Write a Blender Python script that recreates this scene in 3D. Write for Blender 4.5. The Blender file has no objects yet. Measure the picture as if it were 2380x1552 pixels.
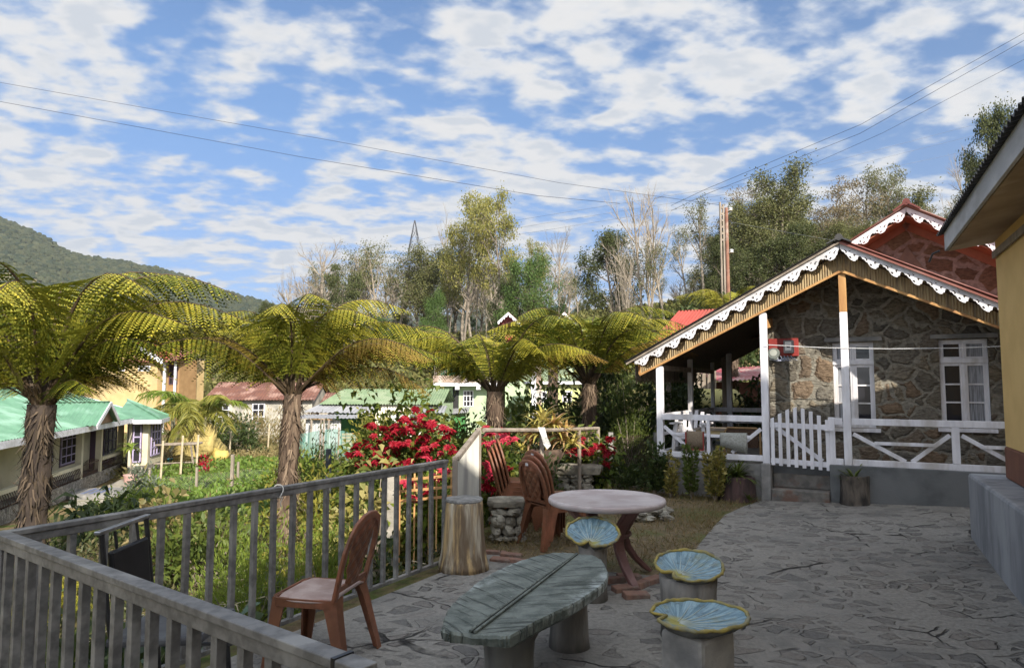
import bpy, math, random
import numpy as np
from mathutils import Vector, Matrix
sc = bpy.context.scene
COL = sc.collection
PI = math.pi

# ---------------------------------------------------------------- camera, sky, sun, exposure
H = 1.70                                   # eye height above the paved terrace
F, CX, CY, HZ = 1587., 1190., 776., 895.   # a 24 mm lens, horizon a little below the middle
PITCH = math.atan((HZ - CY) / F)
cam = bpy.data.cameras.new('camera'); cam.lens = 24.0; cam.sensor_width = 36.0
cam.clip_start = 0.05; cam.clip_end = 6000
camo = bpy.data.objects.new('camera', cam); COL.objects.link(camo)
camo.location = (0, 0, H); camo.rotation_euler = (PI/2 + PITCH, 0, 0)
sc.camera = camo

SUN = Vector((0.346, -0.793, 0.50)).normalized()
sd = bpy.data.lights.new('sun', 'SUN'); sd.energy = 3.9; sd.angle = math.radians(0.53); sd.color = (1.0, 0.93, 0.82)
so = bpy.data.objects.new('sun', sd); COL.objects.link(so)
so.rotation_euler = SUN.to_track_quat('Z', 'Y').to_euler()
sc.view_settings.view_transform = 'Standard'; sc.view_settings.look = 'None'
sc.view_settings.exposure = 1.05; sc.view_settings.gamma = 1.0
try: sc.cycles.use_denoising = True
except Exception: pass

world = bpy.data.worlds.new('World'); sc.world = world; world.use_nodes = True
class NT:
    """small helper to wire node trees"""
    def __init__(s, nt): s.nt = nt; nt.nodes.clear()
    def n(s, t, ins=None, **kw):
        nd = s.nt.nodes.new(t)
        for k, v in kw.items(): setattr(nd, k, v)
        for k, v in (ins or {}).items(): s.set(nd.inputs[k], v)
        return nd
    def set(s, sock, v):
        if isinstance(v, bpy.types.NodeSocket): s.nt.links.new(v, sock)
        elif isinstance(v, (tuple, list)) and len(v) == 3 and sock.type == 'RGBA': sock.default_value = (*v, 1)
        else: sock.default_value = v
    def math(s, op, a, b=0.0, c=0.0, clamp=False):
        nd = s.n('ShaderNodeMath', {0: a, 1: b, 2: c}, operation=op); nd.use_clamp = clamp
        return nd.outputs[0]
    def vmath(s, op, a, b=(0, 0, 0)):
        return s.n('ShaderNodeVectorMath', {0: a, 1: b}, operation=op).outputs[0]
    def mix(s, f, a, b, mode='MIX'):
        nd = s.n('ShaderNodeMix', data_type='RGBA', blend_type=mode)
        s.set(nd.inputs[0], f); s.set(nd.inputs[6], a); s.set(nd.inputs[7], b)
        return nd.outputs[2]
    def ramp(s, f, stops, interp='LINEAR'):
        nd = s.n('ShaderNodeValToRGB', {0: f}); r = nd.color_ramp; r.interpolation = interp
        while len(r.elements) < len(stops): r.elements.new(0.5)
        for e, (p, c) in zip(r.elements, stops):
            e.position = p; e.color = (*c, 1) if isinstance(c, tuple) else (c, c, c, 1)
        return nd.outputs[0]
    def noise(s, vec, scale, detail=4, rough=.55, dist=0.):
        return s.n('ShaderNodeTexNoise', {'Vector': vec, 'Scale': scale, 'Detail': detail, 'Roughness': rough, 'Distortion': dist}).outputs
    def mapr(s, f, a, b, c=0., d=1.):
        return s.n('ShaderNodeMapRange', {0: f, 1: a, 2: b, 3: c, 4: d}, interpolation_type='SMOOTHSTEP').outputs[0]

w = NT(world.node_tree)
sky = w.n('ShaderNodeTexSky', sky_type='NISHITA'); sky.sun_disc = False
sky.sun_elevation = math.asin(SUN.z); sky.sun_rotation = math.atan2(SUN.x, SUN.y)
sky.altitude = 800; sky.air_density = 1.0; sky.dust_density = 0.6; sky.ozone_density = 2.5
tc = w.n('ShaderNodeTexCoord')
sp = w.n('ShaderNodeSeparateXYZ', {0: tc.outputs['Generated']})
zz = w.math('ADD', w.math('MAXIMUM', sp.outputs[2], 0.0), 0.17)
flat = w.n('ShaderNodeCombineXYZ', {0: w.math('DIVIDE', sp.outputs[0], zz), 1: w.math('DIVIDE', sp.outputs[1], zz), 2: 0.0}).outputs[0]
mp = w.n('ShaderNodeMapping', {'Vector': flat, 'Location': (1.3, 0.4, 0), 'Rotation': (0, 0, math.radians(-32)), 'Scale': (1.0, 1.25, 1.0)}).outputs[0]
n1 = w.noise(mp, 6.6, 6, .48, .0)[0]
n2 = w.noise(mp, 1.3, 2, .5, .0)[0]
n3 = w.noise(w.vmath('ADD', mp, (7, 3, 0)), 19.0, 4, .5, .0)[0]
vor = w.n('ShaderNodeTexVoronoi', {'Vector': w.vmath('ADD', mp, w.vmath('MULTIPLY', w.vmath('SUBTRACT', w.noise(mp, 9.0, 2)[1], (.5, .5, .5)), (.10, .10, 0))), 'Scale': 6.0, 'Smoothness': .4}, feature='SMOOTH_F1').outputs['Distance']
puff = w.math('SUBTRACT', .5, w.math('MULTIPLY', vor, .70))
dens = w.math('ADD', w.math('MULTIPLY', n1, .80), w.math('ADD', w.math('MULTIPLY', puff, .42), w.math('ADD', w.math('MULTIPLY', w.math('SUBTRACT', n2, .5), .55), w.math('MULTIPLY', w.math('SUBTRACT', n3, .5), .26))))
mask = w.mapr(dens, .325, .535)
mask = w.math('MULTIPLY', mask, w.mapr(sp.outputs[2], -.02, .04, .6, .97))
shade = w.mapr(dens, .42, .58)
ccol = w.mix(shade, (.76, .83, .94), (.98, .97, .96))
low = w.math('ADD', w.noise(w.vmath('ADD', mp, (.0, .05, 0)), 6.6, 3, .48, .0)[0], 0.)
ccol = w.mix(w.math('MULTIPLY', w.mapr(low, .50, .62), w.mapr(dens, .50, .60)), ccol, (.77, .81, .87))
bgs = w.n('ShaderNodeBackground', {0: w.mix(1.0, sky.outputs[0], w.mix(w.mapr(sp.outputs[2], .06, .45), (.46, .46, .56), (.66, .77, .85)), 'MULTIPLY'), 1: 0.10})
bgc = w.n('ShaderNodeBackground', {0: ccol, 1: w.math('ADD', .42, w.math('MULTIPLY', w.mapr(w.n('ShaderNodeVectorMath', {0: tc.outputs['Generated'], 1: tuple(SUN)}, operation='DOT_PRODUCT').outputs['Value'], -.15, .9), .8))})  # clouds brighter towards the sun, added as fill for the shaded terrace
mx = w.n('ShaderNodeMixShader', {0: mask, 1: bgs.outputs[0], 2: bgc.outputs[0]})
wo = w.n('ShaderNodeOutputWorld', {0: mx.outputs[0]})

# ---------------------------------------------------------------- picture measurements -> points on real planes
_c, _s = math.cos(PITCH), math.sin(PITCH)
def ray(px, py):
    u = (px - CX) / F; v = (CY - py) / F
    return (u, _c - _s * v, _s + _c * v)
def G(px, py, z=0.):
    r = ray(px, py); t = (z - H) / r[2]; return Vector((r[0]*t, r[1]*t, z))
def at(px, py, Y):
    r = ray(px, py); t = Y / r[1]; return Vector((r[0]*t, r[1]*t, H + r[2]*t))
class Plane:
    """upright plane through O along d; hit() gives (distance along, height)"""
    def __init__(s, O, d):
        l = math.hypot(d[0], d[1]); s.O = O; s.d = (d[0]/l, d[1]/l); s.n = (-s.d[1], s.d[0])
        s.rz = math.atan2(s.d[1], s.d[0])
    def hit(s, px, py, off=0.):
        r = ray(px, py)
        t = (off + s.O[0]*s.n[0] + s.O[1]*s.n[1]) / (r[0]*s.n[0] + r[1]*s.n[1])
        x, y = r[0]*t, r[1]*t
        return ((x - s.O[0])*s.d[0] + (y - s.O[1])*s.d[1], H + r[2]*t)

# ---------------------------------------------------------------- materials
MATS = {}
def _new(name):
    m = bpy.data.materials.new(name); m.use_nodes = True; MATS[name] = m
    t = NT(m.node_tree)
    out = t.n('ShaderNodeOutputMaterial')
    return m, t, out
def mat(name, c1, c2=None, scale=4., rough=.75, bump=0., bscale=None, metal=0., spec=.35, c3=None, s3=1.2, stretch=(1, 1, 1), dist=0.02, detail=5, lo=.35, hi=.65, coat=0.):
    """painted / weathered surface: two tones by fine noise, a third by broad noise, noise bump"""
    if name in MATS: return MATS[name]
    m, t, out = _new(name)
    tcn = t.n('ShaderNodeTexCoord').outputs['Object']
    v = t.n('ShaderNodeMapping', {'Vector': tcn, 'Scale': stretch}).outputs[0]
    nz = t.noise(v, scale, detail)[0]
    col = t.mix(t.mapr(nz, lo, hi), c1, c2 if c2 else tuple(x*.8 for x in c1))
    if c3:
        n2 = t.noise(t.vmath('ADD', v, (5, 9, 2)), s3, 4, .6)[0]
        col = t.mix(t.mapr(n2, .48, .66), col, c3)
    p = t.n('ShaderNodeBsdfPrincipled', {'Base Color': col, 'Roughness': rough, 'Metallic': metal, 'Specular IOR Level': spec})
    if coat: p.inputs['Coat Weight'].default_value = coat
    if bump:
        nb = t.noise(v, bscale or scale*3, 5, .6)[0]
        p.inputs['Normal'].default_value = (0, 0, 0)
        t.set(p.inputs['Normal'], t.n('ShaderNodeBump', {'Height': nb, 'Strength': bump, 'Distance': dist}).outputs[0])
    t.set(out.inputs[0], p.outputs[0])
    return m
def leafmat(name, cols, trans=.3, rough=.5, objvar=False, spec=.3, under=None):
    """leaf: tone picked per leaf, some light passing through"""
    if name in MATS: return MATS[name]
    m, t, out = _new(name)
    r = t.n('ShaderNodeNewGeometry').outputs['Random Per Island']
    if objvar:
        r2 = t.n('ShaderNodeObjectInfo').outputs['Random']
        r = t.math('ADD', t.math('MULTIPLY', r, .45), t.math('MULTIPLY', r2, .55))
    k = len(cols) - 1
    col = t.ramp(r, [(i / max(k, 1), c) for i, c in enumerate(cols)])
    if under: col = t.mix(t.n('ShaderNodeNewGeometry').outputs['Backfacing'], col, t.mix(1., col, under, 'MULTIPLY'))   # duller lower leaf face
    p = t.n('ShaderNodeBsdfPrincipled', {'Base Color': col, 'Roughness': rough, 'Specular IOR Level': spec})
    tr = t.n('ShaderNodeBsdfTranslucent', {0: col})
    ms = t.n('ShaderNodeMixShader', {0: trans, 1: p.outputs[0], 2: tr.outputs[0]})
    t.set(out.inputs[0], ms.outputs[0])
    return m
def stonemat(name, stones, mortar, scale=3., rough=.85, mortar_w=.07, bump=.8, dist=.04, zsq=1., lichen=None, rnd=.9):
    """rubble masonry: warped cells, each its own stone, raised pale pointing"""
    if name in MATS: return MATS[name]
    m, t, out = _new(name)
    tcn = t.n('ShaderNodeTexCoord').outputs['Object']
    wn = t.noise(tcn, scale*.8, 2)[1]
    v = t.vmath('ADD', t.n('ShaderNodeMapping', {'Vector': tcn, 'Scale': (1, 1, zsq)}).outputs[0], t.vmath('MULTIPLY', t.vmath('SUBTRACT', wn, (.5, .5, .5)), (.28, .28, .28)))
    fine = t.noise(tcn, scale*8, 4)[1]
    v = t.vmath('ADD', v, t.vmath('MULTIPLY', t.vmath('SUBTRACT', fine, (.5, .5, .5)), (.05, .05, .05)))
    vo = t.n('ShaderNodeTexVoronoi', {'Vector': v, 'Scale': scale, 'Randomness': rnd}, feature='F1')
    ve = t.n('ShaderNodeTexVoronoi', {'Vector': v, 'Scale': scale, 'Randomness': rnd}, feature='DISTANCE_TO_EDGE')
    cell = t.n('ShaderNodeSeparateColor', {0: vo.outputs['Color']})
    base = t.ramp(cell.outputs[0], [(i/(len(stones)-1), c) for i, c in enumerate(stones)])
    g = t.noise(t.n('ShaderNodeMapping', {'Vector': tcn, 'Scale': (1, 1, 2.6)}).outputs[0], scale*5, 6, .65)[0]
    base = t.mix(t.mapr(g, .3, .7), base, t.mix(1., base, (.48, .46, .44), 'MULTIPLY'))
    if lichen:
        base = t.mix(t.mapr(t.noise(tcn, scale*1.3, 6, .7)[0], .56, .7), base, lichen)
    wv = t.math('ADD', t.math('MULTIPLY', cell.outputs[1], mortar_w), mortar_w*.45)
    mk = t.mapr(t.math('DIVIDE', ve.outputs['Distance'], wv), .55, 1.1)
    mc = t.mix(t.mapr(t.noise(tcn, scale*6, 5)[0], .3, .7), mortar, tuple(x*.62 for x in mortar))
    col = t.mix(mk, mc, base)
    p = t.n('ShaderNodeBsdfPrincipled', {'Base Color': col, 'Roughness': rough, 'Specular IOR Level': .25})
    hgt = t.math('ADD', t.math('MULTIPLY', g, .9), t.math('MULTIPLY', t.math('SUBTRACT', 1., mk), .12))
    ed = t.mapr(t.math('DIVIDE', ve.outputs['Distance'], wv), .5, 2.2)
    hgt = t.math('ADD', hgt, t.math('MULTIPLY', ed, .8))
    t.set(p.inputs['Normal'], t.n('ShaderNodeBump', {'Height': hgt, 'Strength': bump, 'Distance': dist}).outputs[0])
    t.set(out.inputs[0], p.outputs[0])
    return m
def glassmat(name, tint=(.02, .02, .025), rough=.05):
    if name in MATS: return MATS[name]
    m, t, out = _new(name)
    p = t.n('ShaderNodeBsdfPrincipled', {'Base Color': tint, 'Roughness': rough, 'Specular IOR Level': .6})
    t.set(out.inputs[0], p.outputs[0]); return m

# ---------------------------------------------------------------- mesh building
FR = {}
class MB:
    def __init__(s): s.v = []; s.f = []; s.mi = []; s.m = 0
    def add(s, vs, fs):
        o = len(s.v); s.v += [tuple(x) for x in vs]; s.f += [tuple(i+o for i in f) for f in fs]; s.mi += [s.m]*len(fs); return s
    def box(s, x0, x1, y0, y1, z0, z1):
        return s.add([(x0,y0,z0),(x1,y0,z0),(x1,y1,z0),(x0,y1,z0),(x0,y0,z1),(x1,y0,z1),(x1,y1,z1),(x0,y1,z1)],
                     [(0,3,2,1),(4,5,6,7),(0,1,5,4),(1,2,6,5),(2,3,7,6),(3,0,4,7)])
    def cbox(s, c, sx, sy, sz, rz=0., rx=0., ry=0.):
        R = Matrix.Rotation(rz, 3, 'Z') @ Matrix.Rotation(ry, 3, 'Y') @ Matrix.Rotation(rx, 3, 'X'); c = Vector(c)
        vs = [c + R @ Vector((a*sx/2, b*sy/2, d*sz/2)) for d in (-1,1) for a,b in ((-1,-1),(1,-1),(1,1),(-1,1))]
        return s.add(vs, [(0,3,2,1),(4,5,6,7),(0,1,5,4),(1,2,6,5),(2,3,7,6),(3,0,4,7)])
    def bar(s, a, b, w, h, up=(0,0,1)):
        a = Vector(a); b = Vector(b); d = (b-a).normalized(); u = Vector(up)
        x = d.cross(u)
        if x.length < 1e-4: x = d.cross(Vector((0,1,0)))
        x.normalize(); y = x.cross(d).normalized()
        vs = [p + x*(i*w/2) + y*(j*h/2) for p in (a, b) for i, j in ((-1,-1),(1,-1),(1,1),(-1,1))]
        return s.add(vs, [(0,3,2,1),(4,5,6,7),(0,1,5,4),(1,2,6,5),(2,3,7,6),(3,0,4,7)])
    def tube(s, pts, rad, n=8, cap=True, rseed=None, jit=0.):
        pts = [Vector(p) for p in pts]; k = len(pts)
        if not hasattr(rad, '__len__'): rad = [rad]*k
        vs = []; ref = None
        rr = random.Random(rseed) if jit else None
        for i, p in enumerate(pts):
            d = (pts[min(i+1, k-1)] - pts[max(i-1, 0)])
            d = d.normalized() if d.length > 1e-9 else Vector((0,0,1))
            if ref is None:
                ref = d.cross(Vector((0.31,0.95,0.05)))
                if ref.length < .1: ref = d.cross(Vector((1,0,0)))
            ref = (ref - d*ref.dot(d)); ref.normalize(); b = d.cross(ref)
            for j in range(n):
                a = 2*PI*j/n; r = rad[i]*(1 + (rr.uniform(-jit, jit) if rr else 0))
                vs.append(p + ref*(math.cos(a)*r) + b*(math.sin(a)*r))
        fs = [(i*n+j, i*n+(j+1)%n, (i+1)*n+(j+1)%n, (i+1)*n+j) for i in range(k-1) for j in range(n)]
        if cap: fs += [tuple(range(n-1,-1,-1)), tuple(range((k-1)*n, k*n))]
        return s.add(vs, fs)
    def lathe(s, prof, c=(0,0,0), n=24, jit=0., seed=0, cap=True):
        rr = random.Random(seed); c = Vector(c); vs = []
        lob = [(rr.uniform(0, 2*PI), rr.randint(2, 7), rr.uniform(.3, 1)) for _ in range(5)]
        for r, z in prof:
            for j in range(n):
                a = 2*PI*j/n
                q = r*(1 + jit*(sum(k*math.sin(m*a+ph+z*3) for ph, m, k in lob)/2.5 + rr.uniform(-.3,.3)))
                vs.append((c.x+math.cos(a)*q, c.y+math.sin(a)*q, c.z+z))
        k = len(prof)
        fs = [(i*n+j, i*n+(j+1)%n, (i+1)*n+(j+1)%n, (i+1)*n+j) for i in range(k-1) for j in range(n)]
        if cap: fs += [tuple(range(n-1,-1,-1)), tuple(range((k-1)*n, k*n))]
        return s.add(vs, fs)
    def prism(s, outline, z0, z1):
        n = len(outline)
        vs = [(x,y,z0) for x,y in outline] + [(x,y,z1) for x,y in outline]
        return s.add(vs, [tuple(range(n-1,-1,-1)), tuple(range(n,2*n))] + [(i,(i+1)%n,n+(i+1)%n,n+i) for i in range(n)])
    def quad(s, *p): return s.add(p, [tuple(range(len(p)))])
    def slab(s, pts, t):
        """flat polygon given thickness t along -normal"""
        p = [Vector(q) for q in pts]; n = (p[1]-p[0]).cross(p[2]-p[0]).normalized(); k = len(p)
        return s.add(p + [q - n*t for q in p], [tuple(range(k)), tuple(range(2*k-1,k-1,-1))] + [(i,k+i,k+(i+1)%k,(i+1)%k) for i in range(k)])
    def corr(s, a, b, c, d, waves, amp, t=.006, per=6):
        """corrugated sheet: a-b along the eave, d-c along the ridge, ribs run from eave to ridge"""
        a, b, c, d = map(Vector, (a, b, c, d)); n = (b-a).cross(d-a).normalized(); m = waves*per
        vs = []
        for k in (0, 1):
            for i in range(m+1):
                f = i/m; o = n*(amp*math.sin(2*PI*i/per) - k*t)
                vs += [a.lerp(b, f)+o, d.lerp(c, f)+o]
        q = 2*(m+1)
        fs = [(2*i, 2*i+2, 2*i+3, 2*i+1) for i in range(m)] + [(q+2*i, q+2*i+1, q+2*i+3, q+2*i+2) for i in range(m)]
        fs += [(2*i, q+2*i, q+2*i+2, 2*i+2) for i in range(m)] + [(2*i+1, 2*i+3, q+2*i+3, q+2*i+1) for i in range(m)]
        return s.add(vs, fs)
    def blob(s, c, r, seed=0, n=10, m=7, jit=.18):
        rr = random.Random(seed); c = Vector(c); vs = []
        ph = [(rr.uniform(0,6.3), rr.uniform(0,6.3), rr.randint(1,4), rr.randint(1,3)) for _ in range(4)]
        for i in range(1, m):
            th = PI*i/m
            for j in range(n):
                a = 2*PI*j/n
                k = 1 + jit*sum(math.sin(q*a+p1)*math.sin(w2*th+p2) for p1,p2,q,w2 in ph)*.7 + rr.uniform(-jit,jit)*.35
                vs.append((c.x+r[0]*k*math.sin(th)*math.cos(a), c.y+r[1]*k*math.sin(th)*math.sin(a), c.z+r[2]*k*math.cos(th)))
        vs += [(c.x,c.y,c.z+r[2]), (c.x,c.y,c.z-r[2])]; t, bt = len(vs)-2, len(vs)-1
        fs = [(i*n+j, (i+1)*n+j, (i+1)*n+(j+1)%n, i*n+(j+1)%n) for i in range(m-2) for j in range(n)]
        fs += [(t, j, (j+1)%n) for j in range(n)] + [(bt, (m-2)*n+(j+1)%n, (m-2)*n+j) for j in range(n)]
        return s.add(vs, fs)
    def np(s, V, Fc):
        o = len(s.v); s.v += V.tolist(); s.f += (Fc+o).tolist(); s.mi += [s.m]*len(Fc); return s
    def build(s, name, mats, parent=None, smooth=False, bevel=0., world=False, seg=2, loc=None):
        if not isinstance(mats, (list, tuple)): mats = [mats]
        vs = s.v
        root_fr = FR.get(parent.name) if parent else None
        if world and root_fr:
            (lx,ly,lz), rz = root_fr; ca, sa = math.cos(-rz), math.sin(-rz)
            A = np.array(vs, float) - (lx,ly,lz)
            vs = np.stack([A[:,0]*ca - A[:,1]*sa, A[:,0]*sa + A[:,1]*ca, A[:,2]], 1).tolist()
        if loc is not None: vs = (np.array(vs, float) - tuple(loc)).tolist()
        me = bpy.data.meshes.new(name); me.from_pydata(vs, [], s.f)
        for m in mats: me.materials.append(m)
        if len(mats) > 1: me.polygons.foreach_set('material_index', s.mi)
        if smooth: me.polygons.foreach_set('use_smooth', [True]*len(me.polygons))
        me.update()
        return link(name, me, parent, bevel, seg, loc)
def link(name, me, parent=None, bevel=0., seg=2, loc=None):
    o = bpy.data.objects.new(name, me); COL.objects.link(o)
    if loc is not None: o.location = loc
    if parent:
        o.parent = parent; FR[o.name] = FR.get(parent.name, ((0,0,0),0.))
    if bevel:
        b = o.modifiers.new('bevel', 'BEVEL'); b.width = bevel; b.segments = seg; b.limit_method = 'ANGLE'; b.angle_limit = math.radians(40)
    return o
def tag(o, label=None, cat=None, group=None, kind=None):
    if label: o['label'] = label
    if cat: o['category'] = cat
    if group: o['group'] = group
    if kind: o['kind'] = kind
    return o
def thing(name, label, cat, loc=(0,0,0), rz=0., group=None):
    o = bpy.data.objects.new(name, None); COL.objects.link(o); o.empty_display_size = .2
    o.location = loc; o.rotation_euler = (0,0,rz); FR[o.name] = (tuple(loc), rz)
    return tag(o, label, cat, group)
def copy_tree(o, parent=None):
    c = o.copy(); COL.objects.link(c)
    if parent: c.parent = parent
    for ch in [q for q in o.children]: copy_tree(ch, c)
    return c
def place(root, loc, rz, label, scale=1., group=None):
    c = copy_tree(root); c.location = loc; c.rotation_euler = (0,0,rz); c.scale = (scale,)*3 if not hasattr(scale,'__len__') else scale
    c['label'] = label
    if group: c['group'] = group
    return c

def cutout(name, outer, holes, e, mats, parent, y=0., flip=False):
    """board cut from a sheet: outline and holes in (x, z), thickness 2e about y"""
    cu = bpy.data.curves.new(name, 'CURVE'); cu.dimensions = '2D'; cu.fill_mode = 'BOTH'; cu.extrude = e
    for poly in [outer] + holes:
        sp_ = cu.splines.new('POLY'); sp_.points.add(len(poly)-1); sp_.use_cyclic_u = True
        for p, (a, b) in zip(sp_.points, poly): p.co = (a, b, 0, 1)
    ob = bpy.data.objects.new(name, cu); COL.objects.link(ob)
    bpy.context.view_layer.update()
    me = bpy.data.meshes.new_from_object(ob)
    bpy.data.objects.remove(ob); bpy.data.curves.remove(cu)
    n = len(me.vertices); co = np.empty(n*3); me.vertices.foreach_get('co', co); co = co.reshape(-1,3)
    co = np.stack([co[:,0], y - co[:,2], co[:,1]], 1); me.vertices.foreach_set('co', co.ravel())
    me.materials.clear(); me.materials.append(mats); me.update(); me.name = name
    return link(name, me, parent)

# leaves: N flat lozenges with a fold
def leaf_np(P, L, asp, rng, axis=None, spread=1., droop=.0):
    P = np.asarray(P, float); N = len(P)
    L = np.broadcast_to(np.asarray(L, float), (N,))*rng.uniform(.7, 1.25, N)
    a = rng.normal(size=(N,3))*spread
    if axis is not None: a = a + np.asarray(axis)
    a /= np.linalg.norm(a, axis=1, keepdims=True)+1e-9
    b = np.cross(a, rng.normal(size=(N,3))); b /= np.linalg.norm(b, axis=1, keepdims=True)+1e-9
    wv = (L*asp*.5)[:,None]; Lc = L[:,None]
    mid = P + a*Lc*.5; tip = P + a*Lc; tip[:,2] -= droop*L
    V = np.stack([P, mid + b*wv, tip, mid - b*wv], 1).reshape(-1,3)
    Fc = np.arange(4*N).reshape(N,4)
    return V, Fc
def ss(a, b, x):
    t = np.clip((np.asarray(x, float)-a)/(b-a), 0, 1); return t*t*(3-2*t)

# ---------------------------------------------------------------- common materials
m_white = mat('white_paint', (.78,.77,.80), (.66,.65,.68), 14, .5, .08, 30, c3=(.55,.54,.55), s3=3.)
m_whitewood = mat('white_painted_wood', (.80,.79,.82), (.66,.65,.68), 9, .55, .25, 40, c3=(.52,.49,.47), s3=2.6, stretch=(1,1,.25))
m_rail = mat('weathered_grey_steel', (.215,.207,.196), (.14,.135,.128), 22, .5, .25, 60, metal=.35, c3=(.30,.29,.27), s3=5., dist=.004)
m_concrete = mat('grey_concrete', (.30,.29,.27), (.22,.21,.20), 6, .9, .5, 40, c3=(.15,.15,.145), s3=1.4, dist=.01)
m_darkplaster = mat('dark_grey_plaster', (.125,.13,.13), (.10,.105,.105), 5, .85, .25, 30, c3=(.16,.165,.165), s3=1.1, dist=.01)
m_plinth = mat('blue_grey_plaster', (.30,.31,.325), (.19,.20,.215), 3, .8, .4, 25, c3=(.33,.345,.36), s3=2.2, stretch=(1,1,.35), dist=.01)
m_yellowwall = mat('yellow_wall_paint', (.70,.48,.19), (.64,.43,.165), 3, .8, .15, 60, dist=.004)
m_brownband = mat('red_brown_base_paint', (.20,.085,.05), (.16,.065,.04), 4, .7, .1)
m_rawwood = mat('raw_orange_wood', (.56,.33,.13), (.42,.22,.08), 6, .65, .3, 30, stretch=(1,1,.15), c3=(.34,.17,.07), s3=4)
m_oldwood = mat('old_grey_wood', (.30,.25,.20), (.19,.155,.12), 8, .8, .5, 30, stretch=(1,1,.2))
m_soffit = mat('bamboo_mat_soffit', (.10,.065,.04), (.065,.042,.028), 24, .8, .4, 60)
m_bamboo = mat('split_bamboo', (.44,.34,.19), (.32,.23,.12), 5, .6, .3, 30, c3=(.22,.17,.11), s3=4., stretch=(6,1,.6))
m_redroof = mat('red_painted_sheet', (.40,.075,.055), (.33,.06,.045), 3, .5, .1, c3=(.28,.075,.055), s3=1.2)
m_maroonroof = mat('dull_red_sheet', (.25,.095,.075), (.20,.075,.06), 3, .55, .1, c3=(.32,.18,.15), s3=.8)
m_blackroof = mat('black_weathered_sheet', (.045,.045,.048), (.07,.068,.065), 4, .6, .2)
m_glass = glassmat('dark_window_glass')
m_curtain = mat('grey_curtain_behind_glass', (.34,.35,.38), (.16,.165,.18), 9, .35, .2, stretch=(6,6,.4))
m_stone = stonemat('rubble_stone_wall', [(.33,.275,.195),(.20,.185,.155),(.39,.325,.23),(.27,.25,.21),(.33,.235,.155),(.18,.165,.14)], (.37,.34,.275), 3.5, zsq=1.15, mortar_w=.085, bump=1., dist=.07)
m_redstone = stonemat('reddish_stone_wall', [(.20,.10,.06),(.13,.065,.04),(.24,.15,.09),(.16,.09,.06)], (.29,.185,.15), 2.6, zsq=1.25, mortar_w=.11, bump=.5)
m_lichenstone = mat('lichen_stone', (.28,.255,.20), (.17,.155,.125), 7, .95, .9, 14, c3=(.36,.34,.28), s3=4., dist=.02)
m_black = mat('black_plastic', (.012,.012,.014), (.018,.018,.02), 8, .35)
m_chair = mat('brown_moulded_plastic', (.185,.078,.040), (.135,.056,.030), 7, .38, .04, 50, c3=(.26,.10,.055), s3=3.)
m_chairseat = mat('faded_brown_plastic_seat', (.38,.28,.245), (.29,.20,.17), 6, .5, .05, c3=(.46,.36,.32), s3=5.)
m_tabletop = mat('pale_dusty_plastic', (.52,.46,.44), (.44,.38,.365), 5, .5, .06, c3=(.38,.31,.295), s3=3.5)
m_tableleg = mat('dull_maroon_plastic', (.175,.085,.075), (.14,.066,.058), 6, .45, .05, c3=(.22,.12,.105), s3=3)

# ---------------------------------------------------------------- terrain
TERR = [(-2.62,3.22),(-.44,1.58),(-1.3,-8),(16,-8),(16,17),(4.6,17),(2.5,13.2),(-.40,8.15),(-.70,6.75)]
def terr_dist(x, y):
    x = np.asarray(x, float); y = np.asarray(y, float)
    ins = np.zeros(x.shape, bool); dm = np.full(x.shape, 1e9); n = len(TERR)
    for i in range(n):
        (ax,ay),(bx,by) = TERR[i], TERR[(i+1)%n]
        c = ((ay > y) != (by > y)) & (x < (bx-ax)*(y-ay)/((by-ay) if by != ay else 1e-9)+ax)
        ins ^= c
        t = np.clip(((x-ax)*(bx-ax)+(y-ay)*(by-ay))/((bx-ax)**2+(by-ay)**2), 0, 1)
        dm = np.minimum(dm, np.hypot(x-ax-t*(bx-ax), y-ay-t*(by-ay)))
    return np.where(ins, dm, -dm)
def gz(x, y):
    x = np.asarray(x, float); y = np.asarray(y, float)
    r = np.hypot(x+1, y-5)
    g = -.62 - 1.58*ss(5, 22, r)
    rt = ss(1.5, 6, x)*ss(7, 12, y)
    g = g + (-.12-g)*rt*(1-ss(26,44,y))
    g = g + 11*ss(45, 108, y)*(1-.62*ss(0, 15, x))
    g = g + 9.6*ss(14, 60, y+.5*x)*ss(-2, 15, x)
    g = g + 6*ss(60,140,-x)*ss(20,60,y)
    d = terr_dist(x, y)
    tin = ss(-.55, -.12, d)
    g = g*(1-tin) + (-.035)*tin
    nz = .05*np.sin(x*1.7+y*.6)*np.sin(y*1.3-x*.4) + .03*np.sin(x*4.1)*np.sin(y*3.7)
    return g + nz*ss(.3,2.5,-d)*(1+ss(40,90,y)*6)
def gzf(x, y): return float(gz(np.array([x]), np.array([y]))[0])
def axis(lo, a, b, hi, fine, grow):
    v = list(np.arange(a, b, fine)); st = fine; p = a
    L = []
    while p > lo: st *= grow; p -= st; L.append(p)
    st = fine; p = v[-1]; R = []
    while p < hi: st *= grow; p += st; R.append(p)
    return np.array(L[::-1] + v + R)
xs = axis(-900, -14, 14, 900, .22, 1.07); ys = axis(-60, -4, 26, 1300, .22, 1.06)
X, Y = np.meshgrid(xs, ys); Z = gz(X, Y)
nx, ny = len(xs), len(ys)
V = np.stack([X, Y, Z], -1).reshape(-1, 3)
ii = (np.arange(ny-1)[:,None]*nx + np.arange(nx-1)[None,:]).ravel()
Fq = np.stack([ii, ii+1, ii+1+nx, ii+nx], 1)
m, t, out = _new('garden_soil_and_grass')
tcn = t.n('ShaderNodeTexCoord').outputs['Object']
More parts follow.
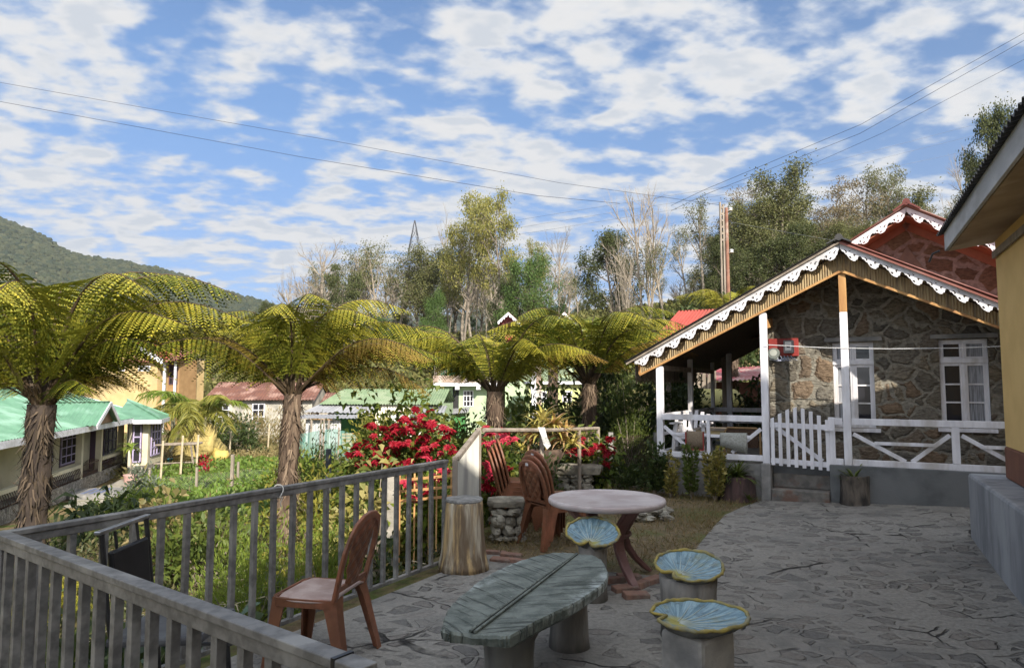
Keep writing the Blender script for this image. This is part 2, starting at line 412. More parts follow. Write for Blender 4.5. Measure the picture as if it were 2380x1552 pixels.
a = t.noise(tcn, .9, 6, .65)[0]; b = t.noise(tcn, 7, 6, .7)[0]; c = t.noise(tcn, .12, 4)[0]
col = t.mix(t.mapr(b, .3, .7), (.20,.145,.085), (.115,.085,.05))
col = t.mix(t.mapr(a, .42, .60), col, t.mix(t.mapr(b, .35, .65), (.10,.125,.03), (.055,.085,.02)))
col = t.mix(t.mapr(c, .5, .62), col, (.26,.19,.09))
p = t.n('ShaderNodeBsdfPrincipled', {'Base Color': col, 'Roughness': .95, 'Specular IOR Level': .1})
t.set(p.inputs['Normal'], t.n('ShaderNodeBump', {'Height': b, 'Strength': .7, 'Distance': .05}).outputs[0])
t.set(out.inputs[0], p.outputs[0]); m_soil = m
gr = MB().np(V, Fq).build('ground', m_soil, smooth=True); tag(gr, kind='structure')

# paved terrace: irregular flat stones set in cement, cracked
def pz(x, y): return .05*np.maximum(0, np.asarray(x)-3.2)*ss(5, 9, y)
lawn = [G(*q) for q in [(1132,1281),(1180,1296),(1260,1308),(1350,1322),(1440,1330),(1530,1338),(1585,1300),(1622,1268),(1655,1228),(1685,1196),(1725,1178),(1790,1160)]]
lawn = [(p.x, p.y) for p in lawn]
m, t, out = _new('stone_paving_in_cement')
tcn = t.n('ShaderNodeTexCoord').outputs['Object']
v0 = t.n('ShaderNodeMapping', {'Vector': tcn, 'Rotation': (0,0,.5), 'Scale': (1.0, 1.25, 1)}).outputs[0]
wn = t.noise(v0, 1.6, 3)[1]; w2 = t.noise(v0, 9, 4)[1]
v = t.vmath('ADD', v0, t.vmath('MULTIPLY', t.vmath('SUBTRACT', wn, (.5,.5,.5)), (.34,.34,0)))
v = t.vmath('ADD', v, t.vmath('MULTIPLY', t.vmath('SUBTRACT', w2, (.5,.5,.5)), (.05,.05,0)))
v = t.vmath('MULTIPLY', v, (1,1,0))
vo = t.n('ShaderNodeTexVoronoi', {'Vector': v, 'Scale': 5.6}, feature='F1')
ve = t.n('ShaderNodeTexVoronoi', {'Vector': v, 'Scale': 5.6}, feature='DISTANCE_TO_EDGE')
cell = t.n('ShaderNodeSeparateColor', {0: vo.outputs['Color']})
big = t.noise(tcn, .7, 5, .6)[0]; fine = t.noise(tcn, 26, 6, .7)[0]; med = t.noise(t.vmath('ADD', tcn, (3,8,0)), 3.4, 6, .65)[0]
edge = ve.outputs['Distance']
inset = t.math('ADD', .075, t.math('MULTIPLY', cell.outputs[0], .14))
stone = t.mapr(edge, inset, t.math('ADD', inset, .035))
stone = t.math('MULTIPLY', stone, t.mapr(cell.outputs[1], .25, .45))
stone = t.math('MULTIPLY', stone, t.mapr(med, .33, .50))
ring = t.math('MULTIPLY', t.mapr(edge, t.math('SUBTRACT', inset, .035), inset), t.mapr(edge, t.math('ADD', inset, .035), t.math('ADD', inset, .01)))
ring = t.math('MULTIPLY', t.math('MULTIPLY', ring, t.mapr(cell.outputs[1], .25, .45)), t.mapr(t.noise(tcn, 2.1, 4)[0], .46, .60))
vc = t.n('ShaderNodeTexVoronoi', {'Vector': t.vmath('MULTIPLY', t.vmath('ADD', v, (11,4,0)), (1,1,0)), 'Scale': .95}, feature='DISTANCE_TO_EDGE')
crack = t.math('MULTIPLY', t.mapr(vc.outputs['Distance'], .010, .003), t.mapr(t.noise(t.vmath('ADD', tcn, (1,5,0)), 1.6, 3)[0], .50, .60))
cem = t.mix(t.mapr(fine, .3, .7), (.30,.284,.252), (.195,.184,.163))
cem = t.mix(t.mapr(big, .42, .66), cem, t.mix(t.mapr(med, .4, .6), (.235,.222,.20), (.155,.15,.138)))
stc = t.mix(cell.outputs[2], (.15,.144,.135), (.235,.21,.185))
stc = t.mix(t.mapr(fine, .3, .75), stc, t.mix(1., stc, (.62,.62,.62), 'MULTIPLY'))
col = t.mix(t.math('MULTIPLY', stone, .8), cem, stc)
col = t.mix(t.math('MULTIPLY', ring, .5), col, (.085,.078,.07))
col = t.mix(t.math('MULTIPLY', crack, .9), col, (.02,.019,.018))
p = t.n('ShaderNodeBsdfPrincipled', {'Base Color': col, 'Roughness': .85, 'Specular IOR Level': .3})
hgt = t.math('ADD', t.math('MULTIPLY', fine, .25), t.math('ADD', t.math('MULTIPLY', stone, .35), t.math('MULTIPLY', med, .9)))
hgt = t.math('SUBTRACT', hgt, t.math('ADD', t.math('MULTIPLY', ring, .5), t.math('MULTIPLY', crack, 1.2)))
t.set(p.inputs['Normal'], t.n('ShaderNodeBump', {'Height': hgt, 'Strength': 1., 'Distance': .05}).outputs[0])
t.set(out.inputs[0], p.outputs[0]); m_pave = m
gx = np.arange(-2.9, 8.2, .1); gy = np.arange(-2.6, 11.4, .1)
def inpoly(px, py, poly):
    ins = np.zeros(np.shape(px), bool); n = len(poly)
    for i in range(n):
        (ax,ay),(bx,by) = poly[i], poly[(i+1)%n]
        ins ^= ((ay > py) != (by > py)) & (px < (bx-ax)*(py-ay)/((by-ay) if by != ay else 1e-9)+ax)
    return ins
edge_rail = [(-2.47,3.20),(-.62,6.45),(-.46,6.62)]
pave_poly = [(-.42,1.60),(-2.47,3.20),(-.62,6.42)] + [(float(x),float(y)) for x,y in lawn] + [(4.2,11.2),(8,9.2),(8,-2.6),(-.6,-2.6)]
# vertices of the outline first, then a triangulated fill through bmesh
import bmesh
def filled(poly, zf, zb, name, mats, sub=None, parent=None):
    bm = bmesh.new()
    vs = [bm.verts.new((x, y, 0)) for x, y in poly]
    es = [bm.edges.new((vs[i], vs[(i+1)%len(vs)])) for i in range(len(vs))]
    bmesh.ops.triangle_fill(bm, use_beauty=True, use_dissolve=False, edges=es)
    if sub:
        for _ in range(sub):
            bmesh.ops.subdivide_edges(bm, edges=[e for e in bm.edges if e.calc_length() > .35], cuts=1, use_grid_fill=False)
            bmesh.ops.triangulate(bm, faces=bm.faces[:])
    for vtx in bm.verts: vtx.co.z = float(zf(vtx.co.x, vtx.co.y))
    bmesh.ops.recalc_face_normals(bm, faces=bm.faces[:])
    if sum(f.normal.z for f in bm.faces) < 0: bmesh.ops.reverse_faces(bm, faces=bm.faces[:])
    be = [e for e in bm.edges if e.is_boundary]
    r = bmesh.ops.extrude_edge_only(bm, edges=be)
    for g in r['geom']:
        if isinstance(g, bmesh.types.BMVert): g.co.z = zb
    me = bpy.data.meshes.new(name); bm.to_mesh(me); bm.free(); me.materials.append(mats)
    return link(name, me, parent)
pv = filled(pave_poly, pz, -.95, 'terrace_paving', m_pave, sub=5); tag(pv, kind='structure')

# dry lawn round the table
lawn_poly = [(p[0], p[1]) for p in lawn] + [(4.0,10.6),(2.4,12.6),(-.30,8.0),(-.55,6.55)]
m_lawn = mat('dry_lawn_soil', (.19,.14,.08), (.12,.095,.055), 12, .95, .8, 40, c3=(.10,.11,.035), s3=1.3, dist=.02)
lw = filled(lawn_poly, lambda x, y: -.006, -.5, 'lawn', m_lawn, sub=2); tag(lw, kind='structure')
rng = np.random.default_rng(5)
P = rng.uniform((-.6,5.4),(4.2,12.6),(60000,2)); P = P[inpoly(P[:,0],P[:,1],lawn_poly)]
keep = rng.uniform(size=len(P)) < np.clip(.55+.45*np.sin(P[:,0]*2.1+P[:,1])*np.sin(P[:,1]*1.7), .25, 1); P = P[keep]
P3 = np.column_stack([P, np.full(len(P), -.008)])
V, Fc = leaf_np(P3, .085, .09, rng, axis=(0,0,.55), spread=.75)
V[:,2] = np.maximum(V[:,2], -.006)
g = MB().np(V, Fc).build('dry_grass', leafmat('dry_grass_blades', [(.26,.185,.085),(.19,.13,.06),(.12,.12,.04),(.31,.23,.12)], .25, .7))
tag(g, 'short dry brown grass covering the lawn under the round table', 'grass', kind='stuff')

# bricks edging the lawn
m_brick = mat('dusty_old_brick', (.26,.15,.11), (.17,.10,.08), 9, .95, .8, 30, c3=(.22,.18,.15), s3=4, dist=.008)
bk0 = None
bricks = [((1425,1352),.25,'low brick beside the nearest table foot'),((1462,1345),.1,'brick lying flat behind the blue leaf stool'),((1452,1372),.35,'dark broken brick sunk in the cement edge'),
          ((1490,1362),.9,'tilted brick in the middle of the brick edging'),((1518,1352),.75,'large pale brick at the right end of the edging'),((1478,1388),.2,'small brick piece in front of the edging'),
          ((1150,1286),-.25,'brick flush with the paving right beside the stump'),((1188,1292),-.2,'long brick between the stump and the leaf table'),((1165,1303),-.35,'brick nearest the foot of the stump'),((1208,1306),-.3,'brick half hidden by the leaf table edge')]
for k, ((bx,by), rz, lab) in enumerate(bricks):
    pt = G(bx, by)
    if bk0 is None:
        bk0 = MB().cbox((0,0,.012), .21, .10, .06).build('brick', m_brick, bevel=.008); o = bk0
    else:
        o = bk0.copy(); COL.objects.link(o)
    o.location = (pt.x, pt.y, 0.0 if by > 1340 else -.012); o.rotation_euler = (.08*(k%3-1), .06*(k%2), rz)
    tag(o, lab, 'brick', 'bricks edging the lawn')

# ---------------------------------------------------------------- stone cottage with the fretted porch
A = G(1930, 1176); C = Plane(A, (1, -.55))
cot = thing('stone_cottage', 'rubble stone cottage with white fretted gable, bamboo frieze and white picket porch', 'cottage', (A.x, A.y, 0), C.rz)
WY = .78                       # porch depth to the stone wall
UA, ZA, SL = .243, 3.74, .522  # roof apex and slope
zr = lambda u: ZA - SL*abs(u-UA)
ZP = .585                      # porch floor
uL, uR = -2.95, 3.44
wins = [(C.hit(1930,796,WY), C.hit(2037,992,WY)), (C.hit(2181,790,WY), C.hit(2302,985,WY))]
wr = [(wins[0][0][0]+.02, wins[0][1][0], 1.06, 2.345), (wins[1][0][0], wins[1][1][0]+.02, 1.10, 2.35)]
wl = -.88
holes = [[(a,b2),(b,b2),(b,t2),(a,t2)] for a,b,b2,t2 in wr]
cutout('wall', [(wl,.02),(3.3,.02),(3.3,zr(3.3)-.10),(UA,ZA-.10),(wl,zr(wl)-.10)], holes, .14, m_stone, cot, y=WY+.14)
MB().box(wl, wl+.26, WY+.285, 2.6, .02, zr(wl)-.10).build('side_wall', m_stone, cot); MB().box(3.04, 3.3, WY+.285, 2.6, .02, zr(3.3)-.12).build('side_wall', m_stone, cot)
for k,(a,b,z0,z1) in enumerate(wr):
    fy = WY+.07; tz = z1-.30
    f = MB()
    f.box(a,b,fy,fy+.07,z1-.04,z1).box(a,a+.034,fy,fy+.07,z0,z1-.04).box(b-.034,b,fy,fy+.07,z0,z1-.04).box(a+.034,b-.034,fy,fy+.07,z0,z0+.04)
    f.box(a-.01,b+.01,fy-.02,fy+.068,tz-.035,tz+.03)
    mid = (a+b)/2
    f.box(mid-.018,mid+.018,fy+.004,fy+.066,z0+.04,tz-.035).box(mid-.016,mid+.016,fy+.004,fy+.066,tz+.03,z1-.04)
    for (p,q) in ((a+.034,mid-.018),(mid+.018,b-.034)):
        f.box(p,p+.03,fy+.008,fy+.06,z0+.04,tz-.035).box(q-.03,q,fy+.008,fy+.06,z0+.04,tz-.035)
        f.box(p+.03,q-.03,fy+.008,fy+.06,z0+.04,z0+.09).box(p+.03,q-.03,fy+.008,fy+.06,tz-.075,tz-.035)
        h_ = (tz-z0-.18)/3
        for j in (1,2): f.box(p+.03,q-.03,fy+.015,fy+.05,z0+.10+j*h_-.012,z0+.10+j*h_+.012)
        f.box(p,q,fy+.008,fy+.055,tz+.03,tz+.055).box(p,q,fy+.008,fy+.055,z1-.065,z1-.04).box(p,p+.025,fy+.008,fy+.055,tz+.055,z1-.065).box(q-.025,q,fy+.008,fy+.055,tz+.055,z1-.065)
    wf = f.build('window', m_whitewood, cot, bevel=.004)
    gl = MB().box(a+.03,mid,fy+.035,fy+.043,z0+.03,z1-.03); gl.build('pane', m_curtain if k == 0 else m_glass, wf)
    MB().box(mid,b-.03,fy+.035,fy+.043,z0+.03,z1-.03).build('pane', m_glass if k == 0 else m_curtain, wf)
    MB().box(a-.05,b+.06,WY-.07,WY+.066,z0-.055,z0-.002).build('sill', m_whitewood, wf, bevel=.005)
    MB().box(a-.10,b+.12,WY-.05,WY+.05,z1+.012,z1+.075).build('lintel', m_concrete, cot, bevel=.006)
rm = MB().box(-.6,3.0,1.6,1.7,.6,2.6).build('room_back', mat('dim_room_wall',(.16,.10,.06),(.12,.08,.05),3), cot)
MB().box(-.4,.9,1.5,1.56,.98,1.28).box(1.35,2.2,1.48,1.55,.95,2.0).build('room_furniture', mat('warm_wood_furniture',(.38,.19,.07),(.28,.13,.05),5), cot)
# roof
for sgn in (-1, 1):
    ue = UA + sgn*3.19; ze = zr(ue)
    a, b, c, d = (ue,-.205,ze),(ue,5.6,ze),(UA,5.6,ZA+.01),(UA,-.205,ZA+.01)
    if sgn > 0: a, b, c, d = b, a, d, c
    MB().corr(a,b,c,d, 60, .012).build('roof', m_maroonroof if sgn > 0 else m_blackroof, cot)
    MB().bar((ue+sgn*-.03,-.185,ze-.035),(UA,-.185,ZA-.03),.025,.028).build('verge_trim', m_maroonroof if sgn > 0 else m_oldwood, cot)
MB().tube([(UA,-.24,ZA+.035),(UA,-.1,ZA+.04),(UA,5.6,ZA+.04)],[.05,.055,.055],8).bar((UA-.16,-.215,ZA-.045),(UA,-.215,ZA+.035),.05,.02).bar((UA+.16,-.215,ZA-.045),(UA,-.215,ZA+.035),.05,.02).build('ridge_cap', m_blackroof, cot)
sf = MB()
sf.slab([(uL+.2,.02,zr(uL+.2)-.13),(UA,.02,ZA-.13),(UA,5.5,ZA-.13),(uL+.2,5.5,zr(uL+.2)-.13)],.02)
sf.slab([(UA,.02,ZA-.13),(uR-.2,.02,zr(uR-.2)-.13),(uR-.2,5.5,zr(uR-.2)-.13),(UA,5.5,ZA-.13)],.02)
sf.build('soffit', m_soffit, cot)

def circ(cx, cz, r, n=12, a0=0., a1=2*PI): return [(cx+r*math.cos(a0+(a1-a0)*i/n), cz+r*math.sin(a0+(a1-a0)*i/n)) for i in range(n)]
def crescent(cx, cz, r, rot):
    pts = [(r*math.cos(a), r*math.sin(a)) for a in np.linspace(.55, 2*PI-.55, 14)]
    q = math.sin(.55)*r; ox = r*math.cos(.55)
    inn = [(ox*.62 + .0 + .62*r*math.cos(a), .72*r*math.sin(a)) for a in np.linspace(2*PI-.95, .95, 10)]
    cr, sr = math.cos(rot), math.sin(rot)
    return [(cx + x*cr - z*sr, cz + x*sr + z*cr) for x, z in pts + inn]
def fretboard(root, ua, za, ulen, slope, sgn, y, material, pitch=.245, strip=.115, name='bargeboard', tk=.008, sc_=1.):
    """one raking board; sgn -1 runs down to the left of the apex, +1 to the right"""
    n = int(round(ulen/pitch)); pitch = ulen/n
    prof = [(0,.088),(.06,.09),(.13,.112),(.20,.108),(.27,.132),(.36,.138),(.43,.165),(.52,.184),(.66,.190),(.76,.184),(.80,.160),(.88,.145),(.90,.112),(.95,.094)]
    top = [(0.,0.),(ulen,0.)]; low = []; hs = []
    for k in range(n):
        for s_, t_ in (prof if sgn > 0 else [(1-a_, b_) for a_, b_ in prof[::-1]]): low.append(((k+s_)*pitch, t_*sc_))
        b = k*pitch; M_ = (lambda x: x) if sgn > 0 else (lambda x, b=b: 2*b + pitch - x)
        h0 = len(hs)
        hs.append([(b+x*pitch, t_) for x, t_ in [(.44,.058),(.50,.078),(.56,.058)]])
        hs.append([(b+(.52+x)*pitch, .152+z) for x, z in [(0,-.018),(.075,0),(0,.018),(-.075,0)]])
        hs.append([(b+.28*pitch+x, .098+z) for x, z in crescent(0,0,.021,2.6)])
        hs.append([(b+.76*pitch+x, .102+z) for x, z in crescent(0,0,.021,.6)])
        hs[h0:] = [[(M_(x), z_) for x, z_ in h] for h in hs[h0:]]
    low.append((ulen, .088))
    f = lambda s_, t_: (ua + sgn*s_, za - slope*s_ - t_)
    outer = [f(*q) for q in top] + [f(*q) for q in low[::-1]]
    hs = [[f(x, t_*1.0) for x, t_ in h] for h in hs]
    return cutout(name, outer, hs, tk, material, root, y=y)
fretboard(cot, UA, ZA-.03, 3.03, SL, -1, -.145, m_white)
fretboard(cot, UA, ZA-.03, 3.03, SL, 1, -.145, m_white)
# bamboo frieze with wooden edge
zb = lambda u: 3.337 - .487*abs(u-UA)
for sgn in (-1, 1):
    ue = UA + sgn*3.0
    a, b, c, d = (ue,.03,zb(ue)),(UA,.03,zb(UA)),(UA,.03,ZA-.06),(ue,.03,zr(ue)-.03)
    if sgn > 0: a, b, c, d = (UA,.03,zb(UA)),(ue,.03,zb(ue)),(ue,.03,zr(ue)-.03),(UA,.03,ZA-.06)
    MB().corr(a,b,c,d, 86, .0085, .012, 6).build('bamboo_frieze', m_bamboo, cot)
    MB().bar((ue,-.005,zb(ue)-.012),(UA-sgn*-.0,-.005,zb(UA)-.012),.035,.035).build('frieze_batten', m_rawwood, cot, bevel=.004)
MB().bar((UA-3.0,0,zb(UA-3)),(UA-3.0,0,zr(UA-3)-.03),.03,.03).build('frieze_end', m_rawwood, cot)
# posts
for u, zt in ((-2.44, zb(-2.44)-.03), (-.84, zb(-.84)-.03)):
    MB().bar((u,.06,ZP-.04 if u < -1 else .02+.5),(u,.06,zt),.10,.10,(0,1,0)).build('post', m_whitewood, cot, bevel=.006)
MB().bar((.25,.06,ZP-.02),(.25,.06,2.74),.10,.10,(0,1,0)).build('post', m_whitewood, cot, bevel=.006)
MB().bar((.25,.06,2.742),(.25,.06,zb(.25)-.02),.098,.098,(0,1,0)).build('post_top', m_rawwood, cot, bevel=.006)
MB().bar((-.84,.12,2.62),(-.84,WY+.02,2.70),.07,.14).build('tie_beam', m_rawwood, cot, bevel=.005)
VB = 3.83
for u, y, s_ in ((-2.44,1.99,.085),(-2.44,VB,.07),(-2.1,VB,.10)):
    MB().bar((u,y,ZP-.04),(u,y,zr(u)-.16),s_,s_,(0,1,0)).build('post', m_whitewood, cot, bevel=.006)
MB().bar((-2.44,.12,1.98),(-2.44,VB,1.98),.06,.08).build('eave_beam', m_oldwood, cot)
# eave fringe along the verandah
pts = [(0,1.98),(0,1.86)]; fr = []
for k in range(40): fr += [(k*.1,1.86-.02*(k%3)),(k*.1+.05,1.72+.03*(k%2))]
cu = cutout('eave_fringe', [(0,2.03)]+fr+[(4.0,1.86),(4.0,2.03)], [], .008, m_oldwood, cot)
me = cu.data; co = np.empty(len(me.vertices)*3); me.vertices.foreach_get('co', co); co = co.reshape(-1,3)
me.vertices.foreach_set('co', np.stack([-2.86-co[:,1], co[:,0]+.1, co[:,2]],1).ravel()); me.update()
# porch floor and plinth
pl = MB().box(.012,3.3,-.06,.845,-.3,ZP).build('plinth', m_darkplaster, cot, bevel=.01)
MB().box(-2.55,-.92,.02,4.0,-.5,ZP-.05).box(-.92,.008,.30,.845,-.2,ZP-.06).build('verandah_base', m_concrete, cot)
MB().box(-.91,-.775,-.08,.295,-.3,ZP-.03).build('gate_pillar', m_concrete, cot, bevel=.012)
MB().box(-.77,.008,-.10,.29,-.1,.20).box(-.77,.008,.12,.295,.202,.40).build('step', mat('stained_step_concrete',(.20,.185,.165),(.12,.115,.105),7,.95,.7,25,c3=(.16,.10,.075),s3=3,dist=.015), cot, bevel=.015)
MB().box(-.77,.008,.2,.297,.402,.50).build('threshold', m_darkplaster, cot)
# porch rails
def railpart(segs, w=.05, h=.07):
    b = MB()
    for a, c, ww, hh in segs: b.bar((a[0],a[1] if len(a) == 3 else 0.03,a[-1]),(c[0],c[1] if len(c) == 3 else 0.03,c[-1]),ww,hh)
    return b
b = railpart([((-2.40,.03,1.20),(-.89,.03,1.20),.05,.09),((-2.40,.03,.62),(-.89,.03,.62),.055,.085)])
b.build('top_and_bottom_rail', m_whitewood, cot, bevel=.005)
b = MB(); b.bar((-1.68,.03,.665),(-1.68,.03,1.154),.05,.05,(0,1,0))
b.bar((-2.38,.045,1.05),(-1.95,.045,.68),.025,.055).bar((-.91,.045,1.05),(-1.34,.045,.68),.025,.055)
b.bar((-2.24,.03,.935),(-1.71,.03,.935),.035,.045).bar((-1.65,.03,.925),(-1.06,.03,.925),.035,.045)
b.build('rail_brace', m_whitewood, cot, bevel=.004)
b = railpart([((.09,.03,1.19),(.19,.03,1.19),.05,.09),((.305,.03,1.19),(3.2,.03,1.19),.05,.09),((.012,.03,.625),(.19,.03,.625),.055,.085),((.305,.03,.625),(3.2,.03,.625),.055,.085)])
b.build('top_and_bottom_rail', m_whitewood, cot, bevel=.005)
MB().bar((.05,.03,.50),(.05,.03,1.245),.085,.07,(0,1,0)).build('gate_post', m_whitewood, cot, bevel=.006)
b = MB(); b.bar((1.53,.03,.67),(1.53,.03,1.143),.09,.06,(0,1,0))
b.bar((.32,.045,1.02),(.95,.045,.665),.025,.055).bar((1.47,.045,1.04),(1.02,.045,.665),.025,.055).bar((1.60,.045,1.04),(2.2,.045,.665),.025,.055)
b.bar((.58,.03,.90),(1.30,.03,.90),.035,.045).bar((1.80,.03,.90),(2.5,.03,.90),.035,.045)
b.build('rail_brace', m_whitewood, cot, bevel=.004)
b = MB(); b.bar((-2.44,.12,1.20),(-2.44,VB,1.20),.05,.09).bar((-2.44,VB,1.20),(-.9,VB,1.20),.05,.09).bar((-2.44,.12,.92),(-2.44,VB,.92),.035,.05).bar((-2.44,VB,.95),(-.9,VB,.95),.035,.05)
b.bar((-2.44,.12,.62),(-2.44,VB,.62),.05,.08).bar((-2.44,VB,.62),(-.9,VB,.62),.05,.08).bar((-1.4,VB,.62),(-1.4,VB,1.2),.05,.05,(0,1,0)).bar((-2.44,1.0,.62),(-2.44,1.0,1.2),.05,.05,(0,1,0))
b.build('verandah_rail', m_whitewood, cot, bevel=.005)
# gate
gt = MB(); gy = -.02
gt.bar((-.775,gy+.03,1.12),(-.0,gy+.03,1.10),.025,.075).bar((-.775,gy+.03,.60),(-.0,gy+.03,.575),.025,.075).bar((-.72,gy+.055,1.10),(-.08,gy+.055,.62),.022,.06)
gate = gt.build('gate', m_whitewood, cot, bevel=.004)
hts = [1.22,1.285,1.345,1.375,1.375,1.335,1.28,1.22]
for k, hh in enumerate(hts):
    u = -.765 + k*.105; z0 = .535 - k*.006
    MB().add([(u,gy,z0),(u+.05,gy,z0),(u+.05,gy+.017,z0),(u,gy+.017,z0),(u,gy,hh-.01),(u+.05,gy,hh+.012*(1 if k<4 else -1)),(u+.05,gy+.017,hh+.012*(1 if k<4 else -1)),(u,gy+.017,hh-.01)],
             [(0,3,2,1),(4,5,6,7),(0,1,5,4),(1,2,6,5),(2,3,7,6),(3,0,4,7)]).build('picket', m_whitewood, gate, bevel=.003)
MB().cbox((.02,-.035,1.07),.12,.03,.03).build('latch', m_whitewood, gate)

# things on the porch
def cl(u, y, z): 
    ca, sa = math.cos(C.rz), math.sin(C.rz); return Vector((A.x+u*ca-y*sa, A.y+u*sa+y*ca, z))
p0 = cl(-.64, WY-.02, 2.0)
mbd = thing('meter_board', 'red wooden board with two electricity meters on the sunlit stone wall', 'meter board', p0, C.rz)
MB().box(-.23,.21,-.02,.018,.155,.435).build('board', mat('red_board_paint',(.33,.045,.035),(.26,.035,.03),5,.6), mbd, bevel=.004)
mt = MB().box(.0,.15,-.10,-.02,.20,.40).build('meter', mat('grey_meter_case',(.24,.25,.25),(.18,.19,.19),5,.4), mbd, bevel=.012)
MB().box(.025,.115,-.108,-.1,.24,.375).build('dial', mat('white_dial',(.75,.75,.72),(.65,.65,.62),5,.4), mt)
MB().box(.05,.10,-.112,-.108,.285,.32).build('display', m_black, mt)
mt = MB().tube([(-.15,-.10,.20),(-.15,-.02,.20)],[.085,.095],14).box(-.21,-.09,-.085,-.02,.10,.16).build('meter', mat('glass_meter_cover',(.20,.22,.20),(.14,.16,.15),5,.15), mbd)
MB().tube([(-.15,-.104,.21),(-.15,-.1,.21)],.055,14).build('dial', mat('grey_dial',(.45,.47,.42),(.35,.37,.33),5,.4), mt)
cb = MB()
for k in range(7):
    cb.tube([(-.2+.05*k,-.06,.16),(-.19+.055*k,-.07,.10-.012*(k%3)),(-.1+.05*k,-.06,.08+.01*(k%2)),(.02+.02*k,-.05,.13)],.006,5)
cb.build('cable_loop', mat('pale_blue_cable',(.30,.33,.45),(.42,.42,.44),5,.5), mbd)
def hang(name, label, cat, u0, u1, ztop, drop, material, skew=0., edge=None):
    o = thing(name, label, cat, cl((u0+u1)/2, .02, ZP), C.rz)
    w_ = (u1-u0)/2; n = 10; vs = []; 
    prof = [(-.012,-drop*.98),(-.018,-drop*.5),(-.02,-.02),(.0,.012),(.045,.012),(.07,-.02),(.072,-drop*.5),(.075,-drop*.8)]
    for i in range(n+1):
        f = i/n
        for j,(yy,dz) in enumerate(prof):
            k = .004*math.sin(f*9+j)
            vs.append((-w_+2*w_*f, yy-.012+k, ztop-ZP+dz*(1+skew*f)))
    m_ = len(prof)
    fs = [(i*m_+j,(i+1)*m_+j,(i+1)*m_+j+1,i*m_+j+1) for i in range(n) for j in range(m_-1)]
    q = MB().add(vs,fs).build('cloth', material, o, smooth=True)
    s_ = q.modifiers.new('thick','SOLIDIFY'); s_.thickness = .012
    if edge:
        MB().bar((-w_,-.034,ztop-ZP-.0),(-w_,-.03,ztop-ZP-drop),.02,.02).bar((w_,-.034,ztop-ZP),(w_,-.03,ztop-ZP-drop),.02,.02).bar((-w_,-.032,ztop-ZP-drop),(w_,-.032,ztop-ZP-drop),.02,.02).build('binding', edge, o)
    return o
hang('door_mat','brown door mat with red binding hung over the porch rail','mat',-2.02,-1.75,.975,.27,mat('brown_mat',(.26,.20,.14),(.19,.145,.10),60,.95,.6,120),0,mat('red_binding',(.30,.05,.04),None,5))
hang('towel','pale grey towel hung crookedly over the porch rail','towel',-1.50,-1.11,.965,.19,mat('grey_towel',(.42,.42,.38),(.30,.30,.27),40,.95,.6,120),.55)
lt = thing('porch_table','small square raw wood table standing on the porch','table',cl(-1.75,.85,ZP-.05),C.rz)
MB().box(-.30,.30,-.25,.25,.43,.46).build('top', m_oldwood, lt, bevel=.004)
MB().box(-.27,.27,-.23,-.2,.34,.428).box(-.27,.27,.2,.23,.34,.428).box(-.27,-.24,-.2,.2,.34,.428).box(.24,.27,-.2,.2,.34,.428).build('apron', mat('pale_pine',(.52,.40,.20),(.44,.33,.16),6,.6), lt)
for a in (-1,1):
    for c in (-1,1): MB().box(a*.25-.03,a*.25+.03,c*.21-.03,c*.21+.03,0,.338).build('leg', MATS['pale_pine'], lt, bevel=.003)
ac = thing('garden_armchair','white slatted wooden armchair behind the left end of the porch rail','armchair',cl(-2.12,.75,ZP-.05),C.rz)
MB().cbox((0,0,.33),.42,.46,.035,0,.12).build('seat', m_whitewood, ac, bevel=.004)
b = MB()
for k in range(5): b.bar((-.18+.09*k,.22,.30),(-.2+.1*k,.36,.74-.03*abs(k-2)),.06,.016,(0,1,0))
b.build('backrest', m_whitewood, ac, bevel=.003)
for s_ in (-1,1):
    MB().bar((s_*.25,-.26,0),(s_*.23,-.16,.52),.055,.03,(0,1,0)).build('leg', m_whitewood, ac); MB().bar((s_*.25,.36,0),(s_*.23,.18,.5),.055,.03,(0,1,0)).build('leg', m_whitewood, ac)
    MB().cbox((s_*.25,0,.535),.09,.56,.025).build('armrest', m_whitewood, ac, bevel=.004)
wk = thing('wicker_chair','dark wicker chair with a rounded back under the porch roof','chair',cl(-1.25,.5,ZP-.05),C.rz)
m_wick = mat('dark_wicker',(.10,.055,.03),(.055,.03,.018),40,.6,.7,60); 
b = MB().tube([(-.27,-.1,.0),(-.27,-.1,.42),(-.22,-.1,.5),(.22,-.1,.5),(.27,-.1,.42),(.27,-.1,0)],.016,8); b.build('arched_frame', mat('cane',(.34,.21,.09),None,8,.4), wk)
MB().box(-.24,.24,-.10,-.075,.2,.485).build('backrest', m_wick, wk); MB().box(-.25,.25,-.07,.36,.2,.27).build('seat', m_wick, wk, bevel=.02)
for s_ in (-1,1): MB().box(s_*.23-.02,s_*.23+.02,.3,.34,0,.2).build('leg', m_wick, wk)
line = MB().tube([cl(-.8,-.02,2.30),cl(.0,.0,2.235),cl(.8,.02,2.20),cl(1.6,.02,2.19),cl(3.0,.02,2.22)],.006,5)
tag(line.build('clothes_line', mat('pale_cord',(.6,.6,.6),None,5), loc=cl(-.8,-.02,2.30)), 'thin pale cord strung across the stone wall in front of the windows', 'cord')

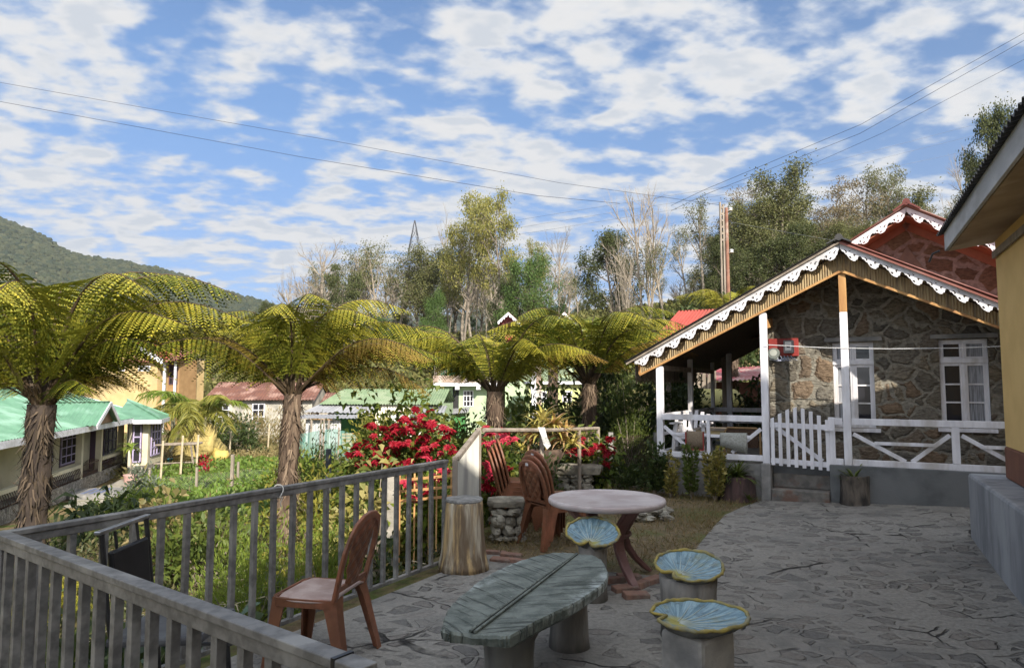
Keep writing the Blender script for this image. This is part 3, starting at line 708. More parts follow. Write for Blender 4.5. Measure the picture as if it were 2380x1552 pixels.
# ---------------------------------------------------------------- higher stone house behind the porch
RY = 2.66
ra = C.hit(2106, 478, RY); RU, RZ = ra
rh = thing('stone_house', 'taller stone house with red gable boards and pink pointing behind the porch', 'house', (A.x, A.y, 0), C.rz)
RS = .60
zrr = lambda u: RZ - RS*abs(u-RU)
ul2, ur2 = RU-3.0, RU+3.4
cutout('wall', [(ul2+.5,0),(ur2-.5,0),(ur2-.5,zrr(ur2-.5)-.2),(RU,RZ-.2),(ul2+.5,zrr(ul2+.5)-.2)], [], .15, m_redstone, rh, y=RY+.65)
MB().box(ul2+.5,ul2+.8,RY+.81,RY+6,0,zrr(ul2+.5)-.2).build('side_wall', m_redstone, rh)
for sgn in (-1,1):
    ue = ul2 if sgn < 0 else ur2
    a,b,c,d = (ue,RY-.1,zrr(ue)),(ue,RY+6.5,zrr(ue)),(RU,RY+6.5,RZ),(RU,RY-.1,RZ)
    if sgn > 0: a,b,c,d = b,a,d,c
    MB().corr(a,b,c,d,70,.014).build('roof', m_maroonroof, rh)
    fretboard(rh, RU, RZ-.03, 2.94 if sgn < 0 else 3.19, RS, sgn, RY-.03, mat('pinkish_white_paint',(.80,.74,.76),(.68,.61,.63),6,.55), pitch=.26)
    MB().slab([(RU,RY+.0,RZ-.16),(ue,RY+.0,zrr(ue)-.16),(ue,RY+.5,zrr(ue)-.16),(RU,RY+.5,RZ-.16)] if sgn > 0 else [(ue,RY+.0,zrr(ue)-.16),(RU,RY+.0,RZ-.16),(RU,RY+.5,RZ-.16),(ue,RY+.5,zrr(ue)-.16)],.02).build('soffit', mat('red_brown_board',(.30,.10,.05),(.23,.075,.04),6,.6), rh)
    MB().bar((RU+sgn*.05,RY+.49,RZ-.26),(ue,RY+.49,zrr(ue)-.26),.03,.17).build('rafter_board', MATS['red_brown_board'], rh)
MB().tube([(RU,RY-.14,RZ+.04),(RU,RY+6.5,RZ+.04)],.06,8).bar((RU-.2,RY-.12,RZ-.10),(RU,RY-.12,RZ+.04),.05,.03).bar((RU+.2,RY-.12,RZ-.10),(RU,RY-.12,RZ+.04),.05,.03).build('ridge_cap', mat('dark_red_cap',(.17,.05,.04),None,5,.5), rh)
vt = C.hit(2087,557,RY+.5)
cutout('gable_hatch', [(RU-.42,RZ-1.35),(RU+.42,RZ-1.35),(RU,RZ-.62)], [], .02, mat('dull_brown_board',(.17,.09,.06),(.13,.07,.05),5), rh, y=RY+.48)
q1 = C.hit(1562,724,4.8); q2 = C.hit(1515,792,3.3); q3 = C.hit(1720,715,4.8)
MB().corr((q2[0],3.3,q2[1]),(q3[0]+.6,3.3,q2[1]),(q3[0]+.6,4.8,q1[1]),(q1[0]+.15,4.8,q1[1]),26,.02).build('side_roof', m_redroof, rh)
MB().corr((q3[0]+.6,6.3,q2[1]),(q2[0],6.3,q2[1]),(q1[0]+.15,4.805,q1[1]),(q3[0]+.6,4.805,q1[1]),26,.02).build('side_roof', m_redroof, rh)
for x_ in (q2[0]+.15, q3[0]-.2): MB().bar((x_,4.0,0.),(x_,4.0,q2[1]+.2),.1,.1,(0,1,0)).build('roof_post', m_oldwood, rh)

# ---------------------------------------------------------------- yellow house on the right
C0 = G(2257,1260); C1 = G(2380,1410)
PYd = (C0-C1).normalized()
yh = thing('yellow_house', 'yellow plastered house with brown base band and grey concrete ledge on the right', 'house', (C0.x,C0.y,0), math.atan2(PYd.y,PYd.x))
# local x runs away along the wall, local -y is to the right (house side)
PYp = Plane(C0, (PYd.x, PYd.y))
zl = PYp.hit(2257,1104)[1]
W0 = G(2338,1112,zl); ca, sa = PYd.x, PYd.y
wx = (W0.x-C0.x)*ca + (W0.y-C0.y)*sa; wy = -(W0.x-C0.x)*sa + (W0.y-C0.y)*ca
ez = 3.17
MB().box(-9,0,-7.5,0,-.5,zl).build('ledge', m_plinth, yh, bevel=.03)
MB().box(-9,wx,-7.3,wy,zl+.004,zl+.33).build('base_band', m_brownband, yh, bevel=.02)
ex, ey = wx+.10, wy+.41
yr = -3.4; zrg = ez+.19+(ey+.07-yr)*.245
rs_ = lambda y: zrg - .245*abs(y-yr)
sec = [(wy-.0125,zl+.333),(wy-.0125,rs_(wy)-.06),(yr,zrg-.06),(-6.8,rs_(-6.8)-.06),(-6.8,zl+.333)]
MB().add([(x_,y_,z_) for x_ in (-9,wx-.012) for y_,z_ in sec],[(4,3,2,1,0),(5,6,7,8,9)]+[(i,(i+1)%5,5+(i+1)%5,5+i) for i in range(5)]).build('wall', m_yellowwall, yh)
E_ = [(-9,ey),(ex,ey)]
MB().bar((-9,ey,ez+.09),(ex,ey,ez+.09),.028,.20).build('fascia_board', mat('grey_white_board',(.50,.51,.53),(.36,.37,.39),5,.7,.2,30,stretch=(.3,1,1),c3=(.28,.28,.29),s3=2), yh, bevel=.004)
MB().slab([(-9,ey-.02,ez+.0),(ex,ey-.02,ez+.0),(ex,wy-.02,ez+.055),(-9,wy-.02,ez+.055)][::-1],.015).build('soffit', mat('stained_plywood',(.40,.30,.19),(.26,.19,.12),1.5,.7,.1,c3=(.46,.37,.25),s3=1.1), yh)
MB().bar((ex,ey-.02,ez+.09),(ex,yr,zrg-.11),.025,.15).build('verge_board', MATS['grey_white_board'], yh)
MB().box(-9,wx-.02,wy+.0,wy+.022,3.02,3.09).build('cornice_strip', m_oldwood, yh)
MB().corr((ex+.14,ey+.07,ez+.19),(-9,ey+.07,ez+.19),(-9,yr,zrg),(ex+.14,yr,zrg),90,.014).build('roof', m_blackroof, yh)
MB().corr((-9,-7.6,rs_(-7.6)),(ex+.14,-7.6,rs_(-7.6)),(ex+.14,yr,zrg+.005),(-9,yr,zrg+.005),90,.014).build('roof', m_blackroof, yh)
MB().tube([(ex+.02,ey+.06,ez+.0),(ex+.07,ey+.12,ez-.02),(ex+.12,ey+.15,ez-.10)],.012,5).build('hook', m_blackroof, yh)

# unseen house added behind the photographer, its gable shaped to cast the terrace shade
nh = thing('shade_caster_house', 'unseen tall cream gabled house added behind the terrace to shade it', 'house', (9.1,-3.4,-.05), 0.)
MB().box(-10.5,10.5,-9,0,-.5,4.05).build('wall', mat('cream_plaster',(.45,.40,.30),(.38,.34,.25),3,.8), nh)
MB().add([(-10.5,0,4.052),(10.5,0,4.052),(0,0,10.4),(-10.5,-9,4.052),(10.5,-9,4.052),(0,-9,10.4)],[(0,1,2),(3,5,4),(0,3,4,1),(0,2,5,3),(1,4,5,2)]).build('gable', MATS['cream_plaster'], nh)
MB().corr((-11.5,-9.3,3.50),(-11.5,.35,3.50),(0,.35,10.5),(0,-9.3,10.5),60,.02).build('roof', m_maroonroof, nh)
MB().corr((11.5,.35,3.50),(11.5,-9.3,3.50),(0,-9.3,10.5),(0,.35,10.5),60,.02).build('roof', m_maroonroof, nh)
for x_ in (-6,-2,2,6): MB().box(x_-.5,x_+.5,.003,.05,.9,2.2).build('shutter', m_oldwood, nh)

# ---------------------------------------------------------------- steel railing (two runs welded at the corner)
def hitz(px, py, z): p = G(px, py, z); return Vector((p.x, p.y, 0))
ZR = .985
kc = hitz(15,1231,ZR); ke = hitz(866,1533,ZR); kb = hitz(1056,1066,ZR); kb0 = hitz(61,1228.6,ZR)
d1 = (ke-kc).normalized(); n1 = Vector((-d1.y, d1.x, 0))
if n1.y < 0: n1 = -n1
d2 = (kb-kb0).normalized()
cor = kc - n1*.03 + d1*.02
ra_ = thing('metal_railing','grey painted steel railing with a corner enclosing the near end of the terrace','railing',(cor.x,cor.y,0),0.)
L1 = (ke-kc).length; L2 = (kb-kb0).length + .02
pt = lambda base, d, t, z: (base.x+d.x*t, base.y+d.y*t, z)
b2o = cor + d1*.02
MB().bar(pt(cor,d1,-.03,ZR-.014),pt(cor,d1,L1,ZR-.014),.062,.028).build('top_rail', m_rail, ra_, bevel=.004, world=True)
MB().bar(pt(cor,d1,0,ZR-.05),pt(cor,d1,L1-.02,ZR-.05),.045,.043).build('under_rail', m_rail, ra_, bevel=.003, world=True)
MB().bar(pt(cor,d2,.032,ZR-.015),pt(cor,d2,L2,ZR-.015),.058,.027).build('top_rail', m_rail, ra_, bevel=.004, world=True)
MB().bar(pt(cor,d2,.04,ZR-.05),pt(cor,d2,L2-.01,ZR-.05),.042,.042).build('under_rail', m_rail, ra_, bevel=.003, world=True)
MB().bar(pt(cor,d1,.05,.035),pt(cor,d1,L1,.035),.04,.03).build('bottom_rail', m_rail, ra_, bevel=.003, world=True)
MB().bar(pt(cor,d2,.05,.03),pt(cor,d2,L2,.03),.04,.03).build('bottom_rail', m_rail, ra_, bevel=.003, world=True)
MB().tube([pt(cor,d1,L1-.10,ZR-.014)]+[pt(cor,d1,L1-.098,ZR-.014)],.001,4).bar(pt(cor,d1,L1-.112,ZR-.013),pt(cor,d1,L1-.098,ZR-.013),.066,.034).build('tape_band', m_black, ra_, world=True)
MB().bar(pt(cor,d1,.015,-.55),pt(cor,d1,.015,ZR-.03),.045,.045,(0,1,0)).build('corner_post', m_rail, ra_, bevel=.003, world=True)
MB().bar(pt(cor,d2,L2-.03,-.02),pt(cor,d2,L2-.03,ZR-.03),.045,.045,(0,1,0)).build('end_post', m_rail, ra_, bevel=.003, world=True)
rr = random.Random(3)
k = .13
while k < L1-.03:
    MB().bar(pt(cor,d1,k+rr.uniform(-.008,.008),.02),pt(cor,d1,k+rr.uniform(-.008,.008),ZR-.072),.036,.034,(d1.y,-d1.x,0)).build('baluster', m_rail, ra_, bevel=.002, world=True); k += .142
k = .17
while k < L2-.08:
    MB().bar(pt(cor,d2,k+rr.uniform(-.005,.005),.02),pt(cor,d2,k+rr.uniform(-.005,.005),ZR-.072),.034,.034,(d2.y,-d2.x,0)).build('baluster', m_rail, ra_, bevel=.002, world=True); k += .168
# string tied on the rail
t0 = 1.72; q = cor + d2*t0
st = MB(); ring_ = []
for i in range(15):
    a = 2*PI*i/14; ring_.append((q.x+n1.x*0+d2.y*.042*math.cos(a)+d2.x*.012*math.sin(2*a), q.y-d2.x*.042*math.cos(a)+d2.y*.012*math.sin(2*a), ZR-.035+.048*math.sin(a)))
st.tube(ring_,.004,6); st.tube([ring_[12],(q.x+.04,q.y-.03,ZR-.07),(q.x+.025,q.y-.03,ZR-.11),(q.x+.03,q.y-.025,ZR-.135)],.0035,6)
tag(st.build('string', mat('white_string',(.66,.64,.58),None,6), loc=q), 'white string knotted round the railing top rail in front of the middle tree fern', 'string')

# corrugated sheet wing and pale pole fence at the end of the railing
e0 = Vector((kb.x+.02, kb.y+.06, 0)); e1 = at(1112,1160,7.95); e1.z = 0
wing = thing('corrugated_sheet','sloping pale corrugated sheet gate at the far end of the railing','metal sheet',(e0.x,e0.y,0),0.)
zt1 = at(1112,1000,7.95).z
MB().corr((e0.x,e0.y,.03),(e1.x,e1.y,.03),(e1.x,e1.y,zt1-.03),(e0.x,e0.y,ZR-.02),24,.012).build('sheet', mat('cream_grey_sheet',(.62,.60,.53),(.50,.49,.44),4,.5,.1,stretch=(1,1,.3),c3=(.36,.35,.33),s3=2), wing, world=True)
dd = (e1-e0).normalized()
MB().bar((e0.x,e0.y,ZR),(e1.x,e1.y,zt1),.05,.045).build('sloping_rail', m_oldwood, wing, bevel=.004, world=True)
MB().bar((e1.x,e1.y,-.3),(e1.x,e1.y,zt1+.03),.06,.06,(0,1,0)).build('post', m_oldwood, wing, bevel=.004, world=True)
MB().bar((e0.x-.015,e0.y-.03,-.02),(e0.x-.015,e0.y-.03,ZR+.02),.05,.05,(0,1,0)).build('post', m_oldwood, wing, bevel=.004, world=True)
f0 = Vector((e1.x+.06,e1.y+.03,zt1)); f1 = at(1390,995,11.3)
pf = thing('pole_fence','pale weathered pole fence behind the poinsettias and the potted bromeliads','fence',(f0.x,f0.y,0),0.)
MB().tube([f0, f0.lerp(f1,.5)+Vector((0,0,-.015)), f1],.028,8).build('rail', m_oldwood, pf, world=True)
for k in (.42,.78,1.):
    p_ = f0.lerp(f1,k); MB().tube([(p_.x,p_.y,-.1),(p_.x,p_.y,p_.z+.02)],.03,8).build('post', m_oldwood, pf, world=True)
p_ = f0.lerp(f1,.40)
wc = MB(); wc.add([(p_.x-.02,p_.y-.05,p_.z+.03),(p_.x+.07,p_.y-.05,p_.z+.03),(p_.x+.10,p_.y-.09,p_.z-.10),(p_.x+.15,p_.y-.06,p_.z-.21),(p_.x+.10,p_.y-.08,p_.z-.26),(p_.x+.05,p_.y-.05,p_.z-.19),(p_.x+.02,p_.y-.08,p_.z-.08)],[(0,6,1),(6,2,1),(6,5,2),(5,3,2),(5,4,3)])
o = wc.build('white_cloth', mat('white_cotton',(.72,.72,.70),(.45,.45,.43),20,.9,.5), loc=(p_.x,p_.y,p_.z)); o.modifiers.new('t','SOLIDIFY').thickness=.01
tag(o,'torn white cloth hanging from the pale pole fence left of the bromeliads','cloth')

# orange lattice gate and whitewashed post below the terrace
tz = thing('lattice_gate','orange brown stick lattice gate seen through the railing below the poinsettias','gate',(-1.35,8.0,-.6),0.)
b = MB()
ga = at(928,1110,8.3); gb = at(1055,1098,8.0)
for yy in (1112,1138,1160):
    a_ = at(926,yy+4,8.3); c_ = at(1056,yy-8,8.0); MB().bar(a_,c_,.02,.03).build('slat', m_rawwood, tz, world=True)
for k in range(8):
    a_ = at(930+17*k,1096,8.28); MB().bar((a_.x,a_.y,-.62),(a_.x,a_.y,a_.z-.02+.03*(k%2)),.018,.018,(0,1,0)).build('upright', m_rawwood, tz, world=True)
pp = at(914,1100,8.45)
tag(MB().bar((pp.x,pp.y,-.9),(pp.x,pp.y,pp.z),.13,.13,(0,1,0)).build('gate_post', mat('flaking_whitewash',(.36,.33,.28),(.24,.22,.185),5,.9,.5,20), loc=(pp.x,pp.y,-.9), bevel=.012),'flaking whitewashed concrete post left of the orange lattice gate','post')

# ---------------------------------------------------------------- moulded plastic chair
def make_chair(label, seatmat, group, has_label=False):
    r = thing('plastic_chair', label, 'chair', (0,0,0), 0., group)
    # faces +y
    sh = 0.44
    n = 14; vs = []; fs = []
    W = lambda f: .215 + .02*math.sin(f*PI) 
    for i in range(n+1):
        f = i/n; y = -.20 + .42*f
        for j in range(n+1):
            g = -1 + 2*j/n; x = g*W(f)*(1 - .18*max(0, (f-.8)/.2)**2*abs(g))
            dip = -.018*(1-g*g)*math.sin(PI*min(1,f*1.05)) + (-.055*max(0,(f-.86)/.14)**2) + (-.03*abs(g)**6)
            vs.append((x, y, sh+dip))
    fs = [(i*(n+1)+j, i*(n+1)+j+1, (i+1)*(n+1)+j+1, (i+1)*(n+1)+j) for i in range(n) for j in range(n)]
    st_ = MB().add(vs, fs).build('seat', seatmat, r, smooth=True); s_ = st_.modifiers.new('t','SOLIDIFY'); s_.thickness = .012; s_.offset = -1
    # skirt under the seat
    b = MB()
    ring = [(-.215,-.20),(.215,-.20),(.225,.0),(.222,.18),(.17,.225),(-.17,.225),(-.222,.18),(-.225,.0)]
    for i in range(len(ring)):
        p, q_ = ring[i], ring[(i+1)%len(ring)]
        if i != 0: b.bar((p[0],p[1],sh-.045),(q_[0],q_[1],sh-.045),.012,.05)
    b.build('apron', m_chair, r)
    # legs, L-section flaring outward
    for sx in (-1,1):
        for fr in (1,-1):
            x0, y0 = sx*.205, (.20 if fr > 0 else -.19); x1, y1 = sx*.245, (.245 if fr > 0 else -.285)
            lv = []; k = 6
            for i in range(k+1):
                f = i/k; z = (sh-.02)*(1-f); x = x0+(x1-x0)*f; y = y0+(y1-y0)*f
                wv = .075 - .035*f if i else .095; t_ = .012
                lv += [(x+sx*.012,y+fr*.012,z),(x-sx*wv,y+fr*.012,z),(x-sx*wv,y+fr*(.012-t_),z),(x+sx*(.012-t_),y+fr*(.012-t_),z),(x+sx*(.012-t_),y-fr*wv,z),(x+sx*.012,y-fr*wv,z)]
            lf = [(i*6+j, i*6+(j+1)%6, (i+1)*6+(j+1)%6, (i+1)*6+j) for i in range(k) for j in range(6)] + [tuple(range(6)), tuple(range(k*6+5,k*6-1,-1))]
            MB().add(lv, lf).build('leg', m_chair, r)
    # back: hooped frame and diamond-patterned splat
    bk = lambda z: -.195 - (z-sh)*.25 - .12*max(0,(z-.62))**2
    hoop = []
    for x, z in [(-.205,sh-.03),(-.212,.52),(-.218,.60),(-.215,.70),(-.19,.79),(-.15,.85),(-.08,.885),(0,.895),(.08,.885),(.15,.85),(.19,.79),(.215,.70),(.218,.60),(.212,.52),(.205,sh-.03)]:
        hoop.append(Vector((x, bk(z), z)))
    hb = MB()
    for i in range(len(hoop)):
        d = (hoop[min(i+1,len(hoop)-1)]-hoop[max(i-1,0)]).normalized()
        cen = Vector((0,bk(.62),.62)); inw = (cen-hoop[i]); inw -= d*inw.dot(d); inw.normalize(); nrm = d.cross(inw).normalized()
        a_, c_ = .022, .014
        hb.v += [tuple(hoop[i]+inw*u_*a_+nrm*w_*c_) for u_,w_ in ((-1,-.6),(-.4,-1),(1,-1),(1,1),(-.4,1),(-1,.6))]
    m_ = 6; k = len(hoop)
    hb.f = [(i*m_+j, i*m_+(j+1)%m_, (i+1)*m_+(j+1)%m_, (i+1)*m_+j) for i in range(k-1) for j in range(m_)] + [tuple(range(m_-1,-1,-1)), tuple(range((k-1)*m_,k*m_))]
    hb.mi = [0]*len(hb.f); hb.build('back_frame', m_chair, r, smooth=False, bevel=.003)
    sp_ = MB(); vs = []; nu, nv = 16, 26
    for i in range(nv+1):
        f = i/nv; z = .475 + .395*f; hw = .085 + .055*math.sin(min(1,f*1.25)*PI*.5) - .05*max(0,(f-.8)/.2)**2
        for j in range(nu+1):
            g = -1+2*j/nu
            quilt = .012*abs(math.sin((g*hw*.5+f*.2)*58))*abs(math.sin((g*hw*.5-f*.2)*58))
            vs.append((g*hw, bk(z)+.004-quilt-.012*(1-g*g), z))
    fs = [(i*(nu+1)+j, i*(nu+1)+j+1, (i+1)*(nu+1)+j+1, (i+1)*(nu+1)+j) for i in range(nv) for j in range(nu)]
    o_ = sp_.add(vs, fs).build('back_splat', m_chair, r); o_.modifiers.new('t','SOLIDIFY').thickness = .008
    MB().bar((-.20,bk(.475),.475),(.20,bk(.475),.475),.016,.03).build('lower_crossbar', m_chair, r)
    return r
ch = make_chair('brown plastic chair with a faded pink seat standing alone by the railing', m_chairseat, None)
ch.location = (-1.20, 4.42, 0); ch.rotation_euler = (0,0,math.atan2(.22,-.97)-PI/2)
sA = G(1203,1240); sB = G(1258,1278)
ch2 = make_chair('x', m_chair, None)
import itertools
stackB = ['lowest brown plastic chair of the stack nearest the round table','middle brown plastic chair of the stack nearest the round table','topmost brown plastic chair of the stack, white sticker on its back, nearest the round table']
stackA = ['lowest brown plastic chair of the side-on stack behind the stone seat','second brown plastic chair from the bottom of the side-on stack','third brown plastic chair from the bottom of the side-on stack','topmost brown plastic chair of the side-on stack by the red poinsettias']
grp = 'stacked brown plastic chairs on the lawn'
fB = math.radians(-58); fA = math.radians(-84)
for k in range(3):
    o = ch2 if k == 0 else copy_tree(ch2)
    o.location = (sB.x+.13+math.cos(fB+PI/2)*(.035*k), sB.y+.28+math.sin(fB+PI/2)*.035*k, .048*k); o.rotation_euler = (0,0,fB); o['label'] = stackB[k]; o['group'] = grp
for k in range(4):
    o = copy_tree(ch2); o.location = (sA.x-.03+math.cos(fA+PI/2)*(.035*k), sA.y+.35+math.sin(fA+PI/2)*.035*k, .048*k); o.rotation_euler = (0,0,fA); o['label'] = stackA[k]; o['group'] = grp
for k in range(3):
    zz_ = .845+.048*k
    o = [q for q in bpy.data.objects if q.get('label') == stackB[k]][0]
    if k != 1: MB().cbox((0.0,-.325,.872),.045,.006,.045).build('sticker', m_white, o)

# black steel chair in the corner of the railing
bc = thing('steel_chair','black padded steel chair with a shiny back bar in the corner of the railing','chair',(-1.96,3.62,0),math.radians(-90))
m_bsteel = mat('black_painted_steel',(.03,.03,.032),(.05,.05,.052),9,.35,metal=.5); m_shiny = mat('scuffed_steel',(.55,.55,.56),(.35,.35,.36),14,.3,metal=.9)
MB().cbox((0,.22,.46),.44,.46,.045,0,.03).build('seat', mat('dusty_black_vinyl',(.10,.105,.11),(.05,.05,.055),6,.5,.1,30), bc, bevel=.015)
MB().cbox((0,-.02,.755),.34,.03,.25,0,.10).build('backrest', m_black, bc, bevel=.012)
for sx in (-1,1):
    MB().tube([(sx*.205,.06,0),(sx*.205,.02,.44),(sx*.205,-.01,.6),(sx*.205,-.055,.97)],.013,8).build('rear_leg', m_bsteel, bc)
    MB().tube([(sx*.205,.44,0),(sx*.205,.40,.44)],.013,8).build('leg', m_bsteel, bc)
    MB().tube([(sx*.205,.44,.30),(sx*.205,.06,.30)],.010,6).build('stretcher', m_bsteel, bc)
MB().bar((-.235,-.06,.98),(.235,-.06,.98),.034,.020).build('back_bar', m_shiny, bc, bevel=.005)
for x_ in (-.10,.10): MB().tube([(x_,-.05,.965),(x_,-.035,.87)],.008,6).build('back_spindle', m_bsteel, bc)

# ---------------------------------------------------------------- round plastic table
rt = thing('round_table','round pale plastic garden table with curved maroon legs on the dry lawn','table',(G(1394,1310).x+.01,6.22,0),math.radians(4))
R_ = .52; tz_ = .695
MB().lathe([(.0,-.030),(R_-.05,-.030),(R_-.045,-.052),(R_-.012,-.052),(R_,-.04),(R_+.004,-.018),(R_-.004,-.002),(R_-.03,.0),(R_-.04,-.004),(0,-.004)],(0,0,tz_),56,cap=False).build('tabletop', m_tabletop, rt, smooth=True)
for k in range(4):
    a = k*PI/2+.35; ca2, sa2 = math.cos(a), math.sin(a)
    prof = [(.40,.655),(.36,.61),(.27,.52),(.20,.42),(.185,.34),(.21,.26),(.29,.15),(.40,.05),(.455,.0)]
    wd = [.10,.11,.105,.10,.095,.09,.08,.07,.06]; vs = []
    for (r_, z_), w_ in zip(prof, wd):
        i = prof.index((r_, z_)); p0_ = prof[max(0,i-1)]; p1_ = prof[min(len(prof)-1,i+1)]
        tx, tz2 = p1_[0]-p0_[0], p1_[1]-p0_[1]; l_ = math.hypot(tx,tz2); nx_, nz_ = -tz2/l_, tx/l_
        for s1, s2 in ((-1,-.022),(1,-.022),(1,.022),(-1,.022)):
            rr_ = r_+nx_*s2; zz_ = max(0, z_+nz_*s2)
            vs.append((rr_*ca2 - s1*w_*.5*sa2, rr_*sa2 + s1*w_*.5*ca2, zz_))
    m_ = len(prof); fs = [(i*4+j, i*4+(j+1)%4, (i+1)*4+(j+1)%4, (i+1)*4+j) for i in range(m_-1) for j in range(4)] + [(3,2,1,0),tuple(range((m_-1)*4,m_*4))]
    MB().add(vs,fs).build('leg', m_tableleg, rt, smooth=False, bevel=.010)
MB().lathe([(.20,.36),(.22,.38),(.22,.40),(.20,.41)],(0,0,0),20).build('centre_ring', m_tableleg, rt, bevel=.004)

# ---------------------------------------------------------------- cement leaf table
out_crop = [(5,1290),(28,1215),(60,1160),(110,1105),(170,1060),(230,1010),(290,970),(365,928),(440,895),(520,865),(600,840),(670,825),(740,815),(800,812),(860,817),(925,820),(980,832),(1015,855),(1040,882),(1060,915),(1068,950),(1062,980),(1040,1012),(1000,1045),(960,1072),(905,1108),(850,1140),(785,1170),(720,1200),(640,1240),(560,1280),(505,1315),(450,1345),(415,1352),(380,1350),(310,1342),(240,1335),(160,1330),(80,1322),(35,1318),(12,1308)]
ZT = .53
lp = [G(1023.1+x/2.7318, 983.8+y/2.7318, ZT) for x,y in out_crop]
base_pt = G(1023.1+205/2.7318, 983.8+1320/2.7318, ZT); tip_pt = G(1023.1+868/2.7318, 983.8+822/2.7318, ZT)
cen = sum((Vector((p.x,p.y,0)) for p in lp), Vector())/len(lp)
lt_ = thing('leaf_table','long cement table shaped like a green banana leaf on two log legs','table',(cen.x,cen.y,0),0.)
m, t, o_ = _new('weathered_green_cement_leaf')
tcn = t.n('ShaderNodeTexCoord').outputs['Object']
dirx, diry = (tip_pt-base_pt).normalized().x, (tip_pt-base_pt).normalized().y
q = t.n('ShaderNodeMapping', {'Vector': tcn, 'Location': (-(base_pt.x-cen.x), -(base_pt.y-cen.y), 0)}).outputs[0]
sx_ = t.n('ShaderNodeVectorMath', {0: q, 1: (dirx,diry,0)}, operation='DOT_PRODUCT').outputs['Value']
sy_ = t.n('ShaderNodeVectorMath', {0: q, 1: (-diry,dirx,0)}, operation='DOT_PRODUCT').outputs['Value']
ay = t.math('ABSOLUTE', sy_)
vein = t.math('SUBTRACT', sx_, t.math('MULTIPLY', ay, .55))
vc_ = t.n('ShaderNodeCombineXYZ', {0: t.math('MULTIPLY', vein, 16.), 1: t.math('MULTIPLY', sy_, 1.4), 2: 0.}).outputs[0]
vn = t.noise(vc_, 1.6, 4, .6)[0]; fn = t.noise(tcn, 9, 6, .7)[0]; fn2 = t.noise(tcn, 34, 4, .7)[0]
col = t.mix(t.mapr(fn, .35, .62), (.075,.09,.076), (.165,.185,.16))
col = t.mix(t.mapr(t.math('ADD', t.math('MULTIPLY', ay, 1.7), t.math('MULTIPLY', t.math('SUBTRACT', fn, .5), .7)), .42, .74), col, t.mix(t.mapr(fn2,.3,.7), (.46,.50,.48), (.29,.33,.315)))
col = t.mix(t.math('MULTIPLY', t.mapr(vn, .56, .64), .8), col, (.035,.045,.038))
col = t.mix(t.math('MULTIPLY', t.mapr(fn2, .66, .74), .6), col, (.42,.45,.43))
p = t.n('ShaderNodeBsdfPrincipled', {'Base Color': col, 'Roughness': .6, 'Specular IOR Level': .45})
t.set(p.inputs['Normal'], t.n('ShaderNodeBump', {'Height': t.math('SUBTRACT', t.math('MULTIPLY', fn2, .35), t.math('MULTIPLY', t.mapr(vn,.54,.66), 1.)), 'Strength': .9, 'Distance': .012}).outputs[0])
t.set(o_.inputs[0], p.outputs[0]); m_leaf = m
# subdivide the outline into rings so that the top sags gently to the midrib
axis_d = Vector((dirx,diry,0))
o2 = []
rj = random.Random(9)
for i in range(len(lp)):
    a_, b_ = lp[i], lp[(i+1)%len(lp)]
    for k in range(4):
        pnt = a_.lerp(b_, k/4); 
        dv = Vector((pnt.x-cen.x,pnt.y-cen.y,0)); dv *= 1 + rj.uniform(-.012,.010)
        o2.append(cen+dv)
vs = []; rings = [1.0,.985,.93,.82,.66,.48,.3,.12]; N_ = len(o2)
for k_, rg in enumerate(rings):
    for pnt in o2:
        dv = (pnt-cen); al = axis_d*dv.dot(axis_d); ac_ = dv-al
        pos = al*(1-(1-rg)*.92) + ac_*rg if rg < 1 else dv
        side = abs(ac_.dot(Vector((-diry,dirx,0))))*rg
        z_ = ZT - .012*(1 if k_ == 0 else 0) - .02*math.exp(-(side/.05)**2)*0 + .010*min(1,side/.16)-.010
        vs.append((pos.x,pos.y,z_))
for pnt in o2: dv = (pnt-cen)*.985; vs.append((dv.x,dv.y,ZT-.055))
for pnt in o2: dv = (pnt-cen)*.85; vs.append((dv.x,dv.y,ZT-.09))
R__ = len(rings); fs = []
for k_ in range(R__-1):
    fs += [(k_*N_+i, k_*N_+(i+1)%N_, (k_+1)*N_+(i+1)%N_, (k_+1)*N_+i) for i in range(N_)]
fs.append(tuple((R__-1)*N_+i for i in range(N_)))
fs += [(R__*N_+i, R__*N_+(i+1)%N_, (i+1)%N_, i) for i in range(N_)]
fs += [((R__+1)*N_+i, (R__+1)*N_+(i+1)%N_, R__*N_+(i+1)%N_, R__*N_+i) for i in range(N_)]
fs.append(tuple((R__+1)*N_+i for i in range(N_-1,-1,-1)))
MB().add(vs,fs).build('leaf_top', m_leaf, lt_, smooth=False)
b = MB(); bl = base_pt-Vector((cen.x,cen.y,0)); tl = tip_pt-Vector((cen.x,cen.y,0)); sd_ = Vector((-diry,dirx,0))
for s_ in (-1,1): b.tube([bl+sd_*s_*.013+Vector((0,0,.001)), (bl+tl)/2+sd_*s_*(.012)+Vector((0,0,.001)), tl+sd_*s_*.006],[.008,.008,.004],6)
b.build('midrib', m_leaf, lt_)
MB().bar(bl+Vector((0,0,-.004)),tl+Vector((0,0,-.006)),.016,.01).build('midrib_groove', mat('dark_crack',(.012,.014,.012),None,5,.9), lt_)
m_log = mat('grey_cement_log',(.30,.28,.25),(.17,.16,.145),6,.9,.8,14,c3=(.09,.09,.085),s3=2.6,stretch=(1,1,.22),dist=.02)
m_logd = mat('dark_wet_cement_log',(.085,.085,.08),(.045,.045,.045),5,.7,.8,12,c3=(.22,.21,.18),s3=1.4,stretch=(1,1,.3),dist=.02)
l1 = G(1183,1640); l2 = G(1323,1500)
MB().lathe([(.145,.0),(.135,.1),(.13,.25),(.14,.35),(.18,.43),(.20,.475)],(l1.x-cen.x,l1.y-cen.y,0),28,.035,4).build('log_leg', m_logd, lt_, smooth=True)
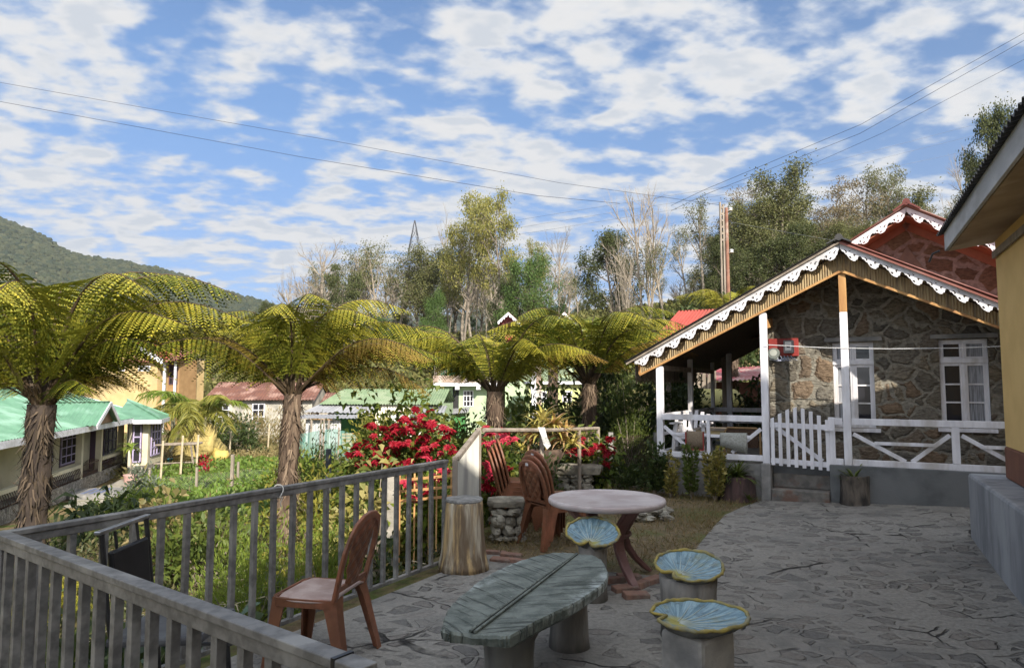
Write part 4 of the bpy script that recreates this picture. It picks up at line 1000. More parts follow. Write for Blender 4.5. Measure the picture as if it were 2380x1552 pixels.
MB().lathe([(.135,.0),(.128,.1),(.122,.25),(.125,.38),(.14,.475)],(l2.x-cen.x,l2.y-cen.y,0),28,.03,8).build('log_leg', m_log, lt_, smooth=True)

# ---------------------------------------------------------------- three blue lotus-leaf stools
m, t, o_ = _new('blue_painted_leaf_dish')
tcn = t.n('ShaderNodeTexCoord').outputs['Object']
sp3 = t.n('ShaderNodeSeparateXYZ', {0: t.n('ShaderNodeMapping', {'Vector': tcn, 'Location': (.095,0,0)}).outputs[0]})
rad = t.math('SQRT', t.math('ADD', t.math('POWER', sp3.outputs[0], 2.), t.math('POWER', sp3.outputs[1], 2.)))
ang = t.math('ARCTAN2', sp3.outputs[1], sp3.outputs[0])
uv = t.n('ShaderNodeCombineXYZ', {0: t.math('MULTIPLY', ang, 7.), 1: t.math('MULTIPLY', rad, 4.), 2: 0.}).outputs[0]
rib = t.noise(uv, 1.5, 5, .65)[0]; fn = t.noise(tcn, 17, 6, .7)[0]; bn = t.noise(tcn, 5, 4, .6)[0]
blue = t.mix(t.mapr(rib, .38, .64), (.10,.185,.235), (.26,.38,.435))
blue = t.mix(t.math('MULTIPLY', t.mapr(fn, .50, .66), .75), blue, (.06,.085,.10))
blue = t.mix(t.math('MULTIPLY', t.mapr(bn, .52, .66), .55), blue, (.20,.22,.13))
col = t.mix(t.mapr(t.math('ADD', rad, t.math('MULTIPLY', t.math('SUBTRACT', fn, .5), .06)), .03, .10), (.36,.33,.09), blue)
p = t.n('ShaderNodeBsdfPrincipled', {'Base Color': col, 'Roughness': .5, 'Specular IOR Level': .45})
t.set(p.inputs['Normal'], t.n('ShaderNodeBump', {'Height': t.math('ADD', rib, t.math('MULTIPLY', fn, .4)), 'Strength': .8, 'Distance': .008}).outputs[0])
t.set(o_.inputs[0], p.outputs[0]); m_dish = m
m_rim = mat('worn_yellow_rim',(.34,.265,.06),(.20,.17,.065),14,.6,.7,40,c3=(.20,.20,.14),s3=7,dist=.006)
m_under = mat('grey_cement_underside',(.20,.20,.18),(.11,.11,.10),8,.9,.7,30)
def dish(root, R, elong, tilt, tdir, zc, notch=.30, seed=0):
    """heart-shaped leaf dish; local -x holds the notch, +x the drawn-out tip"""
    rj = random.Random(seed); n = 72; rings = [.0,.12,.28,.45,.62,.78,.9,.97]
    def edge(a):
        r = R*(1 + (elong-1)*max(0,math.cos(a))**3)
        da = abs(((a-PI+PI)%(2*PI))-PI)
        r *= 1 - notch*math.exp(-(da/.13)**2)
        return r*(1+.010*math.sin(9*a+seed)+.009*math.sin(23*a+seed*2))
    ts, tc_ = math.sin(tilt), math.cos(tilt); cx_, cy_ = math.cos(tdir), math.sin(tdir)
    def P(r, a, z): 
        x, y = r*math.cos(a), r*math.sin(a)
        return (x, y, zc + z + (x*cx_+y*cy_)*math.tan(tilt))
    top = [[P(edge(2*PI*i/n)*f, 2*PI*i/n, .042*f**2.2 + .003*math.sin(11*2*PI*i/n)*f*f) for i in range(n)] for f in rings]
    b = MB(); vs = [q for r in top for q in r]
    fs = [(k*n+i,(k+1)*n+i,(k+1)*n+(i+1)%n,k*n+(i+1)%n) for k in range(len(rings)-1) for i in range(n)]
    b.add(vs, [f[::-1] for f in fs]); b.build('dish', m_dish, root, smooth=True)
    rim = [Vector(P(edge(2*PI*i/n)*.985, 2*PI*i/n, .042+.003*math.sin(11*2*PI*i/n))) for i in range(n)]
    MB().tube(rim+[rim[0]], [.0105*(1+.35*rj.uniform(-1,1)) for _ in range(n+1)], 8, cap=False).build('rim', m_rim, root, smooth=True)
    und = [[P(edge(2*PI*i/n)*f, 2*PI*i/n, z) for i in range(n)] for f, z in ((.985,.034),(.8,-.005),(.5,-.04))]
    b = MB(); b.add([q for r in und for q in r], [(k*n+i,(k+1)*n+i,(k+1)*n+(i+1)%n,k*n+(i+1)%n) for k in range(2) for i in range(n)]); b.build('underside', m_under, root, smooth=True)
    vb = MB()
    for a in (-1.5,-.95,-.5,-.12,.25,.65,1.1,1.6):
        e = edge(a*.8); xe, ye = e*.9*math.cos(a*.8), e*.9*math.sin(a*.8); pts = []
        for f in (.06,.25,.5,.75,.92):
            x, y = -.095+(xe+.095)*f, ye*f; aa = math.atan2(y,x); rr_ = math.hypot(x,y)/max(1e-6,edge(aa))
            pts.append((x,y,zc+.042*rr_**2.2+.0015+(x*cx_+y*cy_)*math.tan(tilt)))
        vb.tube(pts,[.0030,.0028,.0024,.0017,.0009],5)
    vb.build('vein', mat('pale_vein_paint',(.46,.50,.46),(.36,.42,.40),9,.6), root)
def stool(label, loc, rz, R, elong, tilt, tdir, zc, ped, material, square=False, seed=0):
    r = thing('leaf_stool', label, 'stool', loc, rz, 'cement leaf stools round the leaf table')
    dish(r, R, elong, tilt, tdir, zc, seed=seed)
    b = MB()
    if square: b.cbox((.02,0,(zc-.03)/2),ped*2,ped*1.7,zc-.03,.6); b.build('pedestal', material, r, bevel=.025)
    else: b.lathe([(ped*1.04,0),(ped*.98,zc*.3),(ped,zc*.7),(ped*1.05,zc-.03)],(0,0,0),28,.03,seed).build('pedestal', material, r, smooth=True)
    return r
pA = G(1396,1392); pB = G(1603,1478); pC = G(1612,1640)
stool('blue leaf stool with yellow rim between the round table and the leaf table',(pA.x-.06,pA.y,0),math.radians(73),.215,1.10,.30,math.radians(90-73),.485,.112,m_log,seed=2)
stool('blue leaf stool on a thick dark log, the right one behind the front stool',(pB.x,pB.y,0),math.radians(39),.225,1.15,.20,math.radians(90-39),.43,.185,m_log,seed=5)
stool('blue leaf stool nearest the camera with a pale square cement base',(pC.x+.01,pC.y+.0,0),math.radians(6),.225,1.32,.05,math.radians(84),.43,.155,mat('pale_cement_block',(.42,.40,.36),(.31,.295,.265),5,.85,.6,18,c3=(.18,.175,.165),s3=2.2,dist=.012),True,seed=7)

# ---------------------------------------------------------------- sawn stump, stone seats, gourd
sp_ = G(1078,1322); 
stp = thing('tree_stump','sawn tan log stump standing at the end of the railing','stump',(sp_.x,sp_.y+.02,0),0.)
m_bark = mat('peeling_tan_log',(.56,.39,.19),(.17,.12,.075),16,.85,1.,22,c3=(.56,.49,.37),s3=7,stretch=(1,1,.10),dist=.035,lo=.36,hi=.56)
MB().lathe([(.235,.0),(.225,.06),(.205,.16),(.195,.3),(.185,.48),(.175,.60),(.170,.62)],(0,0,0),110,.05,11,cap=True).build('trunk', m_bark, stp, smooth=True)
MB().lathe([(0.,.615),(.172,.618),(.176,.63),(.17,.645),(.0,.650)],(0,0,0),40,.04,11,cap=False).build('sawn_top', mat('grey_sawn_wood',(.30,.29,.27),(.17,.165,.155),12,.9,.6,30), stp)
def stonepile(name, label, loc, rz, slabdim, zslab, pile, seed, n=16):
    r = thing(name, label, 'stone seat', loc, rz)
    rr = random.Random(seed)
    if slabdim:
        nn = 18; outl = []
        for i in range(nn):
            a = 2*PI*i/nn; k = 1+rr.uniform(-.07,.07)
            sx_ = abs(math.cos(a))**.55*math.copysign(1,math.cos(a)); sy_ = abs(math.sin(a))**.55*math.copysign(1,math.sin(a))
            outl.append((slabdim[0]/2*sx_*k, slabdim[1]/2*sy_*k))
        b = MB(); vs = []
        lay = [(.95,-slabdim[2]),(1.0,-slabdim[2]*.6),(1.02,-slabdim[2]*.25),(.98,0),(.6,.008),(.2,.0)]
        for f,z in lay: vs += [(x*f,y*f,zslab+z+rr.uniform(-.008,.008)) for x,y in outl]
        b.add(vs,[(k*nn+i,k*nn+(i+1)%nn,(k+1)*nn+(i+1)%nn,(k+1)*nn+i) for k in range(len(lay)-1) for i in range(nn)]+[tuple(range(nn-1,-1,-1)),tuple(range((len(lay)-1)*nn,len(lay)*nn))])
        b.build('slab', m_lichenstone, r, bevel=.008)
    z = .0; row = 0
    hgt = pile[2]
    while z < hgt-.02:
        h = rr.uniform(.07,.12); h = min(h, hgt-z+.01); x = -pile[0]/2
        for yrow in ((-pile[1]*.32),(pile[1]*.25)):
            x = -pile[0]/2
            while x < pile[0]/2-.03:
                wd = min(rr.uniform(.11,.22), pile[0]/2-x+.03)
                MB().blob((x+wd/2,yrow+rr.uniform(-.03,.03),z+h/2),(wd*.56,pile[1]*.30,h*.60),rr.randint(0,9999),10,7,.22).build('stone', m_lichenstone, r, smooth=False)
                x += wd
        z += h*.92
    return r
s1_ = G(1176,1262); stonepile('slab_bench','grey slab seat on a pile of rough stones beside the stump',(s1_.x,s1_.y+.18,0),.1,(.42,.34,.075),.445,(.34,.30,.37),3)
s2_ = G(1338,1150); stonepile('slab_bench','long pale stone slab bench behind the round table',(s2_.x,s2_.y+.1,0),-.12,(.86,.42,.13),.45,(.50,.34,.32),8)

rp = thing('rock_pile','low heap of broken grey stones right of the round table','rock pile',(G(1510,1205).x,G(1510,1205).y,0),.15)
rr = random.Random(21)
for k in range(22):
    x = rr.uniform(-.25,.25); y = rr.uniform(-.16,.16); z = rr.uniform(.02,.16)*(1-abs(x)*1.6)
    MB().blob((x,y,z),(rr.uniform(.06,.12),rr.uniform(.05,.10),rr.uniform(.03,.06)),k+40,9,6,.25).build('stone', m_lichenstone, rp)
s4_ = G(1180,1158); stonepile('slab_bench','partly hidden stone seat behind the side-on chair stack',(s4_.x-.02,s4_.y+.15,0),0.,(.34,.3,.08),.36,(.3,.26,.28),13)
gq = G(1412,1143)
gd = thing('gourd','pale yellow gourd lying on the lawn beside the slab bench','gourd',(gq.x,gq.y+.08,0),0.)
MB().lathe([(.0,.0),(.055,.012),(.078,.05),(.072,.095),(.045,.135),(.02,.155),(.0,.16)],(0,0,0),18,.03,2,cap=False).build('fruit', mat('pale_yellow_gourd_skin',(.42,.38,.16),(.34,.29,.10),6,.5,.1), gd, smooth=True)
MB().tube([(0,0,.155),(.01,0,.185)],.006,6).build('stalk', m_oldwood, gd)
pq = G(1398,1141); pt_ = thing('black_pot','black plastic pot under the right end of the slab bench','pot',(pq.x+.02,pq.y+.15,0),0.)
MB().lathe([(.11,0),(.14,.2),(.15,.24),(.135,.24),(.12,.05),(0,.05)],(0,0,0),20,cap=False).build('pot_body', m_black, pt_, smooth=True)

# ---------------------------------------------------------------- tree ferns
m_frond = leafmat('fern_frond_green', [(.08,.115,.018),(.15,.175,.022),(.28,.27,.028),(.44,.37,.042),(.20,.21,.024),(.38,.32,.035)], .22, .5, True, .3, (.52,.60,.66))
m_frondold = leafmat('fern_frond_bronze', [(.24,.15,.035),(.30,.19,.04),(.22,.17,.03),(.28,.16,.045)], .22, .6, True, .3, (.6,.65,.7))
m_rachis = mat('dark_fern_stalk',(.075,.05,.025),(.045,.03,.018),8,.7)
def frond_mesh(name, L, e0, e1, seed, bend=.0, wid=.30, npair=31, material=None):
    """one bipinnate frond arching in the xz plane from the origin"""
    rg = np.random.default_rng(seed); K = 40
    s = np.linspace(0, 1, K+1); el = e0 + (e1-e0)*ss(.22, .92, s); yaw = bend*s**2
    dx = np.cos(el)*np.cos(yaw); dy = np.cos(el)*np.sin(yaw); dz = np.sin(el)
    P = np.zeros((K+1,3))
    for i in range(K): P[i+1] = P[i] + np.array([dx[i],dy[i],dz[i]])*L/K
    b = MB(); b.m = 1
    b.tube([P[i] for i in range(0,K+1,4)], [.017*(1-.88*i/K)*(L/1.8) for i in range(0,K+1,4)], 6)
    V_, W_ = [], []
    T = np.stack([dx,dy,dz],1); side = np.stack([-np.sin(yaw),np.cos(yaw),0*s],1); nrm = np.cross(T, side)
    quads = []
    for k in range(npair):
        f = .13 + .865*(k+.5)/npair; i = f*K; i0 = int(i); fr_ = i-i0; i1 = min(i0+1,K)
        p = P[i0]*(1-fr_)+P[i1]*fr_; t_ = T[i0]; sd_ = side[i0]; nr = nrm[i0]
        prof = (math.sin(PI*min(1,(f-.10)/.90)**.62))**.75 if f < 1 else 0
        pl = L*wid*.5*max(.05,prof)*(1 if f > .25 else .75+.25*(f-.13)/.12)
        for sg in (-1,1):
            fw = .35+.35*f
            if rg.uniform() < .06: continue
            d = t_*fw + sd_*sg*.95 - nr*rg.uniform(.22,.55); d /= np.linalg.norm(d)
            ln = pl*rg.uniform(.84,1.1); n2 = max(5,int(round(ln/.024)))
            up = np.cross(d, t_)*sg; up /= np.linalg.norm(up)+1e-9
            pr = np.cross(up, d)
            q = (np.arange(n2)+.5)/n2
            cur = p[None]+d[None]*(q*ln)[:,None]; cur = cur + np.array([0,0,-1.])[None]*(rg.uniform(.15,.62)*ln*q**2)[:,None]
            wl_ = .036*(L/1.8)*np.sin(PI*np.clip(.16+q*.84,0,1))**.6 + .004
            hw = ln/n2*.56
            for s2 in (-1,1):
                dd_ = pr[None]*s2 + d[None]*.45 + np.array([0,0,-.22])[None]
                dd_ /= np.linalg.norm(dd_,axis=1,keepdims=True)
                tip = cur + dd_*wl_[:,None]; mid = cur + dd_*(wl_*.45)[:,None]
                quads.append(np.stack([cur - d*hw*.7, mid - d*hw*s2, tip, mid + d*hw*s2],1))
    Q = np.concatenate(quads,0); N = len(Q)
    b.m = 0; b.np(Q.reshape(-1,3), np.arange(4*N).reshape(N,4))
    me_o = b
    me = bpy.data.meshes.new(name); me.from_pydata(b.v,[],b.f)
    me.materials.append(material or m_frond); me.materials.append(m_rachis)
    me.polygons.foreach_set('material_index', b.mi); me.update()
    return me
R = math.radians
FM = {}
for nm, e0, e1, bd, w_ in (('steep',70,-24,.1,.52),('mid',57,-20,-.12,.54),('flat',43,-20,.15,.52),('low',28,-22,-.1,.48),('upright',80,-18,.0,.52)):
    FM[nm] = frond_mesh('frond_'+nm, 1.8, R(e0), R(e1), len(FM)+1, bd, w_)
FMold = {nm: frond_mesh('old_frond_'+nm, 1.8, R(e0), R(e1), 11+i, bd, w_, 28, m_frondold) for i,(nm,e0,e1,bd,w_) in enumerate((('flat',42,-24,.12,.44),('low',26,-34,-.1,.42)))}
m_trunk = mat('shaggy_fern_trunk',(.12,.08,.055),(.05,.033,.024),9,.95,1.,16,c3=(.18,.13,.09),s3=5,stretch=(1,1,.25),dist=.03)
m_stub = leafmat('dry_frond_stub',[(.12,.082,.055),(.05,.034,.024),(.24,.175,.12),(.08,.055,.036)],.05,.9)
def tree_fern(label, base, top, r0, r1, fronds, seed, lean=(0,0), trunkmat=None, stubmat=None, gain=1.):
    r = thing('tree_fern', label, 'tree fern', base, 0., 'tree ferns')
    hh = top - base[2]; rr = random.Random(seed); rg = np.random.default_rng(seed)
    n = 9; prof = []
    path = [Vector((lean[0]*(i/n)**1.3, lean[1]*(i/n), hh*i/n)) for i in range(n+1)]
    MB().tube(path,[r0+(r1-r0)*(i/n)+.012*math.sin(i*1.9+seed) for i in range(n+1)],18,True,seed,.12).build('trunk', trunkmat or m_trunk, r, smooth=True)
    # stubs of old fronds: narrow strips pressed to the trunk, bent outwards at the end
    b = MB(); vs=[]; 
    for k in range(int(230*hh)):
        f = rr.uniform(.02,1.0)**.9; a = rr.uniform(0,2*PI); p = path[min(n,int(f*n))].lerp(path[min(n,int(f*n)+1)], (f*n)%1); rad_ = r0+(r1-r0)*f
        ln = rr.uniform(.08,.24); o = Vector((math.cos(a),math.sin(a),0)); tg = Vector((-math.sin(a),math.cos(a),0))
        wv = rr.uniform(.006,.016); dn = rr.choice((-1,-1,-1,.8)); c1 = p+o*(rad_*.97); tw = rr.uniform(-.05,.05)
        c2 = c1+o*(.018+.02*rr.random())+Vector((0,0,dn*ln*.55))+tg*tw*.5; c3 = c2+o*rr.uniform(.0,.11)+Vector((0,0,dn*ln*.45))+tg*tw
        vs = [c1-tg*wv,c1+tg*wv,c2+tg*wv*.8,c2-tg*wv*.8,c3+tg*wv*.3,c3-tg*wv*.3]
        b.add(vs,[(0,1,2,3),(3,2,4,5)])
    b.build('dead_frond_skirt', stubmat or m_stub, r)
    b = MB()
    for k in range(34):
        a = rr.uniform(0,2*PI); o = Vector((math.cos(a),math.sin(a),0)); s0 = path[-1]+o*r1*.7+Vector((0,0,-.04)); ln = rr.uniform(.14,.30)
        b.tube([s0,s0+o*ln*.35+Vector((0,0,ln*.6)),s0+o*ln*.75+Vector((0,0,ln))],[.017,.013,.006],5)
    b.build('stalk_bases', m_rachis, r)
    for kind, az, sc2, old in fronds:
        me = FMold[kind] if old else FM[kind]
        o = bpy.data.objects.new('frond', me); COL.objects.link(o); o.parent = r
        a = R(az); o.location = tuple(path[-1]+Vector((math.cos(a)*r1*.5,math.sin(a)*r1*.5,rr.uniform(-.06,.08))))
        o.rotation_euler = (rr.uniform(-.10,.10), rr.uniform(-.08,.08), a+rr.uniform(-.06,.06)); o.scale = (sc2*gain,)*3
    return r
def ring_fronds(n, kinds, sc_, seed, old_p=.0, az0=0.):
    rr = random.Random(seed); out = []
    for k in range(n):
        kd = kinds[k % len(kinds)]; old = rr.random() < old_p and kd in FMold
        if kd in ('flat','low') and abs(((az0+360*k/n-270)+180)%360-180) < 34: continue
        out.append((kd, az0+360*k/n+rr.uniform(-14,14), sc_*rr.uniform(.88,1.1), old))
    return out
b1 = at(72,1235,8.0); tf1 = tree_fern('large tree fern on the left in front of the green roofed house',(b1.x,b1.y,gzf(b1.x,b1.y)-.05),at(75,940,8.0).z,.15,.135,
    ring_fronds(10,['steep','upright','steep'],1.62,1)+ring_fronds(9,['mid','flat','flat'],1.5,2,0,20)+ring_fronds(7,['low','flat'],.72,3,.3,8)+[('mid',8,1.55,False),('flat',-15,1.1,False),('steep',25,1.5,False)],4,(.05,0),mat('dark_shaggy_trunk',(.06,.045,.035),(.03,.022,.018),9,.95,1.,16,stretch=(1,1,.25),dist=.03),leafmat('dark_frond_stub',[(.06,.045,.03),(.03,.022,.015),(.13,.095,.065),(.045,.033,.022)],.05,.9))  # dark trunk and stubs, with the trunk's shade also put into their colour
b2 = at(660,1310,9.3); tf2 = tree_fern('tree fern with a tall shaggy trunk standing just behind the railing',(b2.x,b2.y,gzf(b2.x,b2.y)-.05),at(672,915,9.3).z,.13,.12,
    ring_fronds(11,['steep','upright','steep'],1.12,5,0,-95)+ring_fronds(8,['flat','flat'],1.28,6,.5,10)+[('flat',178,1.2,True),('low',5,1.1,True),('flat',200,1.0,True),('flat',-10,1.15,True),('mid',12,1.3,False),('mid',160,1.35,False),('steep',8,1.3,False)],7,(.06,0))
b3 = at(1150,1010,11.6); tf3 = tree_fern('tree fern with wide flat fronds behind the metal sheet gate',(b3.x,b3.y,gzf(b3.x,b3.y)-.05),at(1148,910,11.6).z,.15,.13,
    ring_fronds(13,['mid','mid','flat'],1.12,8,0,-80)+ring_fronds(9,['flat','mid'],1.3,9,.4,25)+[('flat',172,1.5,True),('flat',185,1.4,False),('mid',165,1.45,False)],5)
b4 = at(1370,1000,12.8); tf4 = tree_fern('rightmost tree fern beside the left end of the porch',(b4.x,b4.y,gzf(b4.x,b4.y)-.05),at(1366,890,12.8).z,.15,.13,
    ring_fronds(11,['steep','mid','upright'],1.35,13,0,-75)+ring_fronds(9,['flat','mid'],1.35,14,.25,15)+[('mid',12,1.5,False),('flat',2,1.45,False)],6)
b5 = at(1700,760,19.5); tf5 = tree_fern('distant tree fern whose tips show above the porch roof',(b5.x,b5.y,gzf(b5.x,b5.y)-.05),at(1705,735,19.5).z,.17,.15,
    ring_fronds(10,['mid','flat','steep'],.95,18),8)
b6 = at(1285,860,19.0); tf6 = tree_fern('farther tree fern in front of the red roofed house with white fretwork',(b6.x,b6.y,gzf(b6.x,b6.y)-.05),at(1285,812,19.0).z,.15,.13,
    ring_fronds(10,['mid','flat','steep'],.85,28),9)

# ---------------------------------------------------------------- shrubs
def shrub(name, label, cat, base, size, nleaf, L, asp, material, seed, stems=5, clump=26, top=None, axis_=(0,0,.35), group=None, hollow=.25, stemmat=None, droop=.12, low=.12):
    """leaf clumps spread through a volume, on real stems"""
    r = thing(name, label, cat, base, 0., group); rg = np.random.default_rng(seed); rr = random.Random(seed)
    sx_, sy_, sz_ = size
    n = max(3, nleaf//clump); C_ = rg.normal(size=(n,3)); C_ /= np.linalg.norm(C_,axis=1,keepdims=True); C_ *= rg.uniform(hollow,1,(n,1))**.5
    C_[:,2] = np.abs(C_[:,2])*(1-low)+low if top is None else C_[:,2]
    C_ *= (1+.18*np.sin(3*np.arctan2(C_[:,1],C_[:,0])+seed))[:,None]
    C_ = C_*(sx_/2,sy_/2,sz_)
    if top is not None: C_[:,2] = top + C_[:,2]*.5
    P = (C_[:,None,:] + rg.normal(size=(n,clump,3))*(min(sx_,sy_,sz_)*.10+.015)).reshape(-1,3); P[:,2] = np.maximum(P[:,2], .01)
    ax = np.repeat(C_*(1/np.array([sx_/2,sy_/2,sz_])),clump,0)*.8 + np.array(axis_)
    V, Fc = leaf_np(P, L, asp, rg, axis=ax, spread=.6, droop=droop)
    MB().np(V,Fc).build('foliage', material, r)
    b = MB()
    for k in range(stems*3):
        c = Vector(C_[rr.randrange(n)]); s0 = Vector((rr.uniform(-.06,.06)*sx_,rr.uniform(-.06,.06)*sy_,-.05))
        b.tube([s0, s0.lerp(c,.5)+Vector((0,0,.06*sz_)), c],[.012+.006*sz_,.008+.003*sz_,.003],5)
    b.build('stems', stemmat or m_oldwood, r)
    return r
lf_dark = leafmat('dark_green_leaf',[(.03,.05,.014),(.05,.075,.02),(.075,.10,.028),(.04,.06,.018)],.25)
lf_mid = leafmat('mid_green_leaf',[(.06,.09,.02),(.09,.125,.025),(.13,.16,.03),(.075,.10,.022)],.3)
lf_lime = leafmat('lime_green_leaf',[(.13,.19,.025),(.17,.235,.03),(.22,.27,.04),(.12,.16,.025)],.35)
lf_yel = leafmat('yellow_green_leaf',[(.22,.22,.04),(.30,.27,.05),(.16,.18,.03),(.34,.30,.08)],.35)
lf_crot = leafmat('variegated_leaf',[(.10,.12,.025),(.36,.29,.07),(.17,.17,.04),(.46,.38,.13),(.08,.10,.025)],.3)
lf_grey = leafmat('grey_green_leaf',[(.10,.12,.08),(.15,.17,.12),(.08,.10,.06),(.19,.21,.16)],.25)
lf_cabb = leafmat('blue_green_leaf',[(.07,.115,.075),(.11,.16,.11),(.055,.09,.055),(.15,.19,.14)],.2)
lf_tan = leafmat('dry_leaf',[(.22,.17,.07),(.30,.23,.10),(.15,.14,.05),(.36,.29,.14)],.3)
lf_red = leafmat('red_bract',[(.30,.008,.022),(.40,.012,.028),(.24,.006,.018),(.46,.03,.05)],.3,.5)
lf_pink = leafmat('pink_red_bract',[(.46,.025,.06),(.56,.06,.10),(.38,.02,.045),(.52,.05,.08)],.3,.5)
m_barkd = mat('dark_grey_bark',(.13,.11,.09),(.08,.065,.05),6,.9,.6,20,c3=(.20,.175,.145),s3=2)
lf_pmix = leafmat('poinsettia_leaf',[(.06,.10,.02),(.11,.16,.03),(.17,.20,.035),(.08,.12,.022),(.26,.24,.05)],.35)
def bract_mesh(seed, R_, material):
    """star of pointed bracts, one flower head"""
    rg = np.random.default_rng(seed); Q = []
    for ring_, n, r_, z_ in ((0,9,1.,-.05),(1,8,.72,.10),(2,6,.42,.20)):
        for k in range(n):
            a = 2*PI*k/n + ring_*.35 + rg.uniform(-.15,.15); d = np.array([math.cos(a),math.sin(a),z_*1.5+rg.uniform(-.15,.15)]); t_ = np.array([-math.sin(a),math.cos(a),0.])
            l_ = R_*r_*rg.uniform(.85,1.1); w_ = l_*.24
            Q.append([d*.0, d*l_*.5+t_*w_+np.array([0,0,.01]), d*l_+np.array([0,0,-.12*l_]), d*l_*.5-t_*w_+np.array([0,0,.01])])
    Q = np.array(Q); me = bpy.data.meshes.new('bracts'); me.from_pydata(Q.reshape(-1,3).tolist(),[],np.arange(4*len(Q)).reshape(-1,4).tolist()); me.materials.append(material); me.update(); return me
BR = [bract_mesh(k,.105,lf_red) for k in range(3)]; BP = [bract_mesh(k+5,.105,lf_pink) for k in range(3)]
def bracts(r, pts, meshes, seed, s=1.):
    rr = random.Random(seed)
    for p in pts:
        o = bpy.data.objects.new('flower_head', rr.choice(meshes)); COL.objects.link(o); o.parent = r
        lx = Vector(p) - Vector(FR[r.name][0]); o.location = tuple(lx); o.rotation_euler = (rr.uniform(.2,1.0),rr.uniform(-.5,.5),rr.uniform(0,6.3)); sc3 = s*rr.uniform(.75,1.2); o.scale = (sc3,)*3
def poin(label, base, size, nleaf, spots, depth, meshes, seed, material, s=1.):
    r = shrub('poinsettia_bush', label, 'poinsettia', base, size, nleaf, .15, .42, material, seed, 6, 12, droop=.35, group='poinsettia bushes', axis_=(0,-.2,.1))
    rr = random.Random(seed); pts = []
    for (px,py,k,sp) in spots:
        for _ in range(k): pts.append(at(px+rr.gauss(0,sp), py+rr.gauss(0,sp*.55), depth+rr.uniform(-.45,.1)))
    bracts(r, pts, meshes, seed, s); return r
q = at(945,1150,10.0)
poin('largest poinsettia bush, wide and covered in dark red heads behind the railing',(q.x,q.y,gzf(q.x,q.y)-.05),(2.0,1.3,2.12),5200,
     [(870,1040,9,18),(830,1055,7,12),(905,1000,9,20),(960,985,10,22),(1015,992,7,14),(925,1035,5,18),(985,1022,8,22),(1035,1010,5,10),(845,1080,4,10),(900,1060,5,18),(960,1060,3,15),(990,1052,3,8),(1050,1045,6,8),(910,1075,3,10),(935,1020,6,25),(1020,1060,3,10),(880,1010,8,22),(940,975,6,20),(1000,975,6,16),(1040,1000,5,10),(960,1010,8,30),(850,1030,6,14),(1000,1040,6,20),(920,1005,6,20)],9.6,BR,3,lf_pmix,.72)
q = at(1005,1150,8.7)
poin('low poinsettia bush with bright heads behind the orange lattice gate',(q.x,q.y,gzf(q.x,q.y)-.05),(.95,.6,1.25),700,
     [(955,1120,4,14),(985,1140,5,16),(960,1160,4,12),(1015,1110,4,12),(945,1075,2,6),(1000,1062,2,6),(1035,1095,3,8)],8.55,BR+BP,9,lf_lime,.85)
q = at(1150,1150,9.3)
poin('narrow poinsettia bush with pink red heads right of the metal sheet gate',(q.x,q.y,-.05),(.55,.5,1.15),800,
     [(1150,1008,7,16),(1175,1020,5,10),(1130,1075,4,8),(1160,1085,5,10),(1140,1110,6,12),(1145,1138,7,14),(1125,1130,4,8),(1125,1030,3,6)],9.05,BP+BR,5,lf_pmix,.72)
q = at(1382,1120,11.4)
poin('poinsettia bush with crimson heads between the slab bench and the porch',(q.x,q.y,-.05),(.85,.6,1.05),900,
     [(1345,1045,9,14),(1370,1055,7,12),(1395,1040,6,10),(1412,1050,6,10),(1330,1050,4,8),(1410,1075,5,9),(1350,1028,3,10),(1420,1020,3,6)],11.1,BR,7,lf_pmix,.8)
# yellow-leaved shrub behind the railing
q = at(880,1190,8.6); shrub('yellowing_shrub','yellow leaved shrub pressed against the railing below the large poinsettia','shrub',(q.x,q.y,gzf(q.x,q.y)-.05),(1.2,.6,1.3),520,.17,.4,leafmat('big_yellow_leaf',[(.36,.29,.08),(.25,.24,.06),(.42,.35,.14),(.15,.18,.04)],.35),31,5,8,droop=.4)

# bromeliads in a tree-stump urn behind the lawn
q = at(1268,1105,10.3); bz = -.05
br = thing('bromeliad_cluster','large cluster of yellow and orange strap leaved bromeliads on a dark stump','bromeliads',(q.x,q.y,bz),0.)
MB().lathe([(.20,0),(.17,.2),(.15,.45),(.20,.62),(.27,.74),(.22,.80),(0,.78)],(0,0,0),20,.09,3,cap=False).build('stump', m_trunk, br, smooth=True)
def strap_mesh(b, c, n, L, w_, rg, e_lo=.2, e_hi=1.35, curl=1.3):
    for k in range(n):
        a = rg.uniform(0,2*PI); e = rg.uniform(e_lo,e_hi); l_ = L*rg.uniform(.7,1.15); p = np.array(c,float); ee = e; m_ = 5; L_, R__ = [], []
        for i in range(m_+1):
            f = i/m_; d = np.array([math.cos(a)*math.cos(ee),math.sin(a)*math.cos(ee),math.sin(ee)]); t_ = np.array([-math.sin(a),math.cos(a),0.])
            ww = w_*(1-f**2.5)*(.75+.6*f*(1-f)) + .0015
            L_.append(p-t_*ww); R__.append(p+t_*ww); p = p + d*l_/m_; ee -= curl/m_
        o = len(b.v); b.v += [tuple(x) for x in L_] + [tuple(x) for x in R__]
        b.f += [(o+i,o+i+1,o+m_+2+i,o+m_+1+i) for i in range(m_)]; b.mi += [b.m]*m_
lf_bro = leafmat('bromeliad_yellow',[(.55,.45,.10),(.40,.35,.08),(.62,.52,.18),(.24,.23,.06)],.35); lf_broo = leafmat('bromeliad_orange',[(.60,.30,.12),(.48,.33,.12),(.64,.40,.24),(.34,.25,.09)],.35)
rg = np.random.default_rng(4)
